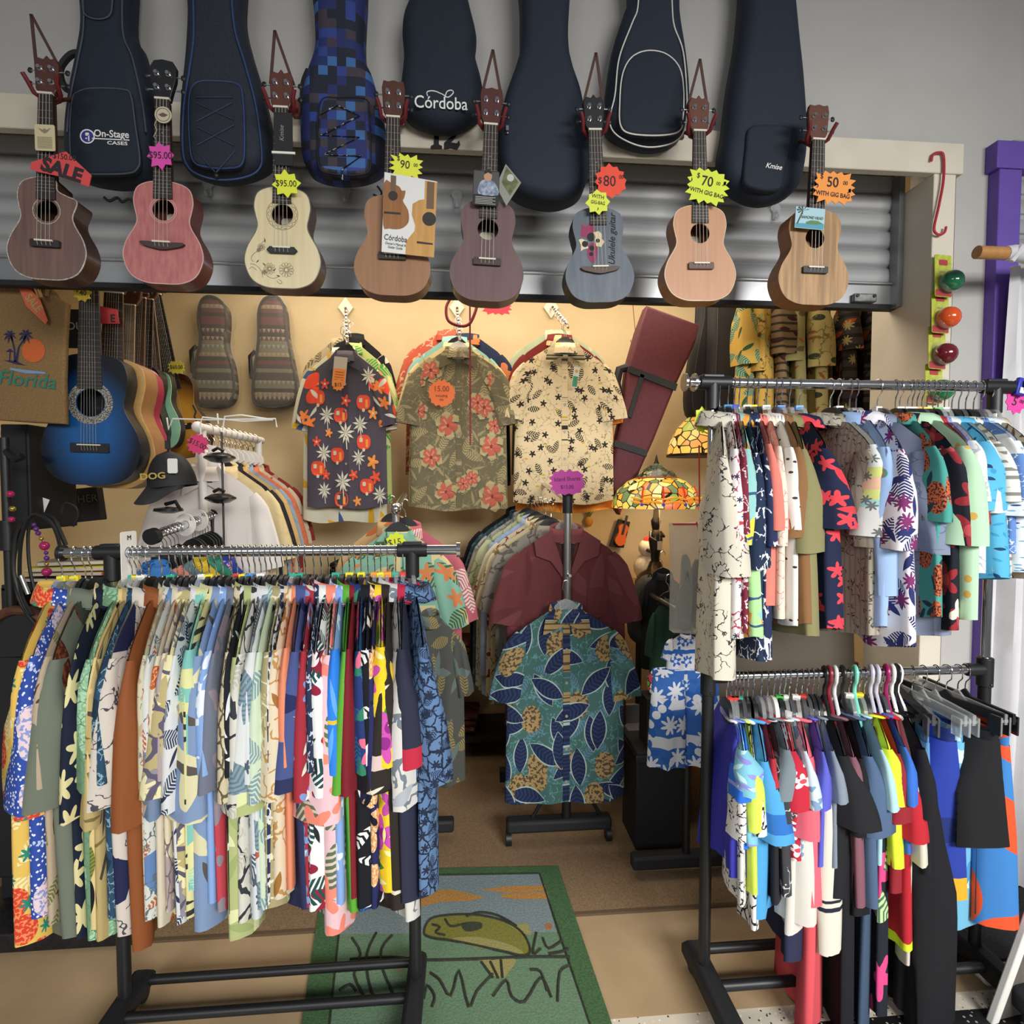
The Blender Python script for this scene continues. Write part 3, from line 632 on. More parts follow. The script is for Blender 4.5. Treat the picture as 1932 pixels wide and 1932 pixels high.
def US(px, lab, fab, L=.75, T=1., hk='black', clip='-', W=.88, **k):
    rack_item(RAIL_U, px, fab, lab, 'shirt', k.pop('kind', 'shirt'), L=L, T=T, hk=hk, clip=clip, W=W, **k)
US(1358, 'ivory shirt with black island drawings, leftmost on the upper rail', cloth('cfc8b8', ('sketch', 18.85, '3b3a3c', .05)), .86, 1.7, 'black', '-')
US(1374, 'white shirt with red script and tiny palms', cloth('e1dcdc', ('sketch', 13.05, 'b2404c', .07), ('bloom', 23.2, '2f3347', .24, 6)), .72, 1.2, 'black', 'b')
US(1386, 'burgundy and white patterned shirt', cloth('7a2a3c', ('sketch', 20.3, 'd9c9cf', .1)), .7, .8, 'clear', 'B')
US(1395, 'aqua shirt with yellow and orange flowers outlined in blue', cloth('8fc4c0', ('cells', 9.425, 'd8cf4a', .55), ('cells', 7.25, 'dd9a45', .7), ('cells', 10.15, 'a9d996', .74), ('lines', 8.7, '3a567a', .04, .5)), .72, 1.6, 'clear', '-')
US(1410, 'navy shirt with white outlined stars', cloth('22304a', ('sketch', 17.4, 'd9dde2', .07)), .80, 1.1, 'black', 'w')
US(1421, 'navy and white surf print shirt', cloth('252f52', ('leaf', 10.15, 'e2e4e8', .4, .2), ('sketch', 13.05, 'd5d8df', .1)), .80, .9, 'smoke', 'y')
US(1430, 'coral shirt with a white pineapple', cloth('dd7d70', ('ell', 4.35, 'e9c3b4', .14, .7)), .62, 1.1, 'black', '-')
US(1446, 'cream shirt with faint pink sketches', cloth('ddd3c2', ('sketch', 14.5, 'd08f8c', .05)), .66, 1.0, 'clear', 'w')
US(1464, 'white shirt dotted with tiny sunglasses', cloth('e4e1dd', ('ell', 15.95, '43303a', .16, 2.2)), .68, 1.0, 'smoke', '-')
US(1474, 'plain tan brown shirt', cloth('86613e'), .68, 1.4, 'clear', 'b')
US(1490, 'plain olive green shirt', cloth('85815a'), .72, 1.5, 'clear', '-')
US(1508, 'navy shirt with red hibiscus', cloth('1d2440', ('leaf', 8.7, 'c93a44', .42, .28), ('bloom', 10.88, 'd8424c', .32, 5)), .70, 1.9, 'clear', 'b', yaw=.18)
US(1567, 'grey and cream shirt with sketched flowers and wide collar', cloth('a49c8c', ('sketch', 20.3, '4a4644', .07), ('stripe', 40, '8e8677', .3, 'x')), .72, 1.8, 'black', '-', yaw=.32)
US(1583, 'white shirt with sunset panels and grey palms', cloth('d8dcd8', ('band', -.26, 'c9d07c', -.22), ('band', -.31, 'e2b79c', -.26), ('band', -.35, 'cdd67f', -.31), ('band', -.38, '9fcfcb', -.35), ('bloom', 13.05, '6f7375', .26, 7)), .62, 1.5, 'black', 'w', yaw=.2)
US(1604, 'light blue long sleeved shirt with green dinosaurs', cloth('98b4dc', ('ell', 8.7, '3f8a72', .12, .8, 'b0605c')), .70, 1.5, 'clear', '-', kind='long', yaw=.12, dy=-.03)
US(1616, 'white shirt with navy and plum tropical print', cloth('dfdde2', ('frond', 10.15, '2d3164', .54, .5), ('leaf', 11.6, '2c3266', .44, .3), ('bloom', 10.15, '7a2f66', .3, 9)), .74, 1.35, 'clear', '-', yaw=.12, dy=-.05)
US(1656, 'plain blue grey chambray shirt with back pleat', cloth('7d879e', ('sketch', 8.7, '5f6a86', .03)), .73, 2.3, 'smoke', 'w', yaw=.42)
US(1690, 'teal shirt with orange pineapples', cloth('4a9c92', ('ell', 7.975, 'c0603a', .34, .7, '3a2a28'), ('leaf', 10.15, '2a3a44', .34, .3)), .66, .9, 'black', '-', yaw=.08, dy=-.03)
US(1698, 'black shirt with dark red hibiscus and white orchid', cloth('191b26', ('bloom', 6.67, '8f2a33', .42, 5, 'b2474a'), ('bloom', 5.8, 'd9d3c4', .24, 3)), .70, 1.3, 'black', 'w', yaw=.18, dy=-.03)
US(1713, 'pale mint green shirt with small pineapples', cloth('b3d6b6', ('ell', 8.7, 'c9a24c', .1, .8)), .66, 1.6, 'black', 'w', yaw=.24, dy=-.04)
US(1722, 'white shirt with pale grey print', cloth('dcdad8', ('sketch', 13.05, 'b7b8bc', .06)), .6, 1.0, 'black', 'w')
US(1731, 'black, white and olive camouflage shirt', cloth('38392f', ('cells', 13.05, 'd8d2c4', .66), ('cells', 11.6, '7b7a3c', .74)), .68, 1.1, 'black', 'o')
US(1740, 'grey textured shirt under the mint one', cloth('a7a6a6', ('sketch', 37.7, '8a8a8c', .08)), .62, .9, 'smoke', '-')
US(1750, 'light blue shirt with small penguins', cloth('b9cbe3', ('ell', 8.7, '3a4254', .1, .6)), .56, 1.0, 'black', 'y')
US(1761, 'red shirt with tiny black marks', cloth('b23038', ('dots', 30, '40181e', .13)), .60, 1.2, 'black', '-')
US(1771, 'lavender blue shirt with white sails', cloth('8f96c8', ('leaf', 13.05, 'e2e4f0', .26, .3)), .56, 1.0, 'clear', 'g')
US(1783, 'white shirt with pale grey seaweed sketches', cloth('dcdedf', ('sketch', 10.15, 'aab4bd', .06)), .52, 1.4, 'clear', 'w')
US(1797, 'sky blue shirt with dark blue shark fins', cloth('58aed4', ('leaf', 17.4, '3d93c0', .26, .4), ('leaf', 10.15, '1f3f66', .15, .5)), .54, 2.0, 'black', '-')
US(1810, 'plain ivory shirt on the upper rail', cloth('e2dfd6'), .52, 1.1, 'smoke', '-')
US(1823, 'white shirt with grey zebra stripes', cloth('d6d6d0', ('stripe', 26, '7e8078', .42, 'z'), ('blotch', 11.6, 'd6d6d0', .53)), .54, 1.4, 'black', '-')
US(1838, 'blue shirt edged in white, with small print', cloth('5f86c4', ('band', -.22, 'e6e8ea', -.1), ('sketch', 17.4, 'dfe6ee', .06)), .46, 1.0, 'smoke', '-')
US(1853, 'white shirt with rows of little blue fish', cloth('dbe3ea', ('ell', 29, '6fa0c0', .26, 2.6), ('ell', 13.05, '2f4f80', .14, 2.4)), .52, 1.9, 'clear', '-')
US(1870, 'cream shirt with brown and green leaves, rightmost on the upper rail', cloth('c9bda4', ('leaf', 11.6, '7a4a34', .36, .3), ('leaf', 13.05, '5b6340', .3, .3)), .54, 1.2, 'clear', '-')

def DN(px, lab, fab, L=.5, T=1., hk='black', clip='-', W=.85, cat='t-shirt', kind='tee', **k):
    rack_item(RAIL_D, px, fab, lab, cat, kind, L=L, T=T, hk=hk, clip=clip, W=W, **k)
DN(1372, 'royal purple blue tank top at the left end of the lower rail', cloth('3a3aa6', rough=.6), .55, 2.4, 'black', '-', cat='tank top', kind='tank', yaw=.1, W=.8)
DN(1380, 'white top with black island drawings on the lower rail', cloth('dedcd8', ('sketch', 17.4, '2a2a30', .08)), .62, .9, 'clear', 'r')
DN(1388, 'aqua and lavender tie dye rash top', cloth('7fc0d6', ('leaf', 11.6, '8b8bd0', .46, .3), ('leaf', 13.05, 'bfe6ea', .42, .3)), .40, 1.5, 'clear', 'r')
DN(1395, 'bright blue top with lavender cuffs', cloth('2f6fd8', ('band', -.3, '8f9be6', -.28)), .42, 1.2, 'black', 't')
DN(1402, 'lime yellow top on the lower rail', cloth('c9dc58'), .58, 1.2, 'smoke', '-')
DN(1411, 'white top with black doodles', cloth('e4e2de', ('lines', 20.3, '1f2026', .07, 1.)), .72, 1.1, 'black', '-')
DN(1421, 'sky blue tee with darker blue cuffs', cloth('4f9fd6', ('band', -.34, '2f6cb8', -.27)), .68, 1.9, 'black', '-')
DN(1436, 'red and black raglan top', cloth('26242a', ('band', -.2, 'b12f38', .1)), .62, 1.1, 'clear', '-')
DN(1449, 'charcoal top with white flecks and badge', cloth('3c3d42', ('sketch', 11.6, 'c8c9cc', .05)), .60, 1.3, 'clear', '-')
DN(1461, 'plain grey cut off tee with wide armhole', cloth('76838a'), .42, 1.7, 'white', '-')
DN(1472, 'red rash top with white hibiscus sleeve', cloth('b8283a', ('bloom', 10.15, 'efe9e8', .38, 5, 'c44a58')), .46, 1.7, 'black', 'g')
DN(1481, 'long ivory top with navy cuffs', cloth('d6d2ca', ('band', -.95, '2a2e48', -.66)), .80, 1.5, 'clear', 'w', kind='long', cat='shirt', W=.8)
DN(1490, 'pale blue and white tie dye tee', cloth('c5d6e0', ('blotch', 8.7, '7b98b8', .56)), .46, 1.0, 'smoke', '-')
DN(1503, 'coral pink tee with wide sleeve', cloth('e06676'), .64, 2.0, 'clear', 'w')
DN(1514, 'coral red long dress hanging below the pink tee', cloth('d8565e'), 1.0, 1.8, 'smoke', 'r', name='dress', cat='dress', kind='tank', dz=-.22)
DN(1524, 'violet blue top beside the coral tee', cloth('5a5fc0'), .5, .9, 'smoke', '-')
DN(1534, 'cream long sleeved top with navy striped cuffs', cloth('d9d4c6', ('band', -.6, '24273a', -.585), ('band', -.57, '24273a', -.56)), .78, 1.2, 'black', '-', kind='long', cat='shirt', W=.8)
DN(1543, 'grey blue tee behind the black one', cloth('808b99'), .5, 1.0, 'black', '-')
DN(1556, 'black tee with wide hanging sleeve', cloth('1f2024'), .62, 2.3, '1c1c1e')
DN(1564, 'long black trousers doubled over a hanger', cloth('1b1c20'), 1.24, 1.8, '8a2433', kind='tank', name='trousers', cat='trousers', dz=-.12)
DN(1575, 'dusty mauve tee beside the long black trousers', cloth('7f5560'), .66, 1.4, 'dfdfe2')
DN(1590, 'black sweatshirt between mauve and slate tees', cloth('18191d'), .7, 1.4, '1c1c1e', cat='sweatshirt', name='sweatshirt')
DN(1603, 'slate blue tee with long body', cloth('4d6280'), .66, 1.8, 'clear', 'w')
DN(1613, 'slate blue jersey dress reaching almost to the floor', cloth('43566f'), 1.28, 1.2, '7fdcc4', kind='tank', name='dress', cat='dress', dz=-.12)
DN(1622, 'pale aqua tee, mostly hidden', cloth('a9cfd6'), .5, .9, 'clear', 'y')
DN(1632, 'black panel dress with palm leaves and pink flowers', cloth('20242e', ('frond', 5.8, 'b9d79a', .54, .5, '4f6e5c'), ('bloom', 6.09, 'd84a86', .34, 5)), 1.12, 1.5, 'black', '-', kind='tank', name='dress', cat='dress', dz=-.12)
DN(1643, 'neon yellow tee on the lower rail', cloth('d6e23a'), .52, 1.6, 'c9c8d4')
DN(1654, 'dark red tee on the lower rail', cloth('8e2630'), .62, 1.5, 'c9c8d4')
DN(1663, 'royal blue tee behind the dark red one', cloth('3a6cc8'), .46, .9, 'smoke', '-')
DN(1672, 'bright red long tee with neon hem', cloth('b52632', ('band', -.9, 'd3e02e', -.67)), .84, 1.5, 'a02060')
DN(1683, 'ivory slim top peeking between red and black clothes', cloth('cfcabb'), .9, .8, 'f2f1ee')
DN(1692, 'black tee right of the bright red one', cloth('19191d'), .54, 1.6, '1c1c1e')
DN(1694, 'long black hooded jacket reaching the base bar', cloth('191a1e', ('band', -.1, '131417', .1)), 1.22, 2.1, 'f2f1ee', kind='long', name='jacket', cat='jacket', yaw=.2, W=.8, dz=-.12)
def SH(px, lab, fab, L=1., T=1., hk='clipc', W=1., **k): rack_item(RAIL_D, px, fab, lab, 'shorts', 'shorts', L=L, T=T, hk=hk, W=W, **k)
SH(1722, 'faded denim blue shorts clipped behind the blue swim shorts', cloth('5f8fc0', ('blotch', 8.7, '86b0d8', .55)), 1.0, .8, 'clips', yaw=-.05, W=.7)
SH(1742, 'royal blue swim shorts with yellow patch', cloth('2b3f9c', ('band', -.48, 'd9a52c', -.40), ('blotch', 4.35, '23306e', .55)), 1.0, 2.2, 'clipc', yaw=.3, W=.65)
SH(1766, 'aqua water ripple swim shorts', cloth('6fb2d4', ('sketch', 10.15, 'c9e6f0', .12), ('blotch', 5.8, '4a8fc0', .55)), 1.2, 1.7, 'clipc', yaw=.2, W=.62)
SH(1786, 'plain black shorts on the lower rail', cloth('1c1d20'), .66, 2.6, 'clipk', yaw=.5, W=.8)
SH(1808, 'dark grey cargo shorts with buckle', cloth('3a3d44', ('cells', 13.05, '6a6e76', .9)), 1.1, 1.2, 'clipc', yaw=.3, W=.7)
SH(1822, 'orange and blue board shorts, rightmost on the lower rail', cloth('3f7fc4', ('leaf', 6.38, 'e0542e', .5, .5)), 1.15, 1.7, 'clipk', yaw=.3, W=.8)

# size divider plate on the left rail
p = PY(243, 1040, yL); sd = thing('size_divider', 'white rectangular size divider marked M at the left post of the left rack', 'size marker', (p.x, yL, lz), (0, 0, R(78)))
m = MB(); m.prism(rrect(.05, .15, .006, cz=-.02), -.0015, .0015, 0, [circ(0, 0, .015, 20)]); m.build('plate', WHT, sd, smooth=False); txt('M', .018, INK, sd, (0, -.0025, .038))
# ================================================================== row above the opening: gig bags, ukuleles, tags
def LP(pts, c, y): return [((q := PY(a, b, y)).x - c.x, q.z - c.z) for a, b in pts]
def L3(pts, c, y, dy=0): return [(x, dy, z) for x, z in LP(pts, c, y)]
NAVY = noisy('131c2a', '1b2637', 400, .75, bump=.15); NAVY2 = noisy('111a27', '192434', 300, .8, bump=.15)
WTXT = flatm('e8e8e4', .6, name='white_print'); GREYP = flatm('4a4f58', .6)
yb0, yb1 = 1.778, 1.69          # back and front of the bags
BG = 'instrument bags hung above the opening'
def gig_bag(label, outline, mat, r=.045, depth=None, n=6):
    y1 = depth or yb1; c = PY(sum(p[0] for p in outline) / len(outline), max(p[1] for p in outline), y1); c.y = yb0
    o = thing('gig_bag', label, 'instrument bag', c, group=BG)
    sil = [(PY(a, b, y1 + r * .6).x - c.x, PY(a, b, yb0 - .014).z - c.z) for a, b in outline]
    m = MB(); m.pillow(spline(sil, n), 0, y1 - yb0, r, steps=5); m.build('bag_shell', mat, o, angle=70); return o, c, y1
def pipe(o, c, y, pts, mat, r=.0022, closed=False, dy=None, nm='piping', n=6):
    m = MB(); m.tube([(x, (y - yb0 - .001) if dy is None else dy, z) for x, z in spline(LP(pts, c, y), n, closed)], r, 6, closed=closed); return m.build(nm, mat, o)
def pocket(o, c, y, pts, mat, nm='pocket', th=.012, pip=None):
    m = MB(); m.pillow(spline(LP(pts, c, y), 5), y - yb0 + .012, y - yb0 - th, .01); p = m.build(nm, mat, o, angle=70)
    if pip: pipe(p, c, y, pts, pip, .0022, True, y - yb0 - th * .55)
    return p
def btxt(o, c, y, s, px, py, size, mat=WTXT, **k):
    q = PY(px, py, y); return txt(s, size, mat, o, (q.x - c.x, y - yb0 + k.pop('dy', -.002), q.z - c.z), **k)
# 1 On-Stage
o, c, y = gig_bag('black gig bag with white and purple logo, leftmost of the hanging bags', [(150, -60), (150, 60), (144, 110), (128, 190), (120, 255), (121, 310), (138, 343), (190, 358), (240, 359), (276, 345), (288, 312), (289, 258), (282, 195), (262, 110), (244, 70), (240, -60)], NAVY)
pk = pocket(o, c, y, [(150, 177), (175, 170), (235, 172), (250, 185), (258, 240), (266, 298), (262, 320), (240, 330), (160, 330), (140, 318), (135, 250), (140, 190)], NAVY2, pip=GREYP)
pipe(o, c, y, [(157, -50), (158, 50), (148, 110), (132, 190), (127, 250)], GREYP); pipe(o, c, y, [(232, -50), (232, 60), (250, 110), (268, 190), (276, 250)], GREYP)
pocket(o, c, y, [(160, -40), (158, 10), (163, 30), (185, 38), (207, 32), (213, 10), (212, -40)], NAVY2, 'upper_pocket', .006, GREYP)
pipe(o, c, y, [(140, 82), (118, 82), (97, 105), (96, 130), (108, 150), (130, 158)], BLKM, .010, dy=-.05, nm='handle')
btxt(o, c, y, 'On-Stage', 216, 259, .027, bold=.016, dy=-.0135, sx=.92); btxt(o, c, y, 'CASES', 227, 276, .013, bold=.02, dy=-.0135, sx=1.5)
q = PY(215, 268.5, y); m = MB(); m.at(q - c - Vector((0, y * 0, 0))); m.M = Matrix.Translation((q.x - c.x, y - yb0 - .0135, q.z - c.z)); m.box((0, 0, 0), (.098, .0008, .003)); m.build('logo_bar', WTXT, o)
q = PY(171, 263, y); m = MB(); m.M = Matrix.Translation((q.x - c.x, y - yb0 - .0135, q.z - c.z)); k = mpp(171, 263, y)
m.flat([circ(0, 0, 14 * k), circ(0, 0, 11.5 * k)[::-1]], 0, 0); m.flat([circ(0, 0, 11.5 * k)], 0, 1); m.k = 0; m.flat([rrect(7 * k, 6 * k, .002, cz=4 * k)], -.0006); m.flat([[(1.5 * k, -9 * k), (4 * k, -9 * k), (4 * k, 3 * k), (1.5 * k, 3 * k)]], -.0006); m.flat([circ(-2 * k, -4 * k, 1.6 * k, 10)], -.0006); m.build('logo_badge', [WTXT, flatm('3b2f86', .6)], o)
pipe(o, c, y, [(180, 359), (190, 366), (205, 360), (215, 368), (228, 362), (240, 368), (252, 360)], BLKM, .004, dy=-.05, nm='bottom_strap')
# 2 blue piping
BLUP = flatm('2c4676', .6)
o, c, y = gig_bag('dark gig bag with blue piping and laced pocket, second from the left', [(352, -60), (352, 40), (348, 120), (340, 200), (337, 275), (344, 325), (375, 343), (415, 352), (462, 346), (498, 330), (510, 308), (507, 255), (490, 180), (468, 110), (455, 50), (450, -60)], noisy('191f2a', '222c3b', 300, .75))
pipe(o, c, y, [(363, -50), (366, 60), (358, 130), (347, 200), (345, 280), (355, 315), (380, 332), (420, 340), (465, 334), (490, 318), (494, 285), (483, 200), (462, 120), (442, 50), (435, -50)], BLUP, .0026)
p = pocket(o, c, y, [(372, 160), (405, 156), (450, 162), (460, 190), (463, 270), (458, 312), (430, 320), (395, 318), (368, 308), (360, 270), (359, 190)], noisy('171c26', '1f2735', 300, .8), pip=BLUP)
for a, b in (((374, 190), (442, 190)), ((374, 200), (445, 232)), ((442, 200), (375, 235)), ((375, 245), (445, 280)), ((445, 242), (375, 280)), ((374, 290), (410, 330)), ((447, 290), (412, 330))): pipe(o, c, y, [a, b], flatm('22304c', .6), .002, dy=y - yb0 - .0135, nm='lace', n=2)
q = PY(411, 335, y); m = MB(); m.ball((q.x - c.x, y - yb0 - .008, q.z - c.z), .008); m.build('cord_lock', BLK, o)
# 3 blue pixel camouflage
def pixel():
    t = NT('pixel_camouflage'); tc = t.n('TexCoord').outputs['Object']; v = t.n('VectorMath', [tc, (38, 20, 38)], operation='MULTIPLY').outputs[0]
    v = t.n('VectorMath', [v], operation='FLOOR').outputs[0]; w = t.n('TexWhiteNoise', {'Vector': v}, noise_dimensions='3D').outputs[0]
    r = t.n('ValToRGB', [w]); e = r.color_ramp; e.interpolation = 'CONSTANT'; e.elements[0].color = srgb('171d30'); e.elements[1].position = .38; e.elements[1].color = srgb('1f2a63')
    for p, cc in ((.62, '2a3f86'), (.76, '3a66a0'), (.88, '3d3540')): x = e.elements.new(p); x.color = srgb(cc)
    t.set(Base_Color=r.outputs[0], Roughness=.75); return t.mat
PX = pixel()
o, c, y = gig_bag('blue pixel camouflage gig bag with corded pocket, third from the left', [(590, -60), (592, 60), (592, 110), (576, 160), (566, 215), (566, 285), (572, 320), (592, 343), (640, 354), (690, 349), (722, 330), (729, 290), (721, 230), (701, 160), (686, 112), (683, -60)], PX)
p = pocket(o, c, y, [(606, 195), (640, 188), (690, 190), (697, 215), (700, 290), (697, 325), (670, 333), (625, 330), (604, 318), (600, 270)], PX, pip=BLK)
m = MB(); m.tube([(x, y - yb0 - .015, z) for x, z in LP([(606, 222), (638, 205), (680, 225), (608, 262), (680, 265), (612, 298), (684, 300), (648, 325), (648, 346)], c, y)], .0025, 6); m.build('zigzag_cord', noisy('15161a', 'b8b8b4', 120, .7, lo=.56, hi=.6), o)
pipe(o, c, y, [(576, 112), (566, 140), (566, 180), (575, 225)], BLKM, .014, dy=-.04, nm='shoulder_strap')
pipe(o, c, y, [(708, 338), (716, 350), (712, 358), (700, 354)], BLKM, .003, dy=-.05, nm='d_ring')
# 4 Cordoba
o, c, y = gig_bag('dark blue padded ukulele bag with white cursive lettering, above number 12', [(800, -110), (790, -60), (776, 5), (762, 42), (758, 75), (761, 120), (755, 180), (756, 203), (768, 233), (800, 251), (835, 258), (872, 252), (905, 230), (913, 200), (908, 163), (897, 120), (899, 82), (888, 35), (874, -20), (862, -60), (852, -110)], NAVY2, .05)
SER = []
btxt(o, c, y, 'Córdoba', 832, 196, .050, bold=.006, sx=.86, name='logo_lettering')
pipe(o, c, y, [(807, 182), (806, 174), (818, 172), (834, 178), (845, 184), (855, 176), (852, 171), (843, 174), (838, 190)], WTXT, .0016, nm='logo_swash')
pipe(o, c, y, [(784, -10), (780, 6), (781, 15)], BLKM, .003, dy=-.05, nm='zip_cord')
# 5 plain
o, c, y = gig_bag('plain dark navy hard guitar case with side latch, largest of the hanging bags', [(988, -60), (985, 40), (984, 112), (975, 150), (955, 205), (943, 255), (940, 305), (949, 350), (975, 381), (1020, 397), (1060, 398), (1098, 381), (1113, 345), (1112, 290), (1098, 205), (1080, 150), (1073, 100), (1072, -60)], NAVY, .035, 1.67)
q = PY(957, 245, y); m = MB(); m.M = Matrix.Translation((q.x - c.x, y - yb0 - .002, q.z - c.z)); m.box((0, 0, .003), (.008, .006, .014)); m.ball((0, 0, -.010), .004, 8); m.build('latch', STEEL, o)
# 6 white piping
o, c, y = gig_bag('dark gig bag outlined with two white piping loops, second from the right', [(1195, -60), (1190, 15), (1180, 42), (1160, 105), (1148, 180), (1143, 230), (1150, 260), (1182, 281), (1225, 291), (1267, 285), (1292, 265), (1301, 235), (1302, 180), (1296, 120), (1284, 40), (1280, -60)], NAVY)
WP = flatm('d6d4ca', .6)
pipe(o, c, y, [(1206, -50), (1203, 15), (1192, 45), (1168, 110), (1160, 180), (1150, 225), (1160, 252), (1195, 272), (1232, 278), (1273, 268), (1292, 242), (1296, 190), (1289, 100), (1272, 50), (1268, 10), (1267, -50)], WP)
pocket(o, c, y, [(1190, 112), (1220, 99), (1255, 105), (1280, 130), (1288, 170), (1287, 225), (1280, 250), (1245, 258), (1190, 255), (1170, 240), (1168, 200), (1173, 145)], NAVY2, pip=WP)
# 7 Kmise
o, c, y = gig_bag('dark navy gig bag with small white script on its pocket, rightmost of the hanging bags', [(1410, -60), (1404, 10), (1395, 95), (1380, 180), (1370, 262), (1362, 310), (1366, 346), (1390, 375), (1430, 392), (1470, 389), (1505, 369), (1519, 330), (1524, 270), (1518, 170), (1510, 95), (1502, 15), (1494, -60)], NAVY)
p = pocket(o, c, y, [(1410, 245), (1440, 237), (1488, 242), (1491, 262), (1478, 330), (1470, 358), (1440, 363), (1405, 352), (1400, 330), (1404, 285)], NAVY2)
btxt(o, c, y, 'Kmise', 1455, 319, .022, shear=.35, bold=.01, dy=-.0135, sx=.95, rot=(90, 6, 0))
# house number
q = PY(838, 255, D - .03)
n = thing('house_number', 'black number 12 fixed on the cream header board', 'number sign', (q.x, D - .028, q.z))
k = mpp(838, 255, D - .03); m = MB()
def px_poly(pts, c, y): return LP(pts, c, y)
for d in ([(813, 281), (813, 276), (819, 273), (819, 233), (812, 235), (812, 230), (828, 224), (828, 273), (834, 276), (834, 281)], [(838, 282), (838, 270), (853, 257), (857, 247), (853, 237), (845, 237), (842, 244), (837, 242), (842, 230), (854, 228), (864, 237), (865, 250), (857, 262), (850, 269), (862, 271), (866, 265), (868, 273), (862, 283), (850, 279)]):
    m.prism(LP(d, q, D - .03), -.004, 0)
m.build('digits', BLK, n)
# clear adhesive hooks on the shutter
for x, y_, lab in ((392, 350, 'behind the laced blue gig bag'), (651, 362, 'under the pixel camouflage bag'), (862, 372, 'left of the purple brown ukulele'), (1464, 396, 'under the rightmost gig bag')):
    q = PY(x, y_, YS - .02); h = thing('adhesive_hook', 'small clear plastic hook stuck on the shutter ' + lab, 'hook', q, group='clear hooks on the shutter')
    m = MB(); m.cyl((0, .004, .008), (0, .001, .008), .018, 20); m.box((0, .002, -.012), (.022, .005, .04)); m.build('pad', CLEAR, h); m = MB(); m.tube([(0, 0, -.005), (0, -.008, -.012), (0, -.016, -.02), (0, -.02, -.03), (0, -.014, -.036), (0, -.006, -.03)], .004, 8); m.build('prong', CLEAR, h)
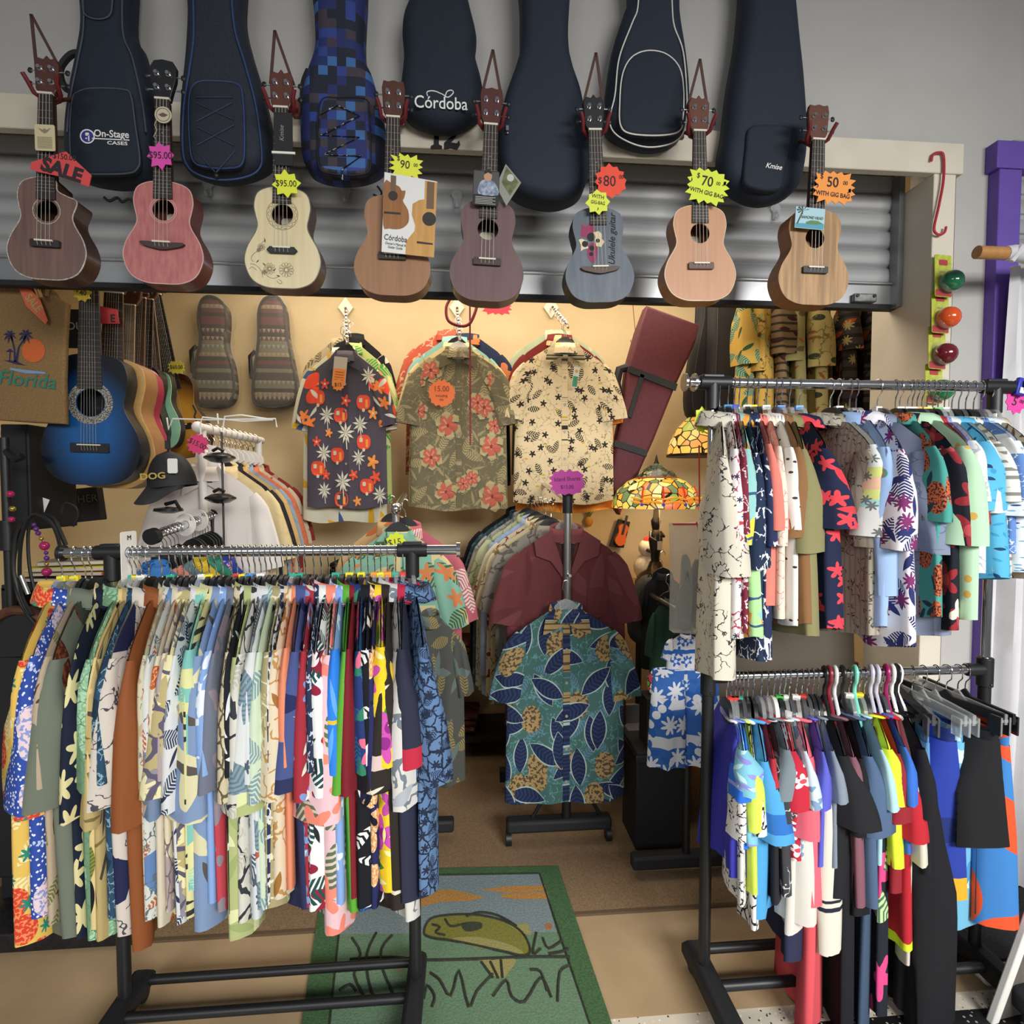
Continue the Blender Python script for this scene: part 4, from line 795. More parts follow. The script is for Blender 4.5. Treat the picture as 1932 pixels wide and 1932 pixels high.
# ------------------------------------------------------------------ ukuleles
UO = [(0, 0), (.17, .010), (.305, .085), (.372, .25), (.345, .40), (.265, .545), (.243, .625), (.262, .72), (.275, .82), (.24, .935), (.13, .992), (0, 1)]
def uke_outline(cut=0):
    Rr = list(UO)
    if cut: Rr = UO[:7] + [(.262, .69), (.285, .76), (.27, .80), (.19, .83), (.10, .88), (.085, .97), (0, 1)]
    pts = Rr + [(-x, z) for x, z in UO[::-1][1:-1]]
    return spline(pts, 5)
YU = 1.60
UG = 'ukuleles hung across the shutter'
RED = flatm('6a1a20', .5); LEA = flatm('4a3027', .7)
def inlay(m, cx, cz, r, y, k): m.flat([circ(cx, cz, r, 10)], y, k)
def ukulele(label, nut, top, bot, wl, topm, sidem, binding=None, head='crown', headm=None, neckm=None, bridge='std', bridgem=None, rosette=None, hole=True, cut=0, dots=True, fret=None, strings=True, deco=None, loop=None, hz=.71, bz=.36, yy=None, name='ukulele', cat='ukulele', group=UG, dp=.062, ns=4, finish=None, pegs=True):
    YU = yy or globals()['YU']; pb, pn = PY(*bot, YU), PY(*nut, YU); ax = pn - pb; a = math.atan2(ax.x, ax.z); H = (PY(*top, YU) - pb).length; N = ax.length / H
    W = wl * mpp(*bot, YU) / (.744 * H)
    o = thing(name, label, cat, pb, (0, a, 0), group); S = lambda q: [(x * H * W, z * H) for x, z in q]
    neckm = neckm or wood('4a2b20', '5c382a'); headm = headm or neckm; fret = fret or flatm('2a201d', .5); bridgem = bridgem or flatm('241d1b', .45)
    q = S(uke_outline(cut)); topm = finish(H, W) if finish else topm
    m = MB(); m.add([(x, y, z) for y in (.004, dp) for x, z in q], [(j, (j + 1) % len(q), len(q) + (j + 1) % len(q), len(q) + j) for j in range(len(q))]); m.flat([q], dp); m.build('body_shell', sidem, o, angle=60)
    hc = circ(0, hz * H, .105 * H, 28)
    m = MB(); m.prism(q, 0, .004, 0, [hc] if hole else []); sb = m.build('soundboard', topm, o, angle=40)
    if hole and name == 'ukulele': m = MB(); m.flat([rrect(.16 * H, .09 * H, .01, cz=(hz + .02) * H)], dp - .002); m.build('paper_label', flatm('d8d0bc', .8), o)
    if binding:
        m = MB(); m.tube([(x, .001, z) for x, z in q], .0017, 6, closed=True); m.build('binding', binding, o)
    if rosette:
        m = MB()
        for r0, r1 in rosette[1]: m.flat([circ(0, hz * H, r1 * H, 36), circ(0, hz * H, r0 * H, 36)[::-1]], -.0006)
        m.build('rosette', rosette[0], o)
    if deco: deco(o, H, W)
    fe = (hz + .105) * H if not hole or hz < .8 else .93 * H
    m = MB(); m.rings([[(-.062 * H, .0, N * H), (.062 * H, .0, N * H), (.045 * H, .018, N * H), (-.045 * H, .018, N * H)], [(-.078 * H, .0, 1.0 * H), (.078 * H, .0, 1.0 * H), (.06 * H, .022, 1.0 * H), (-.06 * H, .022, 1.0 * H)], [(-.08 * H, 0, .985 * H), (.08 * H, 0, .985 * H), (.07 * H, .055, .985 * H), (-.07 * H, .055, .985 * H)]]); m.build('neck', neckm, o)
    m = MB(); m.rings([[(-.068 * H, -.005, N * H), (.068 * H, -.005, N * H), (.068 * H, .001, N * H), (-.068 * H, .001, N * H)], [(-.09 * H, -.005, fe), (.09 * H, -.005, fe), (.09 * H, .001, fe), (-.09 * H, .001, fe)]])
    sc = (N - bz) * H
    for i in range(1, 19):
        z = N * H - sc * (1 - 2 ** (-i / 12)); 
        if z < fe + .004: break
        w = (.068 + .022 * (N * H - z) / (N * H - fe)) * H; m.box((0, -.0052, z), (2 * w, .0016, .0010), 1)
        if i in (4, 6, 9, 11): zz = N * H - sc * (1 - 2 ** (-(i + .5) / 12)); m.flat([circ(0, zz, .0022, 8)], -.0054, 1)
    m.build('fretboard', [fret, flatm('98958c' if name == 'ukulele' else '8a877c', .3, .6)], o, smooth=False)
    m = MB(); m.box((0, -.004, N * H + .002), (.14 * H, .009, .005)); m.build('nut', flatm('d8d2c2', .4), o)
    hs = {'crown': [(-.065, 0), (-.1, .06), (-.115, .3), (-.08, .36), (-.03, .345), (0, .385), (.03, .345), (.08, .36), (.115, .3), (.1, .06), (.065, 0)],
          'round': [(-.065, 0), (-.085, .08), (-.12, .2), (-.125, .32), (-.09, .38), (0, .395), (.09, .38), (.125, .32), (.12, .2), (.085, .08), (.065, 0)],
          'plain': [(-.065, 0), (-.1, .08), (-.115, .3), (-.1, .37), (-.05, .36), (0, .375), (.05, .36), (.1, .37), (.115, .3), (.1, .08), (.065, 0)]}[head]
    m = MB(); m.prism([(x * H, N * H + z * H) for x, z in hs], -.002, .012); hd = m.build('headstock', headm, o, bevel=.002)
    for sx in (-1, 1):
        for z in (.12, .25):
            zz = (N + z) * H; m = MB(); m.cyl((sx * .055 * H, -.002, zz), (sx * .055 * H, -.012, zz), .0048, 12, 0); m.cyl((sx * .055 * H, -.001, zz), (sx * .055 * H, -.004, zz), .007, 12, 0)
            m.cyl((sx * .1 * H, .008, zz), (sx * .155 * H, .008, zz), .002, 8, 0); m.ball((sx * .175 * H, .008, zz), .007, 8, 1, (1, .5, 1.1)); m.build('tuning_peg', [CHROME, BLK], o)
    bw = .24 if bridge == 'std' else .25
    bq = {'std': rrect(bw * H * 1.15, .07 * H, .003, cz=bz * H), 'smile': spline([(-.2 * H, (bz + .025) * H), (0, (bz + .02) * H), (.2 * H, (bz + .025) * H), (.19 * H, (bz - .01) * H), (.1 * H, (bz - .035) * H), (0, (bz - .05) * H), (-.1 * H, (bz - .035) * H), (-.19 * H, (bz - .01) * H)], 3),
          'wing': [(-.15 * H, bz * H), (-.12 * H, (bz + .032) * H), (.12 * H, (bz + .032) * H), (.15 * H, bz * H), (.12 * H, (bz - .032) * H), (-.12 * H, (bz - .032) * H)]}[bridge]
    m = MB(); m.prism(bq, -.009, .001); br = m.build('bridge', bridgem, o, bevel=.0015)
    m = MB(); m.box((0, -.0105, (bz + .022) * H), (.17 * H, .006, .004)); m.build('saddle', flatm('d8d2c2', .4), br)
    for x in [(-.5 + i / (ns - 1)) * (.084 if ns == 4 else .075) for i in range(ns)]:
        if strings: m = MB(); m.tube([(x * 1.1 * H, -.0075, N * H), (x * 1.45 * H, -.0125, (bz + .022) * H), (x * 1.45 * H, -.009, (bz - .02) * H)], .0006 if ns == 4 else .0005, 5); m.build('string', flatm('b5b2a8' if ns == 4 else 'a5a196', .3), o)
    if loop or loop is None and name == 'ukulele':
        hk = PY(*nut, YU); tp = pb + (Matrix.Rotation(a, 3, 'Y') @ Vector((0, 0, (N + .12) * H)))
        g = thing('neck_hanger', 'red armed hanger gripping the ' + label.split(',')[0], 'wall hanger', tp + Vector((0, .1, 0)), (0, a, 0), 'red ukulele hangers')
        m = MB(); m.box((0, .05, .065), (.03, .015, .05)); m.cyl((0, .04, .06), (0, -.075, -.03), .005, 10); m.build('mount', wood('5a2b22', '6a3428'), g, bevel=.003)
        m = MB()
        for s in (-1, 1): m.tube([(0, -.07, -.03), (s * .02, -.082, -.032), (s * .033, -.098, -.026), (s * .036, -.116, -.008), (s * .042, -.124, .006)], .0055, 8)
        m.build('arms', RED, g)
        if loop:
            m = MB(); w = Matrix.Rotation(-a, 3, 'Y') @ (PY(*loop, YU + .08) - (tp + Vector((0, .1, 0)))); w = Vector((w.x, -.085, w.z))
            for s in (-1, 1): m.add([(s * .032 + dx, -.09 + dy, .035) for dx, dy in ((-.004, 0), (.004, 0), (.004, .002), (-.004, .002))] + [(w.x + dx, w.y + dy, w.z) for dx, dy in ((-.004, 0), (.004, 0), (.004, .002), (-.004, .002))], [(0, 1, 5, 4), (1, 2, 6, 5), (2, 3, 7, 6), (3, 0, 4, 7)])
            m.build('leather_loop', LEA, g)
    return o, H, W
ABA = noisy('c9c3b4', '8f8a84', 150, .3); PALEB = flatm('cdb8a4', .4)
def flowers(o, H, W):
    m = MB(); T = lambda px, py: ((px - 534.5) / 190 * H, (544 - py) / 190 * H)
    def fl(x, y, r, n):
        cx, cz = T(x, y); r = r / 190 * H
        for i in range(n):
            a = 2 * pi * i / n; m.tube([(cx + r * .3 * cos(a), -.0004, cz + r * .3 * sin(a)), (cx + r * .9 * cos(a - .22), -.0004, cz + r * .9 * sin(a - .22)), (cx + r * cos(a), -.0004, cz + r * sin(a)), (cx + r * .9 * cos(a + .22), -.0004, cz + r * .9 * sin(a + .22)), (cx + r * .3 * cos(a), -.0004, cz + r * .3 * sin(a))], .0004, 4)
        m.tube([(cx + r * .27 * cos(2 * pi * i / 12), -.0004, cz + r * .27 * sin(2 * pi * i / 12)) for i in range(12)], .0006, 4, closed=True)
    fl(541, 509, 14, 12); fl(510, 508, 11, 10); fl(495, 468, 7, 9); fl(490, 474, 4, 7); fl(500, 515, 5, 8)
    for p in ([(496, 460), (501, 455), (500, 450)], [(488, 476), (480, 482), (476, 490), (480, 496)], [(474, 500), (484, 502), (494, 512), (497, 525)], [(472, 510), (478, 506), (486, 512)], [(503, 520), (515, 526), (528, 522)], [(523, 530), (529, 536), (533, 532), (527, 528)]):
        m.tube([(T(*q)[0], -.0004, T(*q)[1]) for q in spline(p, 4, False)], .0005, 4)
    for x, y, aa in ((488, 495, .8), (526, 521, -.3), (502, 456, 1.5), (519, 510, .6), (500, 500, 2.2)):
        cx, cz = T(x, y); m.flat([[(cx + cos(aa) * u - sin(aa) * v, cz + sin(aa) * u + cos(aa) * v) for u, v in ((-.006, 0), (0, .0018), (.006, .001), (0, -.0016))]], -.0006)
    m.build('etched_flowers', flatm('4a3a2c', .7), o)
    m = MB()      # ring of knotwork round the hole
    for i in range(14):
        a = 2 * pi * i / 14; r = .133 * H; m.tube([(r * cos(a + d) * k, -.0008, .73 * H + r * sin(a + d) * k) for d, k in ((-.2, .95), (-.08, 1.06), (.08, 1.06), (.2, .95))], .0005, 4)
    m.build('knotwork', flatm('6a543f', .7), o)
def fishart(o, H, W):
    T = lambda px, py: ((px - 1134) / 178 * H * .98 - (448 - py) / 178 * H * .02, (570 - py) / 178 * H); m = MB()
    m.flat([[T(*p) for p in ((1102, 422), (1110, 428), (1117, 420), (1121, 426), (1126, 424), (1130, 440), (1124, 450), (1104, 447), (1098, 444))]], -.0005, 0)
    m.flat([[T(*p) for p in spline([(1122, 458), (1130, 466), (1128, 485), (1120, 496), (1110, 484), (1112, 464)], 4)]], -.0006, 0)
    m.flat([[T(*p) for p in ((1094, 452), (1100, 450), (1110, 454), (1112, 468), (1102, 470), (1097, 474), (1098, 462))]], -.0007, 1)
    m.flat([[T(*p) for p in ((1124, 438), (1135, 436), (1141, 442), (1140, 450), (1145, 456), (1138, 466), (1128, 464))]], -.0007, 1)
    for x, y, r in ((1119, 447, 8), (1106, 460, 6), (1132, 454, 4), (1119, 468, 5), (1117, 479, 4)): m.flat([circ(*T(x, y), r / 178 * H, 16)], -.001, 2)
    m.build('painted_fish', [flatm('8a2450', .6), flatm('d9c7a0', .6), INK], o)
    x, z = T(1161, 452); txt('Ukulele guitar', .027, INK, o, (x, -.0008, z), (90, -87, 0), shear=.3, sx=.95, bold=.004, name='painted_lettering')
ukulele('dark brown cutaway ukulele with pearl binding, leftmost in the row', (88, 180), (88, 335), (88, 527), 148, wood('5f4a47', '7a5c50', 6, .35), wood('3a2219', '4c2d20', 6), ABA, 'crown', wood('4a2a20', '552f24'), bridge='std', rosette=(ABA, [(.125, .133)]), cut=1, loop=(93, 64), hz=.675, bz=.345)
ukulele('pink stained ukulele with pale binding and smile shaped bridge', (308, 190), (308, 343), (308, 535), 150, noisy('b5706c', 'a55c5a', 90, .45, (1, 1, .25), coat=.1), wood('5a2a28', '6b3430', 6), flatm('c9a39d', .4), 'round', BLK, bridge='smile', bridgem=flatm('3a2a26', .5), rosette=(flatm('d6aaa2', .5), [(.108, .113), (.125, .13)]), loop=False, hz=.725, bz=.375)
ukulele('cream ukulele etched with flowers and a ring of knotwork', (531, 206), (534, 353), (534, 544), 143, noisy('d9cda6', 'cfc096', 60, .4, (1, 1, .05)), wood('4d372c', '5a4234', 6), flatm('6a6560', .4), 'crown', wood('532b20', '5e3226'), bridge='wing', bridgem=BLK, rosette=(flatm('6a543f', .6), [(.103, .107), (.150, .154), (.116, .119)]), deco=flowers, loop=(533, 92), hz=.73, bz=.37)
ukulele('natural mahogany ukulele behind a folded owner booklet', (742, 224), (741, 368), (740, 557), 144, wood('9a7152', '8b6346', 5, .55), wood('5d3f2b', '6b4a33', 6), None, 'plain', wood('4a2a20', '552f24'), bridge='std', loop=None, hz=.71, bz=.385)
ukulele('matte purple brown ukulele with two photo cards', (926, 238), (920, 378), (917, 568), 139, wood('6a5152', '5e4747', 6, .6), wood('4b352c', '5b4032', 6), None, 'plain', wood('4a2420', '522a24'), bridge='std', bridgem=flatm('33251f', .5), loop=(928, 126), hz=.715, bz=.385)
ukulele('dark slate blue ukulele painted with a fish and black lettering', (1122, 248), (1132, 392), (1134, 570), 129, noisy('4c5562', '5c6570', 60, .5, (1, 1, .12)), flatm('1f2126', .5), None, 'crown', BLK, bridge='smile', bridgem=flatm('4a352a', .5), hole=False, deco=fishart, loop=(1115, 131), bz=.345)
ukulele('pale natural ukulele with light binding and plain top', (1319, 250), (1322, 388), (1322, 567), 133, wood('c08f6c', 'b68463', 5, .5), wood('8a5a38', '9a6742', 6), flatm('d9bf9c', .4), 'crown', wood('58301f', '643826'), bridge='std', bridgem=flatm('5a4132', .5), loop=(1304, 142), hz=.71, bz=.36)
ukulele('zebra grained ukulele with a beach postcard, rightmost in the row', (1543, 266), (1536, 395), (1534, 575), 132, noisy('b38c5e', '8e6c45', 55, .5, (1, 1, .06), lo=.4, hi=.6), wood('8b5a33', '9b683e', 6), None, 'plain', wood('58301f', '643826'), bridge='std', bridgem=BLK, loop=None, hz=.70, bz=.36)
# ------------------------------------------------------------------ tags and cards
HAND = flatm('231a22', .7, name='marker_pen'); TG = 'price tags'
def ptag(label, px, py, y, shape, col, texts, tilt=0, name='price_tag', cat='price tag', th=.0008, ink=HAND, glow=.0, turn=0):
    """shape: list of px points, or a function of k (metres per px) giving an outline"""
    c = PY(px, py, y); k = mpp(px, py, y); q = LP(shape, c, y) if isinstance(shape, list) else shape(k)
    o = thing(name, label, cat, c, (0, R(tilt), R(turn)), TG if name == 'price_tag' else None)
    m = MB(); m.prism(q, -th, th); m.build('card', flatm(col, .65), o, smooth=False)
    for s, dx, dz, size, *rest in texts: txt(s, size * k, ink, o, (dx * k, -th - .0006, -dz * k), (90, rest[0] if rest else 0, 0), bold=rest[1] if len(rest) > 1 else 0, sx=rest[2] if len(rest) > 2 else .9)
    return o
yt_ = 1.582
ptag('red coupon shaped sale tag, $150, on the brown cutaway ukulele', 115, 318, yt_, [(57, 318), (60, 306), (125, 286), (173, 331), (168, 353), (113, 333), (70, 324)], 'd2494a', [('SALE', 2, 4, 37, 17, .045, 1.0), ('$150.00', 8, -22, 15, 6)], ink=flatm('2a1f26', .7))
ptag('magenta star tag, $95.00, on the pink ukulele', 303, 294, yt_, lambda k: burst(27 * k, 27 * k, 8, .72), 'd64aa6', [('$95.00', 0, 0, 19, 0, 0, .85)])
ptag('yellow star tag, $95.00, on the cream ukulele', 540, 347, yt_, lambda k: burst(27 * k, 27 * k, 8, .72, 2), 'd9e23c', [('$95.00', 0, 0, 17, 0, 0, .85)])
ptag('yellow burst tag, $90, above the booklet', 767, 314, yt_, lambda k: burst(32 * k, 24 * k, 13, .72, 3, 1), 'dbe045', [('$', -16, -12, 12), ('90', -3, -2, 21), ('00', 17, -4, 9)], 6)
ptag('red orange burst tag, $80, on the slate blue ukulele', 1152, 342, yt_, lambda k: burst(31 * k, 31 * k, 12, .84, 4), 'e2482f', [('$', -20, 0, 16), ('80', -2, 1, 27), ('00', 20, -8, 10)])
ptag('small yellow star tag, WITH GIG-BAG, under the $80 tag', 1128, 382, yt_ - .004, lambda k: burst(23 * k, 23 * k, 8, .78, 5), 'd5e04a', [('WITH', 0, -10, 10, 8), ('GIG-BAG', 0, 1, 9, 6, 0, .75), ('♪', 0, 12, 9)], 0)
NOTE = '♪'
ptag('yellow burst tag, $70 WITH GIG BAG, with drawn notes', 1335, 352, yt_, lambda k: burst(40 * k, 32 * k, 16, .8, 6, 1), 'cfe03c', [('$', -20, -16, 13), ('70', -2, -8, 25, 0, .01), ('00', 19, -8, 9), ('WITH GIG BAG', 0, 12, 11, 4, .01, .85), ('♪', -32, -6, 13), ('♫', 30, -10, 13), ('♪', 34, 14, 12)], 8)
ptag('orange burst tag, $50 WITH GIG BAG, with drawn notes', 1574, 354, yt_, lambda k: burst(40 * k, 30 * k, 16, .8, 7, 1), 'eb9440', [('$', -25, -17, 12), ('50', -4, -8, 25, 0, .01), ('00', 20, -9, 10), ('WITH GIG BAG', -2, 13, 11, 2, .01, .85), ('♪', -32, 0, 12), ('♫', 28, 4, 13)], 3)
o = ptag('cream paper card with a bird emblem on the brown cutaway ukulele', 85, 260, yt_, lambda k: rrect(38 * k, 51 * k, 3 * k), 'ccbf98', [], name='hang_tag', cat='hang tag')
k = mpp(85, 260, yt_); m = MB(); m.flat([[(-12 * k, 18 * k), (-3 * k, 15 * k), (0, 18 * k), (4 * k, 15 * k), (12 * k, 19 * k), (5 * k, 11 * k), (0, 8 * k), (-5 * k, 11 * k)]], -.0016)
for i in range(9): m.flat([[(-14 * k, (-i * 2.6 + 1) * k), (-14 * k, (-i * 2.6) * k), (14 * k, (-i * 2.6) * k), (14 * k, (-i * 2.6 + 1) * k)]], -.0015)
m.build('print', flatm('8a8064', .8), o)
o = ptag('round cream hang tag on the pink ukulele neck', 308, 217, yt_, lambda k: circ(0, 0, 16 * k, 24), 'c6baa0', [], name='hang_tag', cat='hang tag'); k = mpp(308, 217, yt_)
m = MB(); m.flat([circ(0, 0, 13 * k, 24), circ(0, 0, 12 * k, 24)[::-1]], -.0014); m.flat([[(-9 * k, 0), (0, 4 * k), (9 * k, 0), (3 * k, -4 * k), (-3 * k, -4 * k)]], -.0014); m.build('print', flatm('5f574a', .8), o); m = MB(); m.tube([(-12 * k, 0, -8 * k), (-17 * k, 0, -20 * k), (-13 * k, 0, -30 * k), (-19 * k, 0, -42 * k), (-16 * k, 0, -46 * k)], .0008, 5); m.build('string', flatm('c6baa0', .8), o)
# black accessory pouch on the cream ukulele's neck
q = PY(531, 268, yt_); k = mpp(531, 268, yt_); o = thing('string_packet', 'black paper packet slid behind the strings of the cream ukulele', 'packet', q); m = MB(); m.box((3 * k, .006, 8 * k), (34 * k, .003, 100 * k)); m.build('packet', BLKM, o); m = MB(); m.box((3 * k, .003, -19 * k), (44 * k, .004, 4 * k)); m.build('white_clip', WHT, o); txt('Kmise', 12 * k, flatm('8d8d8d', .7), o, (0, .0038, 18 * k), (90, -90, 0), shear=.3)
# booklet on the mahogany ukulele
q = PY(771, 407, yt_ - .004); k = mpp(771, 407, yt_); o = thing('booklet', 'white folded booklet picturing two guitars, tucked on the mahogany ukulele', 'booklet', q, (0, R(2), 0))
T = lambda pts: [((x - 771) * k, (407 - y) * k) for x, y in pts]
m = MB(); m.prism(T([(724, 330), (823, 340), (821, 482), (722, 478)]), -.0015, .0015, 0)
m.flat([T(spline([(738, 350), (752, 355), (757, 362), (764, 362), (762, 375), (760, 382), (770, 398), (771, 420), (757, 433), (735, 434), (724, 428), (724, 350)], 3))], -.0022, 1)
m.flat([T([(800, 340), (823, 342), (821, 482), (767, 480), (768, 455), (783, 435), (784, 425), (777, 405), (778, 385), (790, 377), (800, 375)])], -.002, 2)
m.flat([T([(804, 341), (818, 342), (818, 392), (804, 392)])], -.0024, 3); m.flat([T([(736, 335), (746, 336), (746, 365), (736, 365)])], -.0024, 3); m.flat([T(circ(741, 373, 9, 18))], -.0026, 4); m.flat([T(circ(810, 411, 13, 18))], -.0026, 4); m.flat([T([(725, 403), (756, 403), (756, 407), (725, 407)])], -.0026, 4); m.flat([T([(788, 454), (818, 456), (818, 459), (788, 458)])], -.0026, 4)
m.build('cover', [flatm('dcdcda', .4), wood('9a6a3c', '85562c'), wood('c99a5a', 'b98848'), flatm('6b563f', .5), flatm('2c241f', .5)], o, smooth=False)
txt('Córdoba', 15 * k, flatm('4a4a4a', .7), o, (-23 * k, -.003, -45 * k), (90, 4, 0), sx=.8); txt("Owner's Manual &\nGuitar Guide", 6.5 * k, flatm('7a7a7a', .7), o, (-23 * k, -.003, -59 * k), (90, 4, 0), sx=.8)
# photo cards on the purple brown ukulele (generic pictures)
q = PY(917, 355, yt_); o = thing('photo_card', 'dark card picturing a person in a checked shirt on the purple brown ukulele', 'card', q, (0, R(2), 0))
T = lambda pts: [((x - 917) * k, (355 - y) * k) for x, y in pts]; m = MB(); m.prism(T(rrect(50, 66, 4, cx=917, cz=355)), -.001, .001, 0)
m.flat([T([(893, 324), (941, 324), (941, 368), (893, 368)])], -.0014, 1); m.flat([T(spline([(903, 367), (905, 346), (913, 340), (925, 340), (936, 347), (940, 367)], 3))], -.0018, 2); m.flat([T(spline([(914, 340), (913, 328), (920, 322), (927, 328), (926, 340)], 3))], -.0020, 3); m.flat([T([(913, 330), (913, 324), (920, 320), (927, 324), (927, 329), (920, 326)])], -.0022, 0)
for i in range(5): m.flat([T([(897, 372 + i * 3), (936 - i % 2 * 6, 372 + i * 3), (936 - i % 2 * 6, 373.2 + i * 3), (897, 373.2 + i * 3)])], -.0016, 4)
m.build('print', [flatm('1f1f22', .4), flatm('4a4748', .5), noisy('5b6c86', 'a8b2c0', 90, .6), flatm('b98a70', .6), flatm('a9a9a9', .6)], o, smooth=False)
q = PY(961, 350, yt_ + .004); o = thing('photo_card', 'green photo card hanging diagonally beside the purple brown ukulele', 'card', q); T = lambda pts: [((x - 961) * k, (350 - y) * k) for x, y in pts]
m = MB(); m.prism(T([(954, 310), (984, 344), (955, 389), (935, 352)]), -.001, .001, 0); m.flat([T([(955, 315), (979, 344), (962, 370), (946, 345)])], -.0014, 1); m.flat([T(circ(963, 336, 7, 14))], -.0018, 2); m.build('print', [flatm('8b8a80', .4), noisy('3e4a2c', '6b7446', 70, .6), flatm('b9b9b4', .6)], o, smooth=False)
# postcard on the zebra ukulele
q = PY(1527, 412, yt_); o = thing('postcard', 'blue beach postcard tucked on the zebra grained ukulele', 'postcard', q, (0, R(3), 0)); T = lambda pts: [((x - 1527) * k, (412 - y) * k) for x, y in pts]
m = MB(); m.prism(T([(1497, 391), (1559, 391), (1559, 433), (1497, 433)]), -.001, .001, 0); m.flat([T([(1498, 424), (1558, 421), (1558, 432), (1498, 432)])], -.0014, 1); m.flat([T([(1520, 420), (1530, 416), (1545, 416), (1556, 421), (1540, 424), (1520, 424)])], -.0016, 2)
m.flat([T([(1500, 425), (1506, 410), (1511, 398), (1513, 399), (1508, 412), (1503, 425)])], -.0018, 3)
for a in range(7): m.flat([T([(1512, 398), (1512 + 13 * cos(a * .7 + .2), 397 - 9 * sin(a * .7 + .2)), (1512 + 13 * cos(a * .7 + .5), 398 - 8 * sin(a * .7 + .5))])], -.0019, 3)
m.build('print', [flatm('9fc4cf', .4), flatm('3f93a8', .4), flatm('4f7a4a', .5), flatm('2d3a34', .5)], o, smooth=False); txt('DIAMOND HEAD', 8 * k, flatm('6a6f60', .6), o, (4 * k, -.002, 1 * k), sx=.8)
# ================================================================== front facing shirts
DSP = {}
def display_meshes(var, A=.008, kind='shirt'):
    key = (var, A, kind)
    if key in DSP: return DSP[key]
    fns = torso_fns(.70, .200, .222, .085, .060, .012, .022, var * 5 + 1, A, scoop=.02, tail=.012); L = []
    mb = MB(); torso(mb, fns, 30, 26); L.append(('body', mb))
    sl = (.25, R(21), .046, .064, .024) if kind == 'shirt' else (.52, R(4), .06, .05, .026)
    for sg in (-1, 1): mb = MB(); sleeve(mb, sg, .166, -.085, *sl, seed=var * 3 + sg, n=20, nr=12); L.append(('sleeve', mb))
    mb = MB(); collar(mb, .062, .03, .03, 28, .035); L.append(('collar', mb))
    out = []
    for nm, mb in L: o = mb.build(nm, WHT, angle=180, raw=True); out.append((nm, o.data)); bpy.data.objects.remove(o)
    DSP[key] = (out, fns); return DSP[key]
def front_at(fns):
    P, fold, thick = fns
    def f(x, z):
        lo, hi = 0., 1.; t = .5
        for _ in range(12):
            t = (lo + hi) / 2; u0 = max(-1, min(1, x / .21)); zz = P(u0, t)[1]
            if zz > z: lo = t
            else: hi = t
        u0 = max(-1, min(1, x / (.200 + .022 * min(1, t * 3.2) ** .8 + .012 * t)))
        return fold(u0, t) - thick(u0, t)
    return f
def display_shirt(label, fab, top, hem, half, y, var=0, detail=True, cat='shirt', name='aloha_shirt', group=None, collar_open=False, tagc='d8d2c4', alt=None, motifs=None, pocket=True, kind='shirt', rot=0, hang='clear', T=1.):
    """top = pixel of the collar's top, hem = pixel row of the hem, half = half body width in pixels"""
    c = PY(*top, y); e = PY(top[0], hem, y); sz = (c.z - e.z) / .73; sx = half * mpp(*top, y) / .222
    c.z -= .03 * sz; o = thing(name, label, cat, c, (0, 0, rot), group, (sx, T, sz)); ms, fns = display_meshes(var, kind=kind)
    for nm, me in ms: mput(o, nm, me, (alt or {}).get(nm, fab))
    if detail:
        f = front_at(fns); mb = MB()
        for sg in (-1, 1):
            if collar_open: q = [(sg * .058, .005), (sg * .125, -.035), (sg * .118, -.085), (sg * .062, -.105), (sg * .012, -.17), (sg * .004, -.16), (sg * .04, -.06)]
            else: q = [(sg * .05, .012), (sg * .082, -.022), (sg * .092, -.085), (sg * .045, -.066), (sg * .010, -.05), (sg * .016, -.03)]
            mb.flat([q], lambda x, z: min(f(x, z), -.012) - .012 - .004 * (z < -.02))
        o2 = mb.build('lapel', (alt or {}).get('lapel', fab), o, smooth=False)
        mb = MB(); zs = [(-.17 if collar_open else -.05) - i * .02 for i in range(27 if collar_open else 33)]
        mb.rings([[(x, f(x, z) - dy, z) for x, dy in ((-.014, .0), (-.013, .0025), (.013, .0025), (.014, .0))] for z in zs if z > -.695], None, False, (False, False)); mb.build('placket', (alt or {}).get('placket', fab), o)
        for z in (-.14, -.26, -.38, -.5, -.62):
            if not collar_open or z < -.17: mb = MB(); mb.cyl((0, f(0, z) - .002, z), (0, f(0, z) - .005, z), .0055, 12); mb.build('button', flatm('8d8878', .4), o)
        if collar_open:
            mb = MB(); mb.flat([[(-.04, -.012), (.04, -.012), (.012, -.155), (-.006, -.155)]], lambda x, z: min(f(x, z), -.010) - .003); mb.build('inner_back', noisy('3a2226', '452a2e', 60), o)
        mb = MB(); mb.box((0, -.030 if not collar_open else -.028, -.032), (.055, .002, .022)); mb.build('label_patch', flatm(tagc, .7), o)
        if pocket:
            mb = MB(); q = [(.075, -.2), (.155, -.2), (.155, -.29), (.115, -.305), (.075, -.29)]; mb.flat([q], lambda x, z: f(x, z) - .003); mb.build('pocket', fab, o, smooth=False)
        if motifs: motifs(o, f)
    if hang:
        cl = PY(top[0], top[1], y)
        hanger(f"{ {'clear': 'clear', 'black': 'black', 'white': 'white', 'smoke': 'grey translucent'}[hang]} hanger inside the {label.split(',')[0]}"[:200], (cl.x, y, cl.z + .072), (0, 0, rot), hang, '-', .008, 'hangers of the front facing shirts', 'neck_bar')
    return o
def poly(cx, cz, pts, s=1, a=0): return [(cx + s * (x * cos(a) - z * sin(a)), cz + s * (x * sin(a) + z * cos(a))) for x, z in pts]
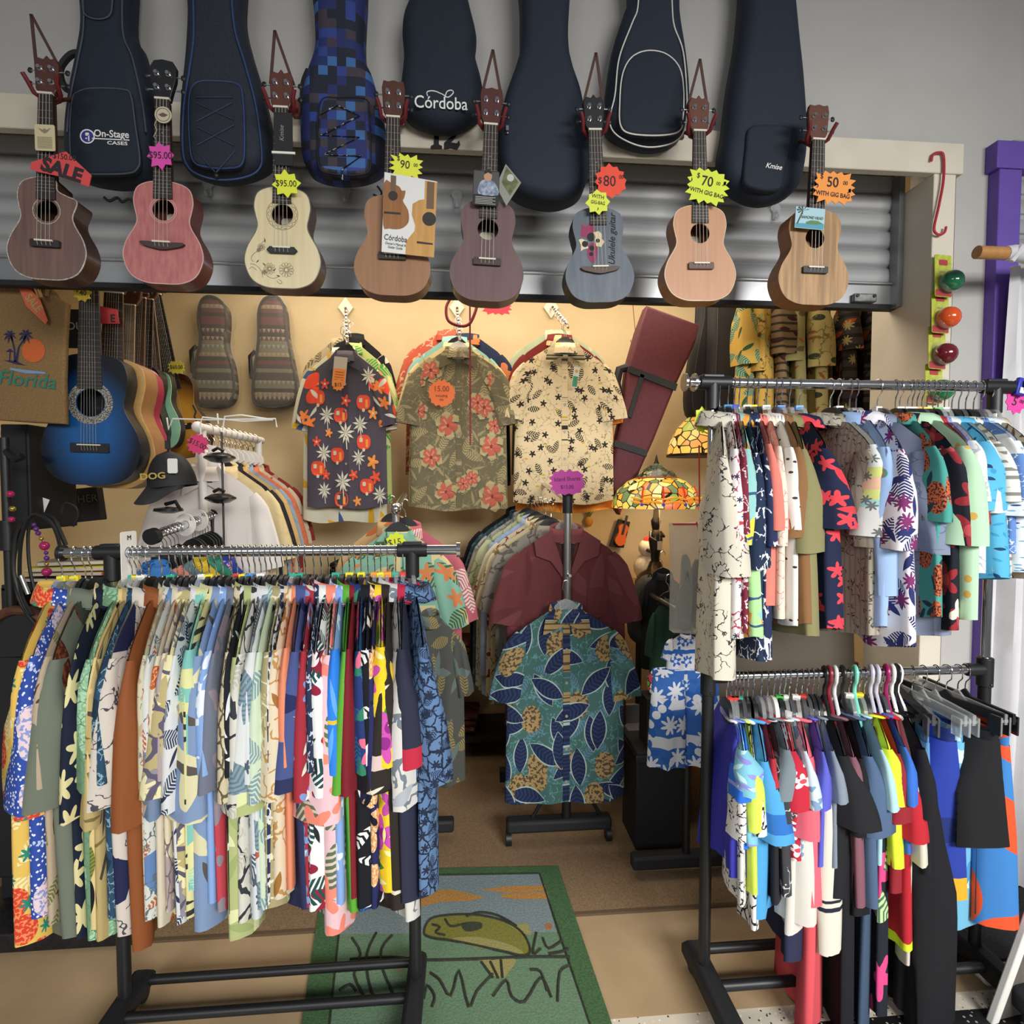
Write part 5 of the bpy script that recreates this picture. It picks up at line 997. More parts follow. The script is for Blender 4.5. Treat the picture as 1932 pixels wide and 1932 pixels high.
def camper_motifs(o, f):
    red, orange, cream_, pal = flatm('d8482e', .8), flatm('e08a3a', .8), flatm('c9bda2', .8), flatm('c8c4b2', .8)
    mb = MB(); g = lambda d: (lambda x, z: f(x, z) - d)
    def camper(cx, cz, s=.06):
        mb.flat([poly(cx, cz, rrect(1.3, 1.1, .45), s)], g(.0042), 0); mb.flat([poly(cx, cz, rrect(.32, .32, .06, cx=-.25, cz=.15), s)], g(.0048), 2); mb.flat([poly(cx, cz, rrect(.25, .6, .06, cx=.3, cz=-.1), s)], g(.0048), 1); mb.flat([poly(cx, cz, circ(0, -.6, .14, 10), s)], g(.005), 2)
    def hib(cx, cz, s, k):
        mb.flat([poly(cx, cz, [((.75 + .3 * cos(5 * a)) * cos(a), (.75 + .3 * cos(5 * a)) * sin(a)) for a in [2 * pi * i / 30 for i in range(30)]], s, cx * 50)], g(.0044), k); mb.flat([poly(cx, cz, circ(0, 0, .22, 8), s)], g(.005), 2)
    def palm(cx, cz, s):
        for i in range(9): a = 2 * pi * i / 9 + .2; mb.flat([poly(cx, cz, [(0, 0), (.5, .13), (1, 0), (.5, -.13)], s, a)], g(.0044), 3)
        mb.flat([poly(cx, cz, [(-.06, 0), (.06, 0), (.16, -1.5), (.06, -1.5)], s)], g(.004), 3)
    for x, z in ((-.03, -.28), (-.05, -.46), (.10, -.22), (.10, -.40), (.115, -.60), (-.03, -.66), (-.16, -.20), (-.165, -.52), (.17, -.13)): camper(x, z)
    for x, z, s, k in ((.0, -.215, .028, 0), (.155, -.27, .03, 1), (-.10, -.36, .022, 1), (.15, -.49, .034, 1), (.04, -.55, .026, 0), (.165, -.56, .032, 0), (-.12, -.55, .025, 0), (-.12, -.14, .026, 0), (.06, -.67, .024, 1), (-.17, -.40, .025, 0)): hib(x, z, s, k)
    for x, z, s in ((.0, -.36, .05), (.08, -.32, .045), (-.02, -.58, .05), (.13, -.10, .045), (.07, -.47, .04), (.19, -.64, .045), (-.11, -.28, .045), (-.13, -.62, .04), (-.13, -.45, .045)): palm(x, z, s)
    mb.build('campers_and_palms', [red, orange, cream_, pal], o, smooth=False)
def hibiscus_motifs(o, f):
    mb = MB(); g = lambda d: (lambda x, z: f(x, z) - d)
    def hib(cx, cz, s):
        for i in range(6):
            a = 2 * pi * i / 6 + cx * 40
            mb.flat([poly(cx, cz, [(-.3, -1.0), (.15, -1.25), (.55, -.95), (.3, -.2)], s * 1.15, a + 1)], g(.0034), 2)
        for i in range(5):
            a = 2 * pi * i / 5 + cx * 30; q = spline([(0, -.12), (.5, -.38), (.95, -.3), (1.05, .05), (.85, .4), (.4, .3), (0, .12)], 2)
            mb.flat([poly(cx, cz, q, s, a)], g(.0042), 0); mb.flat([poly(cx, cz, [(.1, -.05), (.75, -.12), (.8, .1), (.1, .08)], s, a)], g(.0048), 1)
        mb.flat([poly(cx, cz, circ(0, 0, .2, 8), s)], g(.0052), 3)
    for x, z, s in ((-.13, -.09, .040), (.12, -.25, .04), (-.05, -.33, .045), (.09, -.23, .035), (-.13, -.47, .04), (.155, -.42, .045), (.16, -.64, .05), (-.06, -.62, .04), (.06, -.56, .03), (.17, -.13, .035), (-.19, -.27, .035), (.17, -.33, .03), (.02, -.585, .028), (-.19, -.13, .03)): hib(x, z, s)
    mb.build('hibiscus_print', [flatm('b35a48', .8), flatm('c98268', .8), flatm('a99a70', .8), flatm('7c2e2a', .8)], o, smooth=False)
FR = 'shirts facing out on the back wall arms'; FRB = 'shirts behind the front ones on the back wall arms'
# ---- three faceout arms on the back wall
def faceout(label, p0, p1, y1):
    a, b = PY(*p0, YB - .015), PY(*p1, y1); o = thing('garment_display', label, 'display arm', a, group='beaded display arms on the back wall')
    k = mpp(*p0, YB); m = MB(); m.prism([(0, 20 * k), (14 * k, 0), (0, -20 * k), (-14 * k, 0)], 0, .012); m.build('diamond_plate', flatm('d6cfb8', .4, .3), o)
    d = b - a; m = MB(); m.tube([(0, 0, 0), d * .5, d], .006, 8); m.build('arm', CHROME, o)
    for i in range(9): q = d * (.1 + .1 * i); m = MB(); m.ball((q.x, q.y, q.z + .010), .009, 8); m.build('bead', CHROME, o)
    m = MB()
    m = MB()
    for i in range(3): q = d * (.45 + .15 * i); m.tube([(q.x + r * cos(t), q.y, q.z + r * sin(t)) for r in (.016,) for t in [.3 * j for j in range(16)]], .0015, 5)
    m.build('spare_hooks', CHROME, o)
faceout('beaded chrome arm above the dark camper shirt', (652, 580), (656, 648), 2.7); faceout('beaded chrome arm above the olive hibiscus shirt', (862, 580), (868, 640), 2.7); faceout('beaded chrome arm above the cream island shirt', (1040, 580), (1072, 618), 2.7)
display_shirt('charcoal shirt printed with orange campers, palms and hibiscus', cloth('46424c', ('stripe', 160, '4e4a54', .4, 'z')), (653, 655), 958, 73, 2.72, 1, group=FR, tagc='d8d2c4', motifs=camper_motifs, hang='black', alt={'placket': cloth('423e48'), 'sleeve': cloth('46424c', ('ell', 7, 'd8482e', .3, 1.1), ('bloom', 9, 'dd7a3c', .28, 5), ('leaf', 10, 'c4bfae', .4, .2))})
display_shirt('olive shirt printed with rust hibiscus and pale leaves', cloth('6d664f', ('frond', 9, 'a1946c', .5, .35), ('sketch', 20, '8c8262', .05), ('leaf', 12, '958a66', .4, .18)), (865, 648), 962, 89, 2.72, 2, group=FR, motifs=hibiscus_motifs, hang='white')
display_shirt('cream shirt printed with black palm leaves, anchors and small sketches', cloth('dcc9a2', ('frond', 11, '2a2623', .34, .45), ('sketch', 26, '8d8264', .045), ('bloom', 13, '2f2a26', .2, 5), ('ell', 8, 'c9a83a', .07, 2)), (1065, 640), 950, 91, 2.72, 3, group=FR, tagc='5f9aa8', hang='smoke', pocket=False)
o = thing('hang_tag', 'green and white hang tag on the cream island shirt', 'hang tag', PY(1086, 712, 2.66), (0, R(8), 0)); m = MB(); m.prism(rrect(.028, .1, .003), -.001, .001, 0); m.flat([rrect(.024, .05, .002, cz=-.02)], -.0015, 1); m.flat([circ(0, .03, .008, 12)], -.0015, 2); m.build('card', [flatm('c9d4cf'), flatm('3f8a66'), flatm('d8963a')], o, smooth=False)
o = thing('hang_tag', 'orange and grey hang tag on the charcoal camper shirt', 'hang tag', PY(641, 700, 2.66), (0, R(6), 0)); m = MB(); m.prism(rrect(.06, .13, .003), -.001, .001, 0); m.flat([rrect(.056, .07, .002, cz=-.025)], -.0015, 1)
for i in range(4): m.flat([rrect(.04, .004, .001, cz=-.005 - i * .012)], -.002, 2)
m.build('card', [flatm('b9b09f'), flatm('df8434'), flatm('a85e22')], o, smooth=False)
ptag('small orange star tag, $15, on the charcoal camper shirt', 638, 726, 2.64, lambda k: burst(12 * k, 12 * k, 10, .8, 3), 'e0852f', [('$15', 0, 0, 10)])
ptag('orange burst tag, 15.00 including tax, on the olive shirt', 833, 742, 2.64, lambda k: burst(27 * k, 27 * k, 15, .86, 8), 'e8763f', [('15.00', 0, -8, 15, 0, 0, .9), ('including\ntax', 0, 8, 7, 0, 0, .9)], ink=flatm('8a3a1c', .7))
# shirts behind them
BH = [('beige shirt with olive palm print, behind the camper shirt', cloth('b5a482', ('frond', 8, '6a6244', .45, .4)), (645, 632), 940, 68, 2.98, 0), ('black shirt with white print, rearmost on the camper arm', cloth('1d1c20', ('leaf', 7, 'c9c4b8', .3, .25)), (668, 625), 930, 66, 3.04, 1), ('green and pale yellow shirt just behind the camper shirt', cloth('b9c27a', ('frond', 7, '4f9a4a', .5, .5), ('leaf', 8, 'd9d49a', .4, .3)), (662, 640), 955, 72, 2.86, 4), ('white shirt with yellow lilies and blue leaves, long hem under the camper shirt', cloth('d3cfb8', ('leaf', 7, 'd9a932', .45, .3), ('leaf', 6, '3f5a8a', .4, .25)), (648, 648), 985, 76, 2.79, 5),
      ('coral red lace patterned shirt behind the olive one', cloth('c25a44', ('sketch', 16, 'd9b08a', .1)), (848, 618), 900, 80, 3.04, 0), ('aqua shirt behind the olive hibiscus shirt', cloth('8cb8ae', ('leaf', 9, 'b9cfc0', .3, .2)), (858, 630), 940, 82, 2.92, 1), ('pale yellow bamboo shirt just behind the olive one', cloth('d2bf8a', ('sketch', 14, '8c7a4e', .06)), (862, 640), 958, 88, 2.81, 4), ('navy shirt edge with orange flowers, rearmost on the olive arm', cloth('26304a', ('bloom', 6, 'c97a4a', .3, 5)), (882, 625), 920, 78, 2.98, 5),
      ('pale mint shirt, rearmost on the cream shirt arm', cloth('a9b394', ('leaf', 9, 'c3c8a8', .35, .2)), (1052, 618), 900, 82, 3.04, 0), ('dark red shirt with big cream flowers behind the cream shirt', cloth('6f2420', ('bloom', 5, 'd3b382', .36, 5)), (1056, 626), 930, 82, 2.94, 1), ('bright orange leaf shirt just behind the cream shirt', cloth('d8822f', ('frond', 8, 'e3a04a', .5, .4), ('leaf', 9, 'c46a22', .35, .25)), (1068, 640), 966, 90, 2.81, 4)]
for lab, fab, tp, hm, hf, y, v in BH: display_shirt(lab, fab, tp, hm, hf, y, v, False, group=FRB, hang='black' if y < 2.9 else None)
# ---- floor stand with the maroon and teal shirts
yc = 2.20; post = PY(1070, 1200, yc); pt = PY(1072, 935, yc); bz0 = PY(1052, 1560, yc)
cs = thing('rolling_stand', 'black wheeled garment stand carrying the teal and maroon shirts in the middle', 'garment stand', (post.x, yc, 0)); X = cs.location
m = MB(); m.cyl((0, 0, .75), (0, 0, pt.z), .016, 16); m.build('upper_post', STEEL, cs); m = MB(); m.cyl((0, 0, .1), (0, 0, .78), .019, 16); m.build('lower_post', BLK, cs)
m = MB(); m.ball((0, 0, pt.z + .012), .026, 14); m.cyl((0, 0, pt.z - .07), (0, 0, pt.z + .01), .021, 16); m.build('top_cap', BLK, cs)
m = MB(); m.tube([(0, 0, pt.z - .02), (-.02, .35, pt.z + .03), (-.04, .7, pt.z + .08)], .010, 10); m.build('back_arm', CHROME, cs)
m = MB(); m.tube([(0, 0, PY(1070, 1085, yc).z), (0, -.06, PY(1070, 1082, yc).z)], .006, 8); m.build('front_peg', CHROME, cs)
w0, w1 = PY(955, 1548, yc).x - X.x, PY(1152, 1548, yc).x - X.x; m = MB(); m.box(((w0 + w1) / 2, 0, .085), (w1 - w0, .06, .05)); m.build('base_bar', BLKM, cs, bevel=.012)
for x in (w0 + .01, w1 - .01):
    m = MB(); caster(m, (x, 0, 0), .03); m.build('caster', BLK, cs)
m = MB(); m.box((0, .4, .085), (.5, .05, .05)); m.build('rear_bar', BLKM, cs)
for s in (-1, 1): m = MB(); m.tube([(s * .14, 0, .11), (s * .018, 0, .32)], .008, 8); m.build('brace', BLK, cs)
display_shirt('teal shirt printed with tan pineapples and navy leaves', cloth('3f625e', ('sketch', 26, '5a8a8c', .07), ('frond', 9, '55788e', .48, .35), ('frond', 7.4, '1a2340', .50, .36, '27365a', '9fb0aa'), ('ell', 6.2, '9a8256', .24, .78, '4f4232'), ('frond', 6.5, '1b2440', .46, .38, '27365a', '9fb0aa')), (1068, 1135), 1510, 109, 2.12, 6, tagc='c9cac4', pocket=False, hang='clear')
display_shirt('maroon camp shirt with an open collar', cloth('6a3638', ('leaf', 5, '744044', .5, .25), ('leaf', 6, '5f2f32', .5, .25)), (1069, 985), 1372, 110, 2.24, 7, collar_open=True, tagc='bcb8aa', hang='clear', alt={'lapel': cloth('784244', seed=3), 'collar': cloth('784244', seed=3)})
RB = [('light grey patterned shirt right behind the maroon one', '8e8a80', '5f5c54'), ('ivory print shirt with brown marks behind the maroon one', 'cabd98', '7a6a48'), ('cream shirt with maroon patches behind the maroon one', 'c9c0a4', '7a2f38'), ('light blue shirt with long sleeves behind the maroon one', '9fb4d6', '8fa6cc'), ('pale green flowered shirt behind the maroon one', 'b5bd96', '7f9468'), ('dusky white shirt with grey stripes behind the maroon one', 'bdbab0', '8a8a88'), ('dark teal shirt near the back of the middle stand', '3d5560', '5f7a80'), ('plain black shirt, rearmost on the middle stand', '232427', '2a2b2e')]
for i, (lab, c1, c2) in enumerate(RB):
    t = (i + 1) / len(RB); display_shirt(lab, cloth(c1, ('sketch', 14, c2, .09)), (1069 - 72 * t ** .8 - 16, 984 - 30 * t), 1340 - 60 * t, 103 - 12 * t, 2.3 + .62 * t, i, False, group='shirts packed behind the maroon one', hang='black' if i % 2 else 'smoke', kind='long' if i == 3 else 'shirt')
ptag('magenta burst tag, Island Shores $15.00, on the middle stand', 1070, 910, 2.165, lambda k: burst(34 * k, 24 * k, 14, .84, 9, 1), 'b83a98', [('Island Shores', 0, -6, 11, -3, 0, .85), ('$15.00', 0, 9, 10)])
# ---- tropical shirts on the stand behind the left rack
ys_ = 2.25; p = PY(747, 960, ys_); st = thing('display_stand', 'chrome and black display stand behind the left rack holding tropical shirts', 'garment stand', (p.x, ys_, 0))
m = MB(); m.cyl((0, 0, .1), (0, 0, p.z), .014, 14); m.build('post', STEEL, st); m = MB(); m.ball((0, -.01, p.z), .024, 14); m.tube([(0, 0, p.z), (0, .3, p.z + .05)], .014, 10); m.build('arm', CHROME, st); m = MB(); m.box((0, 0, .07), (.45, .05, .05)); m.box((0, .1, .07), (.05, .5, .05)); m.build('base', BLKM, st, bevel=.01)
TR = 'tropical shirts on the stand behind the left rack'
display_shirt('aqua tropical shirt with palm islands and orange flowers', cloth('7fae98', ('leaf', 7, 'c9b98a', .5, .35), ('frond', 7, '4a5f3a', .45, .45), ('bloom', 8, 'c97a4a', .26, 5)), (750, 990), 1390, 102, 2.2, 1, True, group=TR, hang='black')
display_shirt('pink and white leaf shirt peeking out right of the aqua one', cloth('b8606f', ('frond', 8, 'dcc9c4', .5, .5)), (765, 980), 1380, 104, 2.32, 2, False, group=TR, hang='black')
display_shirt('orange and cream shirt, rearmost on the tropical stand', cloth('c9a878', ('leaf', 8, 'b8683a', .4, .3)), (740, 972), 1370, 96, 2.42, 3, False, group=TR, hang='black')
display_shirt('slate and gold leaf shirt hanging low right of the left rack', cloth('4a4c48', ('frond', 8, '8c7c4a', .5, .4), ('leaf', 7, '5d6a66', .4, .3)), (812, 1150), 1480, 62, 2.02, 4, False, group=TR, hang=None)
ptag('yellow star tag, $15, on the tropical stand', 747, 1022, 2.13, lambda k: burst(20 * k, 20 * k, 9, .78, 3), 'd3df2e', [('$15', -2, 2, 19, -8)])
# ---- white rail at the back left with the white shirt
w0, w1 = PY(374, 806, 2.3), PY(482, 831, 2.92); w1.x = w0.x + .02; w1.z = w0.z
wr = thing('white_rack', 'white garment rail on the left running to the back wall', 'garment rack', (w0.x, 2.3, 0)); m = MB(); m.cyl((0, 0, w0.z), (.02, .62, w0.z), .018, 18); m.ball((0, -.004, w0.z), .023, 14); m.build('rail', WHT, wr); m = MB(); m.cyl((0, .03, 0), (0, .03, w0.z), .016, 16); m.cyl((.02, .58, 0), (.02, .58, w0.z), .016, 16); m.build('post', WHT, wr); m = MB(); m.box((.01, .3, .03), (.4, .05, .05)); m.build('base', WHT, wr, bevel=.01)
WR = 'shirts on the white rail'
display_shirt('white short sleeved shirt with chest pocket on the white rail', cloth('e0d9d3', rough=.8), (392, 868), 1290, 108, 2.36, 6, True, group=WR, tagc='1f2024', hang='white')
WB = [('cream yellow shirt behind the white one', 'd8c79a', 'd0bd8c'), ('black shirt edge behind the cream yellow one', '27262a', '302f33'), ('tan shirt on the white rail', 'c9aa72', 'bf9f68'), ('faded denim blue shirt on the white rail', '8f9fae', '7f8f9f'), ('coral orange shirt on the white rail', 'd87a58', 'cf6f50'), ('cream flowered shirt on the white rail', 'cdbfa0', 'b06a6a'), ('dark red checked shirt, rearmost on the white rail', '8a2f30', 'b98a80')]
for i, (lab, c1, c2) in enumerate(WB):
    t = (i + 1) / 7; display_shirt(lab, cloth(c1, ('sketch' if i < 5 else 'bloom', 12, c2, .1 if i < 5 else .3)), (392 + 78 * t + 14, 868 + 6 * t), 1270 - 90 * t, 107 - 24 * t, 2.4 + .5 * t, i, False, group=WR, hang='white' if i % 2 else 'black')
# ---- slanted chrome arm in front of it
a, b = PY(288, 1012, 1.98), PY(402, 972, 2.36); ar = thing('faceout_bracket', 'chrome display arm with black end cap and round size discs', 'display arm', a); d = b - a
m = MB(); m.cyl((0, 0, 0), d, .015, 16); m.build('arm', CHROME, ar); m = MB(); n_ = d.normalized(); m.cyl(-n_ * .012, n_ * .012, .028, 22); m.cyl(d - n_ * .01, d + n_ * .03, .026, 18); m.cyl(d, d - Vector((0, 0, d.z + a.z)), .016, 12); m.build('end_caps', BLK, ar)
for t, s in ((.5, 'L'), (.72, 'XL')):
    q = a + d * t; dk = thing('size_disc', f'round white size disc marked {s} on the chrome arm', 'size marker', q, (0, 0, R(-12))); m = MB(); m.prism(circ(0, 0, .042, 32), -.002, .002, 0, [circ(0, 0, .017, 20)]); m.build('disc', WHT, dk, smooth=False); txt(s, .016, INK, dk, (.024, -.003, .022))
m = MB()
AR = 'shirts on the chrome arm'
for i, (lab, c1, c2, t, px, py) in enumerate((('bright blue leaf shirt under the chrome arm', '3f7fc4', '24508a', .12, 292, 1056), ('coral edged shirt behind the bright blue one', 'd98f7c', 'c87a6a', .3, 318, 1054), ('dusky teal shirt on the chrome arm', '5f7f88', '4a6670', .45, 340, 1050), ('yellow shirt on the chrome arm', 'c9b03a', 'a8902a', .6, 372, 1048), ('teal green shirt on the chrome arm', '2f7f6a', '276a58', .8, 400, 1046), ('royal blue and pink shirt, rearmost on the chrome arm', '2f3f9a', 'c98aa0', .95, 425, 1046))):
    display_shirt(lab, cloth(c1, ('frond', 8, c2, .5, .4)), (px, py), py + 330, 82 - 5 * i, 2.0 + .06 * i, i, False, group=AR, hang=None)
for t in (.15, .2, .26, .32, .38, .62, .66, .8, .85, .9, .95):
    q = a + d * t; h = hanger_meshes(.015); o = thing('clothes_hanger', 'chrome hooked hanger on the slanted chrome display arm', 'hanger', q, (0, 0, R(-10)), 'hangers on the chrome arm'); mput(o, 'hook', h['hook'], CHROME); mput(o, 'neck_bar', h['neck_bar'], BLK)
for i in range(9):
    t = .12 + .09 * i; o = thing('clothes_hanger', 'chrome hooked hanger on the white rail', 'hanger', Vector((w0.x + .02 * t, 2.3 + .62 * t, w0.z)), (0, 0, 0), 'hangers on the white rail'); h = hanger_meshes(.02); mput(o, 'hook', h['hook'], CHROME); mput(o, 'neck_bar', h['neck_bar'], WHT)
# ================================================================== guitars, bags and stock inside the unit
GG = 'guitars hung along the left side'
def burst_finish(cc, ce, cm=None, z0=.42, r0=.22, r1=.42):
    def f(H, W):
        t = NT('burst_finish'); sp = t.n('SeparateXYZ', [t.n('TexCoord').outputs['Object']]).outputs
        dx = t.m('MULTIPLY', sp[0], 1.15 / H); dz = t.m('MULTIPLY', t.m('SUBTRACT', sp[2], z0 * H), .8 / H)
        d = t.m('SQRT', t.m('ADD', t.m('MULTIPLY', dx, dx), t.m('MULTIPLY', dz, dz)))
        c = t.mix(t.n('MapRange', {0: d, 1: r0, 2: r1}, clamp=True).outputs[0], srgb(cc), srgb(ce)); t.set(Base_Color=c, Roughness=.25, Coat_Weight=.5); return t.mat
    return f
DKF = flatm('2b2624', .5)
def guitar(label, top, bot, wl, yy, topm, sidem, N=1.5, **k):
    dx = (top[0] - bot[0]); nut = (top[0] + dx * (N - 1), top[1] - (bot[1] - top[1]) * (N - 1))
    return ukulele(label, nut, top, bot, wl, topm, sidem, yy=yy, name=k.pop('name', 'acoustic_guitar'), cat='guitar', group=GG, dp=k.pop('dp', .085), ns=6, **k)
ROS = noisy('a8a49a', '3a3a3a', 240, .5, lo=.45, hi=.55)
guitar('blue burst acoustic guitar with patterned rosette, nearest on the left', (170, 668), (172, 915), 188, 2.05, WHT, flatm('14161c', .3), 1.52, dp=.06, finish=burst_finish('1c5896', '0a111d', r0=.14, r1=.40), rosette=(ROS, [(.108, .165)]), bridgem=BLK, fret=DKF, hz=.63, bz=.285, neckm=flatm('2a221e', .5))
guitar('natural blond acoustic guitar behind the blue one', (212, 676), (205, 921), 170, 2.12, noisy('c9a064', 'bd9458', 30, .35), wood('8a6238', '9a6f42'), 1.5, hole=True, fret=flatm('3a2c20', .5), hz=.66, bz=.3)
guitar('hot pink acoustic guitar behind the blond one', (234, 688), (222, 912), 148, 2.19, flatm('c4305a', .3), flatm('8f2040', .4), 1.5, fret=flatm('8a7a66', .5), hz=.66, bz=.3)
guitar('pale pink electric guitar with white guard behind the hot pink one', (256, 690), (246, 872), 98, 2.26, flatm('d9a7a4', .3), flatm('c08f8c', .3), 1.7, hole=False, fret=flatm('5a4636', .5), name='electric_guitar', dp=.045)
guitar('black acoustic guitar between the pink and mint ones', (272, 690), (264, 856), 84, 2.32, flatm('1b1c1f', .3), flatm('15161a', .3), 1.75, hole=False, fret=DKF, dp=.06)
guitar('mint green electric guitar with black edge', (291, 700), (303, 848), 80, 2.40, flatm('8fc2a0', .3), flatm('1a1b1e', .4), 1.9, hole=False, fret=flatm('5f5348', .5), name='electric_guitar', dp=.045)
o, H, W = guitar('sunburst hollow body guitar leaning right, farthest of the row', (322, 706), (352, 862), 100, 2.52, WHT, flatm('2a1710', .4), 1.95, finish=burst_finish('c08a32', '3a1a10', r0=.2, r1=.42), hole=False, fret=DKF, name='electric_guitar', dp=.05)
m = MB(); m.flat([rrect(.10 * H, .42 * H, .004, cx=-.06 * H, cz=.62 * H)], -.012); m.build('paper_sheet', flatm('b9ab86', .8), o)
m = MB()
for s in (-1, 1): m.tube([(s * .2 * H, -.001, .40 * H), (s * .18 * H, -.001, .46 * H), (s * .21 * H, -.001, .52 * H), (s * .19 * H, -.001, .6 * H)], .004, 6)
m.build('f_hole', INK, o)
gr = thing('guitar_rail', 'dark hanging rail the guitars hang from, hidden above the shutter edge', 'rail', PY(230, 470, 2.3)); m = MB(); m.box((0, 0, .0), (.7, .05, .03)); m.tube([(-.3, 0, 0), (-.3, 0, .35)], .01, 8); m.tube([(.3, 0, 0), (.3, 0, .35)], .01, 8); m.build('rail', BLK, gr)
ptag('yellow star tag, $40, on the neck of the blue guitar', 155, 553, 2.0, lambda k: burst(18 * k, 18 * k, 9, .74, 2), 'd2b93a', [('$', -9, -5, 9), ('40', 2, 0, 15)])
ptag('yellow burst tag, $60, on the sunburst guitar', 333, 693, 2.44, lambda k: burst(16 * k, 13 * k, 12, .8, 3, 1), 'd8cf42', [('$60.00', 0, 0, 11, 0, 0, .8)])
o = ptag('red sale tag split by the blue guitar neck', 166, 588, 2.02, [(128, 590), (140, 575), (166, 566), (198, 572), (203, 600), (128, 600)], 'bf3a3c', [('S', -26, 3, 22, 0, .03), ('E', 24, 2, 22, 0, .03)], ink=flatm('3a2328', .7))
o.location.y = 2.085
sg = thing('wall_sign', 'black sign with white capital letters behind the guitar necks', 'sign', PY(140, 620, 2.3)); k = mpp(140, 620, 2.3); m = MB(); m.box((0, .004, 0), (56 * k, .008, 76 * k)); m.build('board', BLKM, sg); txt('YOUR', 21 * k, flatm('b9b4a8', .7), sg, (2 * k, -.002, 4 * k), bold=.01)
# burlap tote
yb = 2.0; q = PY(60, 660, yb); k = mpp(60, 660, yb); tb = thing('tote_bag', 'brown burlap tote bag printed with palms, an orange sun and Florida', 'bag', PY(55, 798, yb)); c = tb.location
burl = noisy('8d7048', '7b603c', 200, .95, bump=.4)
m = MB(); m.pillow([(x, z) for x, z in LP([(-40, 525), (0, 530), (90, 537), (108, 562), (126, 572), (122, 640), (120, 720), (123, 800), (60, 797), (-40, 790)], c, yb)], .022, 0, .008); m.build('bag_body', burl, tb, angle=70)
m = MB(); m.tube(L3([(60, 540), (64, 500), (74, 470), (90, 480), (88, 560)], c, yb, -.004), .009, 8); m.build('handle', burl, tb)
T = lambda pts: LP(pts, c, yb)
m = MB(); m.flat([T(circ(64, 662, 22, 28)[::-1][:28])], -.002, 0); m.build('sun_print', noisy('d05a2c', 'c0682f', 90, .9), tb)
m = MB()
for cx, cz, s in ((20, 632, 13), (50, 632, 15)):
    for i in range(8): a = 2 * pi * i / 8 + .3; m.flat([T([(cx, cz), (cx + s * .6 * cos(a + .25), cz + s * .6 * sin(a + .25)), (cx + s * cos(a), cz + s * sin(a) + 4), (cx + s * .5 * cos(a - .3), cz + s * .5 * sin(a - .3))])], -.0026, 0)
m.flat([T([(20, 632), (23, 632), (30, 660), (31, 683), (27, 683), (27, 660)])], -.0026, 0); m.flat([T([(50, 632), (52, 634), (38, 655), (34, 683), (29, 683), (35, 655)])], -.0026, 0); m.flat([T([(8, 680), (30, 681), (50, 690), (30, 687)])], -.0026, 0); m.flat([T([(12, 664), (20, 658), (27, 664)])], -.0026, 0); m.flat([T([(19, 664), (21, 664), (20, 682), (18, 682)])], -.0026, 0)
m.flat([T([(20, 694), (40, 697), (86, 702), (88, 706), (50, 705), (20, 698)])], -.0026, 1); m.build('palm_print', [flatm('2b2a52', .9), flatm('7a95b5', .9)], tb, smooth=False)
txt('Florida', .066, flatm('2f7a68', .9), tb, (PY(52, 718, yb).x - c.x, -.003, PY(52, 718, yb).z - c.z), (90, 5, 0), shear=.15, bold=.008, name='florida_lettering')
ptag('orange sale tag clipped to the burlap tote bag', 62, 572, 1.985, [(36, 545), (38, 536), (60, 548), (76, 566), (90, 604), (86, 612), (50, 578)], 'd96a4a', [('SALE', 2, 0, 22, 52, .02, .8)], ink=flatm('b8a860', .8))
o = thing('clothes_peg', 'small wooden peg holding the sale tag on the burlap bag', 'peg', PY(70, 545, 1.97), (0, R(-18), 0)); m = MB(); m.box((-.004, 0, 0), (.006, .008, .06)); m.box((.004, 0, 0), (.006, .008, .06)); m.build('halves', wood('b98a50', 'a87a44'), o); m = MB(); m.tube([(.009 * cos(t), .0, .009 * sin(t)) for t in [.5 * i for i in range(12)]], .0014, 5); m.build('spring', STEEL, o)
# woven bags in plastic on the back wall
def woven():
    t = NT('woven_stripes'); sp = t.n('SeparateXYZ', [t.n('TexCoord').outputs['Object']]).outputs; z = t.m('MULTIPLY', sp[2], 46.)
    w = t.n('TexWhiteNoise', {'W': t.m('FLOOR', z)}, noise_dimensions='1D').outputs[0]; r = t.n('ValToRGB', [w]); e = r.color_ramp; e.interpolation = 'CONSTANT'; e.elements[0].color = srgb('2a2424'); e.elements[1].position = .25; e.elements[1].color = srgb('5a2a34')
    for p, cc in ((.42, '6a6458'), (.55, '33302f'), (.7, '7d7058'), (.82, '4a3038'), (.92, '5d6660')): x = e.elements.new(p); x.color = srgb(cc)
    dg = t.m('LESS_THAN', t.m('ABSOLUTE', t.m('SUBTRACT', t.m('FRACT', t.m('MULTIPLY', sp[0], 40.)), .5)), t.m('MULTIPLY', t.m('FRACT', z), .4))
    c = t.mix(t.m('MULTIPLY', dg, t.m('GREATER_THAN', w, .72)), r.outputs[0], srgb('8d8470')); t.set(Base_Color=c, Roughness=.8); return t.mat
WOV = woven(); FILM = flatm('e8e4da', .12, 0, .8, 0, .10, name='plastic_film')
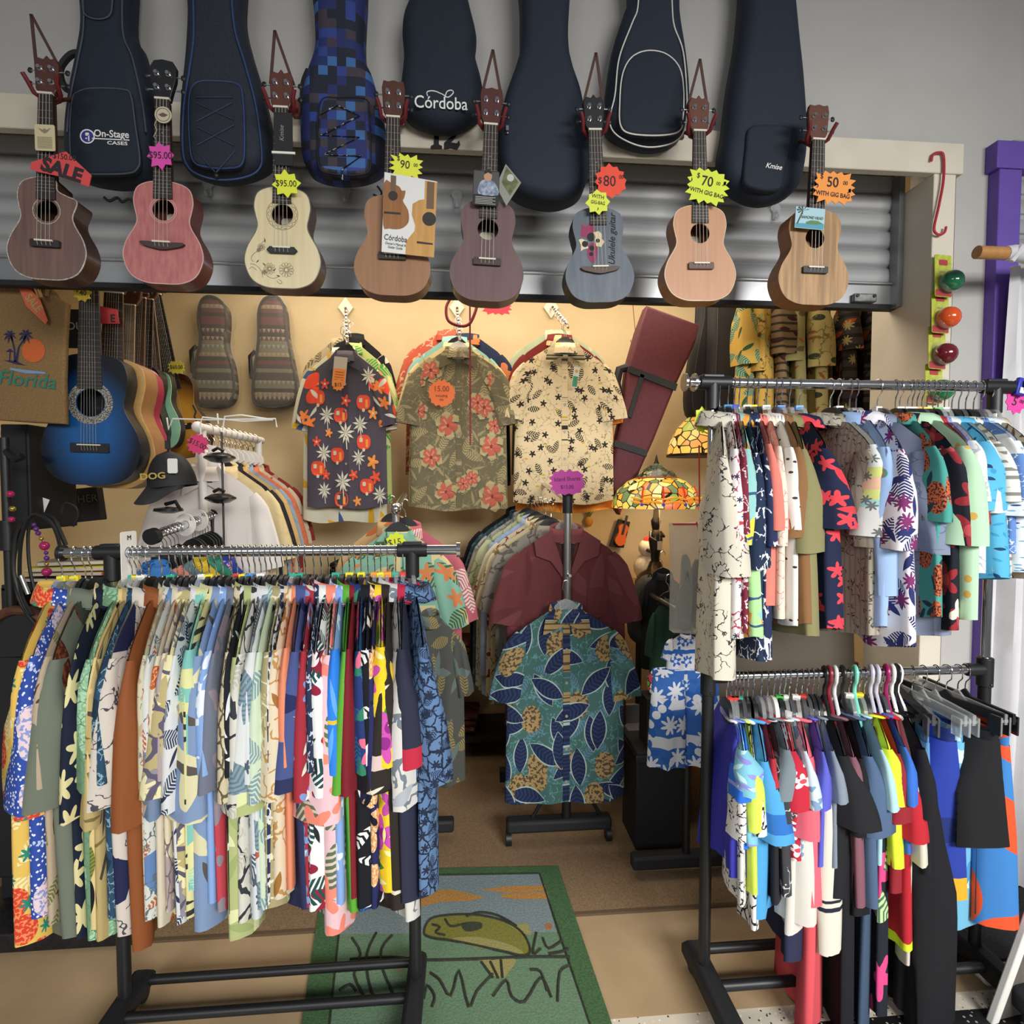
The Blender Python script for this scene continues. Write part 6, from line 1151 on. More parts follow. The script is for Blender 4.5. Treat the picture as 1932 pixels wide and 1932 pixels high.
for lab, pts, st in (('striped woven ukulele bag in clear plastic, left of the pair', [(388, 558), (408, 562), (424, 580), (426, 610), (424, 650), (436, 690), (440, 735), (430, 760), (400, 768), (370, 762), (362, 740), (366, 690), (376, 640), (372, 600), (376, 570)], (366, 650)), ('striped woven ukulele bag in clear plastic, right of the pair', [(508, 558), (526, 562), (536, 585), (540, 630), (550, 680), (558, 730), (550, 760), (520, 768), (490, 766), (476, 752), (478, 700), (486, 640), (486, 590), (494, 566)], (478, 660))):
    yy = YB - .09; c = PY(sum(p[0] for p in pts) / len(pts), 770, yy); o = thing('woven_gig_bag', lab, 'instrument bag', c, group='woven bags on the back wall')
    m = MB(); m.pillow(spline(LP(pts, c, yy), 4), .085, 0, .03); m.build('bag_shell', WOV, o, angle=70)
    m = MB(); m.tube([(x, .01, z) for x, z in spline(LP(pts, c, yy), 4)], .007, 6, closed=True); m.build('black_edge', BLKM, o)
    m = MB(); m.tube(L3([st, (st[0] - 10, st[1] + 10), (st[0] - 8, st[1] + 50), (st[0] + 6, st[1] + 60)], c, yy, .03), .012, 6); m.build('side_strap', BLKM, o)
    big = inset(spline(LP(pts, c, yy), 4), -.02); r = random.Random(5); m = MB(); m.pillow([(x + r.uniform(-.006, .006), z + r.uniform(-.006, .006)) for x, z in big], .088, -.02, .03); m.build('plastic_sleeve', FILM, o, angle=20)
# hat rack with wire arms, cap, pads
wa = thing('wire_rack', 'white wire display arms hanging above the white rail', 'wire rack', PY(420, 795, 2.15)); c = wa.location; m = MB()
for pts in ([(315, 788), (318, 810), (326, 790), (395, 792), (520, 790), (522, 806)], [(380, 840), (378, 800), (382, 787), (460, 795), (515, 792)], [(410, 780), (412, 800)], [(420, 812), (424, 786), (455, 783), (515, 792)]): m.tube([(x, 0, z) for x, z in LP(pts, c, 2.15)], .003, 6)
m.build('wires', WHT, wa)
pk = thing('hat_holder_chain', 'black hanging strap with two round hat pads in front of the white shirt', 'hat holder', PY(418, 815, 2.15)); c = pk.location
m = MB(); m.tube([(0, 0, 0), (0, 0, PY(418, 1032, 2.15).z - c.z)], .004, 8); m.build('strap', BLK, pk)
for py_ in (862, 938):
    z = PY(418, py_, 2.15).z - c.z; m = MB(); m.lathe([(.002, .016), (.03, .012), (.052, .0), (.054, -.006), (.03, -.02), (.006, -.024)], 24, c=(0, -.02, z)); m.tube([(-.02, -.03, z + .02), (0, -.035, z + .03), (.02, -.03, z + .02)], .006, 6); m.build('pad', flatm('1d1a18', .25), pk)
cq = PY(318, 850, 2.1); cap = thing('baseball_cap', 'black baseball cap with gold letters and a white hang tag, clipped on the wire', 'cap', cq); k = mpp(318, 850, 2.1)
T = lambda pts: [((x - 318) * k, (850 - y) * k) for x, y in pts]
m = MB(); rs = []
for i in range(9):
    t = i / 8; w = 42 * k * (1 - (1 - t) ** 2) ** .5 + .003; rs.append([(w * cos(2 * pi * j / 24) + .012 * t, .075 * (1 - (1 - t) ** 2) ** .5 * sin(2 * pi * j / 24), -t * 72 * k + .010 * t * cos(2 * pi * j / 24)) for j in range(24)])
m.rings(rs[::-1], cap=(False, True)); m.build('crown', BLKM, cap)
m = MB(); top = spline(LP([(286, 916), (310, 922), (335, 918), (360, 908)], cq, 2.1), 5, False); bot = spline(LP([(275, 947), (300, 951), (328, 947), (357, 922)], cq, 2.1), 5, False)
m.rings([[(x1 + (x2 - x1) * b, -.058 * (1 - abs(i / 7.5 - 1) ** 2) ** .5 - .075 * b * (1 - .5 * abs(i / 7.5 - 1)) - .012, z1 + (z2 - z1) * b) for i, ((x1, z1), (x2, z2)) in enumerate(zip(top, bot))] for b in (0, .4, .8, 1)], None, False, (False, False)); m.build('visor', noisy('222328', '2a2b30', 200, .8), cap)
txt('DOG', 17 * k, flatm('b9a04a', .6), cap, (-6 * k, -.086, -52 * k), (90, -4, 0), bold=.02, sx=1.2, name='cap_lettering')
m = MB(); m.prism(T(rrect(18, 28, 3, cx=348, cz=882)), -.085, -.083); m.build('hang_tag', WHT, cap)
m = MB(); m.tube([(0, 0, 0), (0, 0, .05)], .004, 6); m.box((0, -.005, .02), (.014, .012, .03)); m.build('clip_strap', BLK, cap)
hb = thing('hat_clip', 'black round hat clip hanging under the baseball cap', 'hat holder', PY(318, 962, 2.08)); m = MB(); m.lathe([(.003, .012), (.045, .006), (.048, -.004), (.02, -.012)], 20); m.tube([(-.01, 0, .02), (.03, -.01, .03), (.04, 0, .0)], .007, 6); m.build('pad', flatm('1b1b1d', .3), hb)
ptag('pink burst tag, $15, beside the baseball cap', 373, 838, 2.08, lambda k: burst(22 * k, 22 * k, 12, .76, 5), 'd23a6c', [('$15.00', 0, 0, 15, 28, 0, .85)])
# far left: stand, cables, beads, case, black boxes
o = thing('mic_stand', 'black microphone stand at the far left edge', 'stand', PZ(12, 1500, 0) * .0 + Vector((PY(11, 900, 2.0).x, 2.0, 0))); m = MB(); m.cyl((0, 0, 0), (0, 0, 1.62), .014, 12); m.build('pole', BLK, o); m = MB(); z = PY(11, 1010, 2.0).z; m.cyl((0, 0, z - .05), (0, 0, z + .05), .024, 14); z2 = PY(11, 850, 2).z; m.tube([(0, 0, z2), (.05, -.02, z2 - .03), (.07, -.02, z2 - .02)], .012, 8); m.build('clamp', BLK, o); m = MB(); m.lathe([(.16, 0), (.16, .02), (.03, .04)], 24); m.build('base', BLK, o)
o = thing('cable_bundle', 'looped black instrument cables hanging at the left', 'cable', PY(60, 1000, 1.95)); c = o.location
for i, (pts, r) in enumerate((([(40, 985), (28, 1020), (26, 1080), (45, 1140), (60, 1160), (40, 1120), (38, 1040), (50, 985), (70, 970), (95, 985), (108, 1010), (115, 1040)], .006), ([(36, 1000), (22, 1060), (30, 1130), (66, 1185), (78, 1190)], .005), ([(52, 975), (44, 1010), (48, 1080), (66, 1150)], .005), ([(60, 972), (88, 980), (112, 1030)], .007), ([(98, 970), (105, 950), (125, 955), (132, 975), (122, 995)], .003))):
    m = MB(); m.tube([(x, .01 * i, z) for x, z in spline(LP(pts, c, 1.95), 5, False)], r, 6); m.build('cable_loop', BLK, o)
m = MB(); a_, b_ = LP([(44, 1085), (58, 1120)], c, 1.95); m.cyl((a_[0], -.01, a_[1]), (b_[0], -.01, b_[1]), .007, 10); m.build('plug', STEEL, o)
o = thing('bead_necklace', 'string of purple and magenta beads hanging by the cables', 'necklace', PY(80, 1000, 1.93)); c = o.location; B1, B2, B3 = flatm('5a2a78', .2), flatm('a01f5a', .2), flatm('b9a14a', .25, .8)
for px_, py_, r_, mt in ((20, 932, 7, B2), (24, 960, 6, B3), (22, 980, 6, B2), (64, 990, 4, B1), (68, 998, 5, B1), (72, 1006, 5, B1), (78, 1016, 4, B3), (84, 1030, 9, B2), (87, 1043, 4, B1), (88, 1053, 5, B1), (88, 1064, 4, B3), (88, 1079, 9, B2), (87, 1097, 4, B1), (87, 1108, 5, B1), (88, 1117, 4, B3), (88, 1133, 9, B2)):
    q = PY(px_, py_, 1.93) - c; m = MB(); m.ball(q, r_ * mpp(px_, py_, 1.93), 12); m.build('bead', mt, o)
m = MB(); m.tube([PY(*p, 1.93) - c for p in ((64, 985), (72, 1006), (84, 1030), (88, 1064), (87, 1108), (88, 1136))], .001, 5); m.build('string', B1, o)
o = thing('leather_case', 'dark round topped case with brown leather trim behind the yellow shirt', 'case', Vector((PY(42, 1300, 1.98).x, 1.98, 0))); zt = PY(42, 1150, 1.98).z; w = 74 * mpp(42, 1200, 1.98)
pr = [(-w, .12), (-w, zt - .16)] + [(w * cos(R(a)), zt - .16 + .16 * sin(R(a))) for a in range(170, 0, -15)] + [(w, zt - .16), (w, .12)]
m = MB(); m.prism(pr[::-1], 0, .24); m.build('case_body', BLKM, o, bevel=.01)
m = MB(); m.tube([(x, -.005, z) for x, z in pr[1:-1]], .016, 8); m.build('leather_trim', noisy('5a3422', '472818', 40, .5), o); m = MB(); m.box((0, .12, .07), (1.7 * w, .2, .14)); m.build('stand_block', BLKM, o)
for i, (x0, y0, x1, y1, yy, lab, tx) in enumerate(((100, 922, 192, 985, 2.5, 'black framed sign with white letters under the guitars', 'OTHER'), (0, 800, 60, 1000, 2.15, 'dark speaker cabinet behind the burlap bag', ''))):
    a_, b_ = PY(x0, y0, yy), PY(x1, y1, yy); o = thing('framed_sign' if tx else 'speaker_cabinet', lab, 'sign' if tx else 'speaker', Vector(((a_.x + b_.x) / 2, yy, b_.z)), (0, R(-6) if tx else 0, 0)); w, h = abs(b_.x - a_.x), abs(a_.z - b_.z)
    m = MB(); m.box((0, .02 if tx else .12, h / 2), (w, .04 if tx else .24, h)); m.build('board' if tx else 'cabinet', BLKM, o, bevel=.004)
    if tx:
        txt(tx, .045, flatm('6a665e', .7), o, (.02, -.002, h * .66)); m = MB(); m.box((-.06, -.003, h * .72), (.05, .004, .06)); m.build('cardboard_note', flatm('8a7450', .8), o)
    else:
        m = MB(); m.box((0, -.003, h * .5), (w * .86, .008, h * .86)); m.build('grille', flatm('202226', .9), o)
o = thing('paper_sheet', 'white curved paper sheet below the blue guitar', 'paper', PY(62, 965, 2.2), (0, R(24), 0)); m = MB(); m.rings([[(-.03 + .02 * t, 0, .06 - .12 * t) for t in (0, .5, 1)], [(.03, .012, .06 - .12 * t) for t in (0, .5, 1)]], None, False, (False, False)); m.build('sheet', WHT, o)
bs = thing('book_shelf', 'low black shelf of books and magazines behind the left rack', 'shelf', Vector((PY(120, 1100, 2.2).x, 2.2, 0))); zt = PY(120, 1098, 2.2).z; m = MB(); m.box((0, .1, zt - .012), (.36, .3, .024)); m.box((0, .1, zt - .2), (.36, .3, .024)); m.box((-.17, .1, (zt - .01) / 2), (.024, .3, zt - .01)); m.box((.17, .1, (zt - .01) / 2), (.024, .3, zt - .01)); m.build('frame', BLKM, bs, bevel=.003)
for i, (cc, w, lab) in enumerate((('26252a', .30, 'black book with white letters, bottom of the pile on the low shelf'), ('b5562f', .26, 'orange magazine on the low shelf'), ('cdbf3a', .28, 'yellow magazine on the low shelf'), ('8d8272', .24, 'folded beige cloth, top of the pile on the low shelf'))):
    o = thing('book' if i < 3 else 'folded_cloth', lab, 'book' if i < 3 else 'cloth', Vector((bs.location.x + .01 * i, 2.2 + .02 * (i % 2) + .03, zt + .0 + .02 * i)), (0, 0, .1 * (i - 1))); m = MB(); m.box((0, .05, .0095), (w, .2, .016)); m.build('cover', flatm(cc, .6), o, bevel=.003)
    m = MB(); m.box((0, .048, .0095), (w * .97, .2, .011)); m.build('pages', flatm('c9c1ae', .8), o)
    if i == 0: txt('ALL ABOUT', .014, WTXT, o, (-.02, -.0505, .0095))
# dark shelving and lower stock along the back wall
sh = thing('black_shelf_unit', 'black metal shelf unit of folded clothes under the back wall shirts', 'shelf', Vector((PY(780, 1100, 2.95).x, 2.95, 0))); m = MB()
for x in (-.62, 0, .62):
    for y in (0, .3): m.box((x, y, .48), (.025, .025, .96))
m.build('uprights', BLK, sh)
for z in (.1, .5, .94): m = MB(); m.box((0, .15, z), (1.27, .33, .02)); m.build('shelf_board', BLKM, sh)
r = random.Random(4)
for i, (x, z, cc, w, lab) in enumerate(((-.45, .52, '3a2a2c', .26, 'folded maroon patterned cloth left on the middle shelf'), (-.1, .52, '2a2c34', .24, 'folded dark blue cloth at the middle of the middle shelf'), (.35, .52, '7a4a34', .28, 'folded rust striped cloth right on the middle shelf'), (-.4, .12, '2f2a28', .3, 'dark folded cloth left on the bottom shelf'), (.2, .12, '5a2a2c', .26, 'dark red folded cloth right on the bottom shelf'), (-.3, .955, '2c2426', .3, 'dark lace cloth on top of the black shelf'), (.3, .955, '4a4438', .3, 'green plaid cloth on top of the black shelf'))):
    o = thing('folded_cloth', lab, 'cloth', Vector((sh.location.x + x, 2.98, z)), (0, 0, r.uniform(-.1, .1)), 'folded clothes on the black shelf'); m = MB()
    for j in range(3): m.box((.008 * (j - 1), .1, .02 + .035 * j), (w, .2, .03))
    m.build('folds', cloth(cc, ('sketch', 20, '8a7a66', .06), axis='o'), o, bevel=.012)
pl = thing('black_plinth', 'low black plinth along the carpet at the left behind the left rack', 'plinth', PZ(110, 1795, 0)); m = MB(); m.box((-.28, .07, .03), (1.0, .13, .06)); m.build('block', noisy('15161a', '202126', 90, .35), pl, bevel=.004)
# ================================================================== right part of the room
# maroon padded roll bag
def slab(o, name, pts, c, y, mat, th, r=.012): m = MB(); m.pillow(spline(LP(pts, c, y), 2) if len(pts) > 8 else LP(pts, c, y), th, 0, r); return m.build(name, mat, o, angle=50)
MAR = noisy('521a24', '5d1f2a', 60, .7, bump=.1)
ym = 2.78; c0 = PY(1170, 970, ym); o = thing('padded_bag', 'long maroon padded bag with black straps, leaning diagonally on the back wall', 'bag', c0)
m = MB(); q = LP([(1222, 575), (1322, 612), (1312, 650), (1275, 730), (1235, 830), (1190, 930), (1172, 972), (1160, 955), (1150, 900), (1160, 850), (1175, 780), (1185, 690), (1205, 620)], c0, ym); m.pillow(q, .09, 0, .02); m.build('bag_body', MAR, o, angle=60)
for pts in ([(1186, 690), (1278, 725), (1274, 738), (1183, 702)], [(1160, 830), (1222, 850), (1219, 862), (1156, 842)], [(1208, 705), (1216, 708), (1190, 790), (1183, 785)]): m = MB(); m.prism(LP(pts, c0, ym), -.008, -.001); m.build('strap', BLKM, o, bevel=.002)
sc = PY(1180, 720, ym); m = MB(); m.tube([PY(*p, ym) - c0 + Vector((0, .03, 0)) for p in ((1190, 690), (1172, 695), (1166, 720), (1172, 760), (1180, 790))], .022, 8); m.build('side_handle', BLKM, o)
# red lanyard and ribbon
o = thing('red_lanyard', 'dark red lanyard looping over the olive shirt arm', 'lanyard', PY(870, 590, 2.6)); c = o.location
m = MB(); m.tube([(x, 0, z) for x, z in spline(LP([(852, 560), (842, 580), (846, 605), (868, 615), (884, 612), (893, 598), (900, 575), (896, 560)], c, 2.6), 5, False)], .007, 6); m.build('loop', flatm('7a1a28', .7), o); m = MB(); m.box((PY(887, 700, 2.6).x - c.x, 0, (PY(887, 560, 2.6).z + PY(887, 840, 2.6).z) / 2 - c.z), (.008, .003, PY(887, 560, 2.6).z - PY(887, 840, 2.6).z)); m.build('strap', flatm('7a1a28', .7), o)
o = thing('hanging_string', 'thin red wall cord hanging beside the maroon bag', 'cord', PY(1196, 580, 2.9)); c = o.location; m = MB(); m.tube([(x, 0, z) for x, z in LP([(1194, 575), (1200, 640), (1189, 642), (1196, 655)], c, 2.9)], .002, 5); m.build('cord', flatm('8a2a24', .7), o)
ptag('red burst tag behind the purple brown ukulele', 938, 578, 3.0, lambda k: burst(28 * k, 16 * k, 14, .8, 4, 1), 'c42f44', [])
# dark gig bags standing behind the right rack
for lab, pts, y in (('dark gig bag hanging left behind the right rack', [(1326, 540), (1352, 540), (1358, 640), (1362, 740), (1355, 780), (1325, 790), (1303, 780), (1300, 730), (1312, 650), (1322, 600)], 2.9), ('dark gig bag hanging right behind the right rack', [(1352, 540), (1395, 545), (1398, 640), (1404, 720), (1400, 800), (1370, 830), (1345, 815), (1342, 740), (1346, 640)], 2.8)):
    c = PY(1350, 830, y); o = thing('gig_bag', lab, 'instrument bag', c, group='dark bags behind the right rack'); m = MB(); m.pillow(spline(LP(pts, c, y), 3), .09, 0, .035); m.build('bag_shell', noisy('1f1d1e', '2a2728', 200, .8), o, angle=70)
    m = MB(); m.tube([(x, -.002, z) for x, z in inset(spline(LP(pts, c, y), 3), .02)], .002, 5, closed=True); m.build('piping', flatm('4a463f', .7), o)
# shirts hung high behind the right rack
hx0, hx1 = PY(1400, 560, 2.55).x, PY(1685, 560, 2.55).x; z_h = PY(1540, 470, 2.55).z
hr = thing('hanging_rail', 'rail carrying the big printed shirts high behind the right rack', 'rail', Vector((hx0, 2.55, z_h))); m = MB(); m.cyl((-.05, 0, 0), (hx1 - hx0 + .0, 0, 0), .013, 14); m.tube([(.05, 0, 0), (.05, 0, .5)], .006, 6); m.tube([(hx1 - hx0 - .05, 0, 0), (hx1 - hx0 - .05, 0, .5)], .006, 6); m.build('rail', CHROME, hr)
HI = [('yellow shirt with green pineapple leaves hung high, leftmost', cloth('c9a24a', ('frond', 10.5, '4f6a34', .5, .45, '8fae9c'), ('leaf', 12, '3a5230', .34, .3)), 1420), ('golden shirt with pale green leaves hung high, second from left', cloth('cfa750', ('leaf', 12, '9aa26a', .4, .3), ('sketch', 18, '6a4a24', .06)), 1452), ('brown and maroon scenic shirt hung high', cloth('8d7452', ('leaf', 13.5, '4a2228', .42, .3), ('stripe', 30, '3a3630', .3, 'z')), 1484), ('pale khaki shirt with old cars hung high', cloth('a79f68', ('ell', 10.5, '6a6a44', .2, 1.6), ('leaf', 10.5, 'b56a3c', .18, .3)), 1514), ('cream yellow shirt with classic cars hung high', cloth('bda96c', ('ell', 7.5, '3d4230', .18, 1.8), ('leaf', 9, 'a85a34', .2, .3), ('sketch', 12, '7d7440', .05)), 1552), ('dark shirt with a volcano and orange palms hung high', cloth('4a4440', ('stripe', 22, '302c2a', .4, 'z'), ('leaf', 9, 'c4552c', .3, .35), ('bloom', 10.5, 'b5a26a', .24, 8)), 1604), ('black and grey island shirt with orange flowers hung high, rightmost', cloth('57524c', ('stripe', 26, '2b2828', .4, 'z'), ('leaf', 7.5, 'b8582e', .34, .4), ('blotch', 10.5, '2a2626', .56)), 1648)]
for i, (lab, fab, px_) in enumerate(HI):
    q = PY(px_, 470, 2.55); hanger('black hanger with chrome hook carrying the ' + lab.replace(' hung high', ''), q, (0, 0, R(52)), 'black', '-', .013, 'hangers on the high rail'); o = thing('aloha_shirt', lab, 'shirt', (q.x, q.y, q.z - .1), (0, 0, R(52)), 'big shirts hung high behind the right rack', (1.0, 2.0, 1.02)); dress(o, 'shirt', i % 6, fab)
# ------------------------------------------------------------------ stained glass lamps
def glass(name, base, cols, scale, s0):
    t = NT(name); tc = t.n('TexCoord').outputs['Object']; v = t.n('TexVoronoi', {'Vector': tc, 'Scale': float(scale)}); e = t.n('TexVoronoi', {'Vector': tc, 'Scale': float(scale)}, feature='DISTANCE_TO_EDGE')
    r = t.n('ValToRGB', [t.n('SeparateColor', [v.outputs[1]]).outputs[0]]); cr = r.color_ramp; cr.interpolation = 'CONSTANT'; cr.elements[0].color = srgb(cols[0]); cr.elements[1].position = 1 / len(cols); cr.elements[1].color = srgb(cols[1])
    for i, cc in enumerate(cols[2:]): x = cr.elements.new((i + 2) / len(cols)); x.color = srgb(cc)
    ln = t.m('GREATER_THAN', e.outputs[0], .05); c = t.mix(ln, srgb('1a1412'), r.outputs[0])
    t.set(Base_Color=c, Roughness=.25, Emission_Color=c, Emission_Strength=t.m('MULTIPLY', ln, s0)); return t.mat
yl = 2.72; lt = PY(1236, 1105, yl); LT = thing('table_lamp', 'stained glass dragonfly lamp with a dark figure base on the orange cabinet', 'lamp', lt); k = mpp(1236, 1000, yl); Z = lambda py: PY(1236, py, yl).z - lt.z
m = MB(); m.lathe([(.004, 0), (38 * k, 0), (37 * k, 8 * k), (28 * k, 22 * k), (16 * k, 30 * k), (10 * k, 45 * k)][1:], 28); m.lathe([(28 * k, 10 * k), (34 * k, 16 * k), (26 * k, 22 * k)], 28); m.build('base', noisy('2a211a', '4a3a26', 60, .35, metal=.6), LT)
m = MB(); m.lathe([(8 * k, 44 * k), (9 * k, 60 * k), (13 * k, 85 * k), (10 * k, 100 * k), (6 * k, 104 * k), (8 * k, 112 * k), (9 * k, 120 * k), (5 * k, 128 * k), (4 * k, Z(950))], 18); m.tube([(-9 * k, 0, 100 * k), (-13 * k, -8 * k, 90 * k), (-4 * k, -14 * k, 84 * k)], 3 * k, 8); m.tube([(9 * k, 0, 100 * k), (13 * k, -6 * k, 92 * k), (5 * k, -13 * k, 96 * k)], 3 * k, 8); m.build('figure_stem', flatm('17130f', .3), LT)
GL = glass('stained_glass', None, ['c98a2a', '7a8a3a', 'd9a84a', '5a6a44', 'c9642a', 'd9c07a', 'a8b070', 'e0b050'], 24, 1.1)
m = MB(); m.lathe([(80 * k, Z(958)), (79 * k, Z(945)), (70 * k, Z(925)), (52 * k, Z(908)), (38 * k, Z(902))], 40, cap=False); m.build('shade', GL, LT)
m = MB(); m.lathe([(38 * k, Z(902)), (32 * k, Z(892)), (18 * k, Z(882)), (4 * k, Z(874))], 32, cap=False); m.build('shade_crown', glass('dark_glass', None, ['3f4a3a', '5a5a40', '4a3a2a', '8a8a60'], 38, .35), LT); m = MB(); m.lathe([(6 * k, Z(876)), (3 * k, Z(870)), (2.5 * k, Z(866)), (.5 * k, Z(858))], 12); m.build('finial', flatm('2a1d14', .4, .5), LT)
m = MB(); m.lathe([(39 * k, Z(906)), (40 * k, Z(902)), (37 * k, Z(900))], 32); m.build('shade_band', flatm('8a3f22', .4, emit=.25), LT)
for i, a in enumerate((-2.2, -1.75, -1.25, -.8)):      # dragonflies round the rim
    m = MB(); rr = 80 * k; x, y = rr * cos(a), rr * sin(a); m.ball((x, y, Z(950)), 3.2 * k, 8, 0); t_ = Vector((-sin(a), cos(a), 0))
    for s in (-1, 1):
        for dz in (0, 7): p0 = Vector((x, y, Z(948 - dz))) * 1.0; p1 = p0 + t_ * s * 20 * k + Vector((0, 0, 4 * k)); m.tube([p0, (p0 + p1) / 2 - Vector((cos(a), sin(a), 0)) * 2 * k * -1, p1], [1 * k, 3 * k, .8 * k], 6, 1)
    m.tube([(x, y, Z(950)), (x * .97, y * .97, Z(930)), (x * .9, y * .9, Z(918))], 1.6 * k, 6, 2); m.build('dragonfly', [flatm('2f4fc0', .2, emit=.3), flatm('d8932f', .4, emit=.6), flatm('b92c20', .4, emit=.5)], LT)
pl_ = bpy.data.lights.new('lamp_bulb', 'POINT'); pl_.energy = 7; pl_.color = (1, .72, .4); pl_.shadow_soft_size = .04; po = bpy.data.objects.new('lamp_bulb', pl_); COL.objects.link(po); po.location = lt + Vector((0, -.0, Z(955)))
m = MB(); m.tube([(3 * k, -12 * k, Z(962)), (4 * k, -12 * k, Z(1020))], .0012, 5); m.box((3 * k, -14 * k, Z(1028)), (9 * k, .001, 16 * k)); m.build('paper_tag', flatm('cfc6ae', .7), LT)
y2 = 2.95; l2 = PY(1312, 860, y2); L2 = thing('hanging_lamp', 'amber stained glass lamp shade hanging higher, half hidden by the right rack post', 'lamp', l2); k = mpp(1312, 830, y2)
m = MB(); m.lathe([(51 * k, 0), (50 * k, 12 * k), (44 * k, 30 * k), (32 * k, 52 * k), (16 * k, 68 * k), (6 * k, 74 * k)], 36, cap=False); m.build('shade', glass('amber_glass', None, ['d9a84a', 'e0b860', 'c98f3a', 'dcae55', '9aa24a', 'e3c27a', 'cf8f4a', 'd8b050'], 20, .9), L2); m = MB(); m.lathe([(51.5 * k, -2 * k), (52 * k, 2 * k), (50 * k, 3 * k)], 36); m.build('rim', flatm('2a1a10', .5), L2); m = MB(); m.cyl((0, 0, 74 * k), (0, 0, 1.0), .006, 8); m.build('stem', BLK, L2)
# cabinet under the lamp
cb = thing('side_cabinet', 'orange wooden side cabinet under the dragonfly lamp', 'cabinet', Vector((lt.x - .02, yl + .08, 0))); zc = lt.z; m = MB(); m.box((0, 0, zc - .012), (.44, .34, .024)); m.build('top', wood('b8823c', 'a8742f', 4), cb, bevel=.004); m = MB(); m.box((0, .02, zc - .065), (.36, .26, .085)); m.build('body', wood('a8722f', '98662a', 4), cb); m = MB(); m.box((-.02, -.112, zc - .065), (.16, .01, .06)); dr = m.build('drawer', wood('b47e3a', 'a06c2e', 4), cb, bevel=.003); m = MB(); m.ball((-.02, -.122, zc - .065), .008, 8); m.build('knob', STEEL, dr)
for sx in (-1, 1):
    for sy in (-1, 1): m = MB(); m.tube([(sx * .15, sy * .1 + .02, zc - .1), (sx * .17, sy * .11 + .02, 0)], [.014, .009], 8); m.build('leg', wood('a8722f', '98662a', 4), cb)
o = thing('plush_chick', 'white plush bird with a red cap behind the lamp base', 'soft toy', PY(1222, 1104, 2.86)); o.location.z = zc; k = mpp(1222, 1050, 2.86); m = MB(); m.ball((0, 0, 26 * k), 27 * k, 20, sq=(1, .8, .95)); m.build('body', noisy('d8d0c0', 'c6bca8', 90, .95, bump=.3), o); m = MB(); m.ball((-2 * k, -4 * k, 62 * k), 17 * k, 16); m.build('head', noisy('d8d0c0', 'c6bca8', 90, .95, bump=.3), o); m = MB(); m.lathe([(11 * k, 70 * k), (8 * k, 80 * k), (2 * k, 84 * k)], 14, c=(-2 * k, -5 * k, 0)); m.build('cap', flatm('b5302c', .9), o); m = MB(); m.tube([(-8 * k, -19 * k, 60 * k), (-2 * k, -27 * k, 57 * k), (5 * k, -19 * k, 60 * k)], 3.5 * k, 8); m.build('beak', flatm('3a3230', .7), o); m = MB(); m.box((0, 0, 1.5 * k), (36 * k, 30 * k, 3 * k)); m.build('feet', flatm('c99a3a', .8), o)
o = thing('toy_guitar', 'small orange toy guitar on the back wall beside the lamp', 'ornament', PY(1172, 1012, 3.2), (0, R(14), 0)); k = mpp(1172, 1000, 3.2); m = MB(); m.prism(spline([(0, -18 * k), (10 * k, -10 * k), (7 * k, 6 * k), (9 * k, 18 * k), (0, 24 * k), (-9 * k, 18 * k), (-7 * k, 6 * k), (-10 * k, -10 * k)], 4), -.01, .02); m.build('body', flatm('d9642a', .4), o); m = MB(); m.box((0, -.012, 22 * k), (4 * k, .01, 36 * k)); m.build('neck', BLK, o); m = MB(); m.prism([(-14 * k, -24 * k), (12 * k, -20 * k), (12 * k, 30 * k), (-10 * k, 30 * k)], .02, .05); m.build('black_case', BLKM, o)
o = thing('wall_ornament', 'small pineapple ornament on the back wall below the cream shirt', 'ornament', PY(1111, 984, 3.27)); k = mpp(1111, 984, 3.27); m = MB(); m.ball((0, 0, 0), 9 * k, 12, sq=(.85, .5, 1.1)); m.build('fruit', flatm('c98a3a', .6), o); m = MB()
for a in (-.7, -.3, 0, .3, .7): m.tube([(0, 0, 8 * k), (12 * k * sin(a), 0, 8 * k + 14 * k * cos(a))], [2 * k, .5 * k], 6)
m.build('leaves', flatm('5a6a30', .7), o)
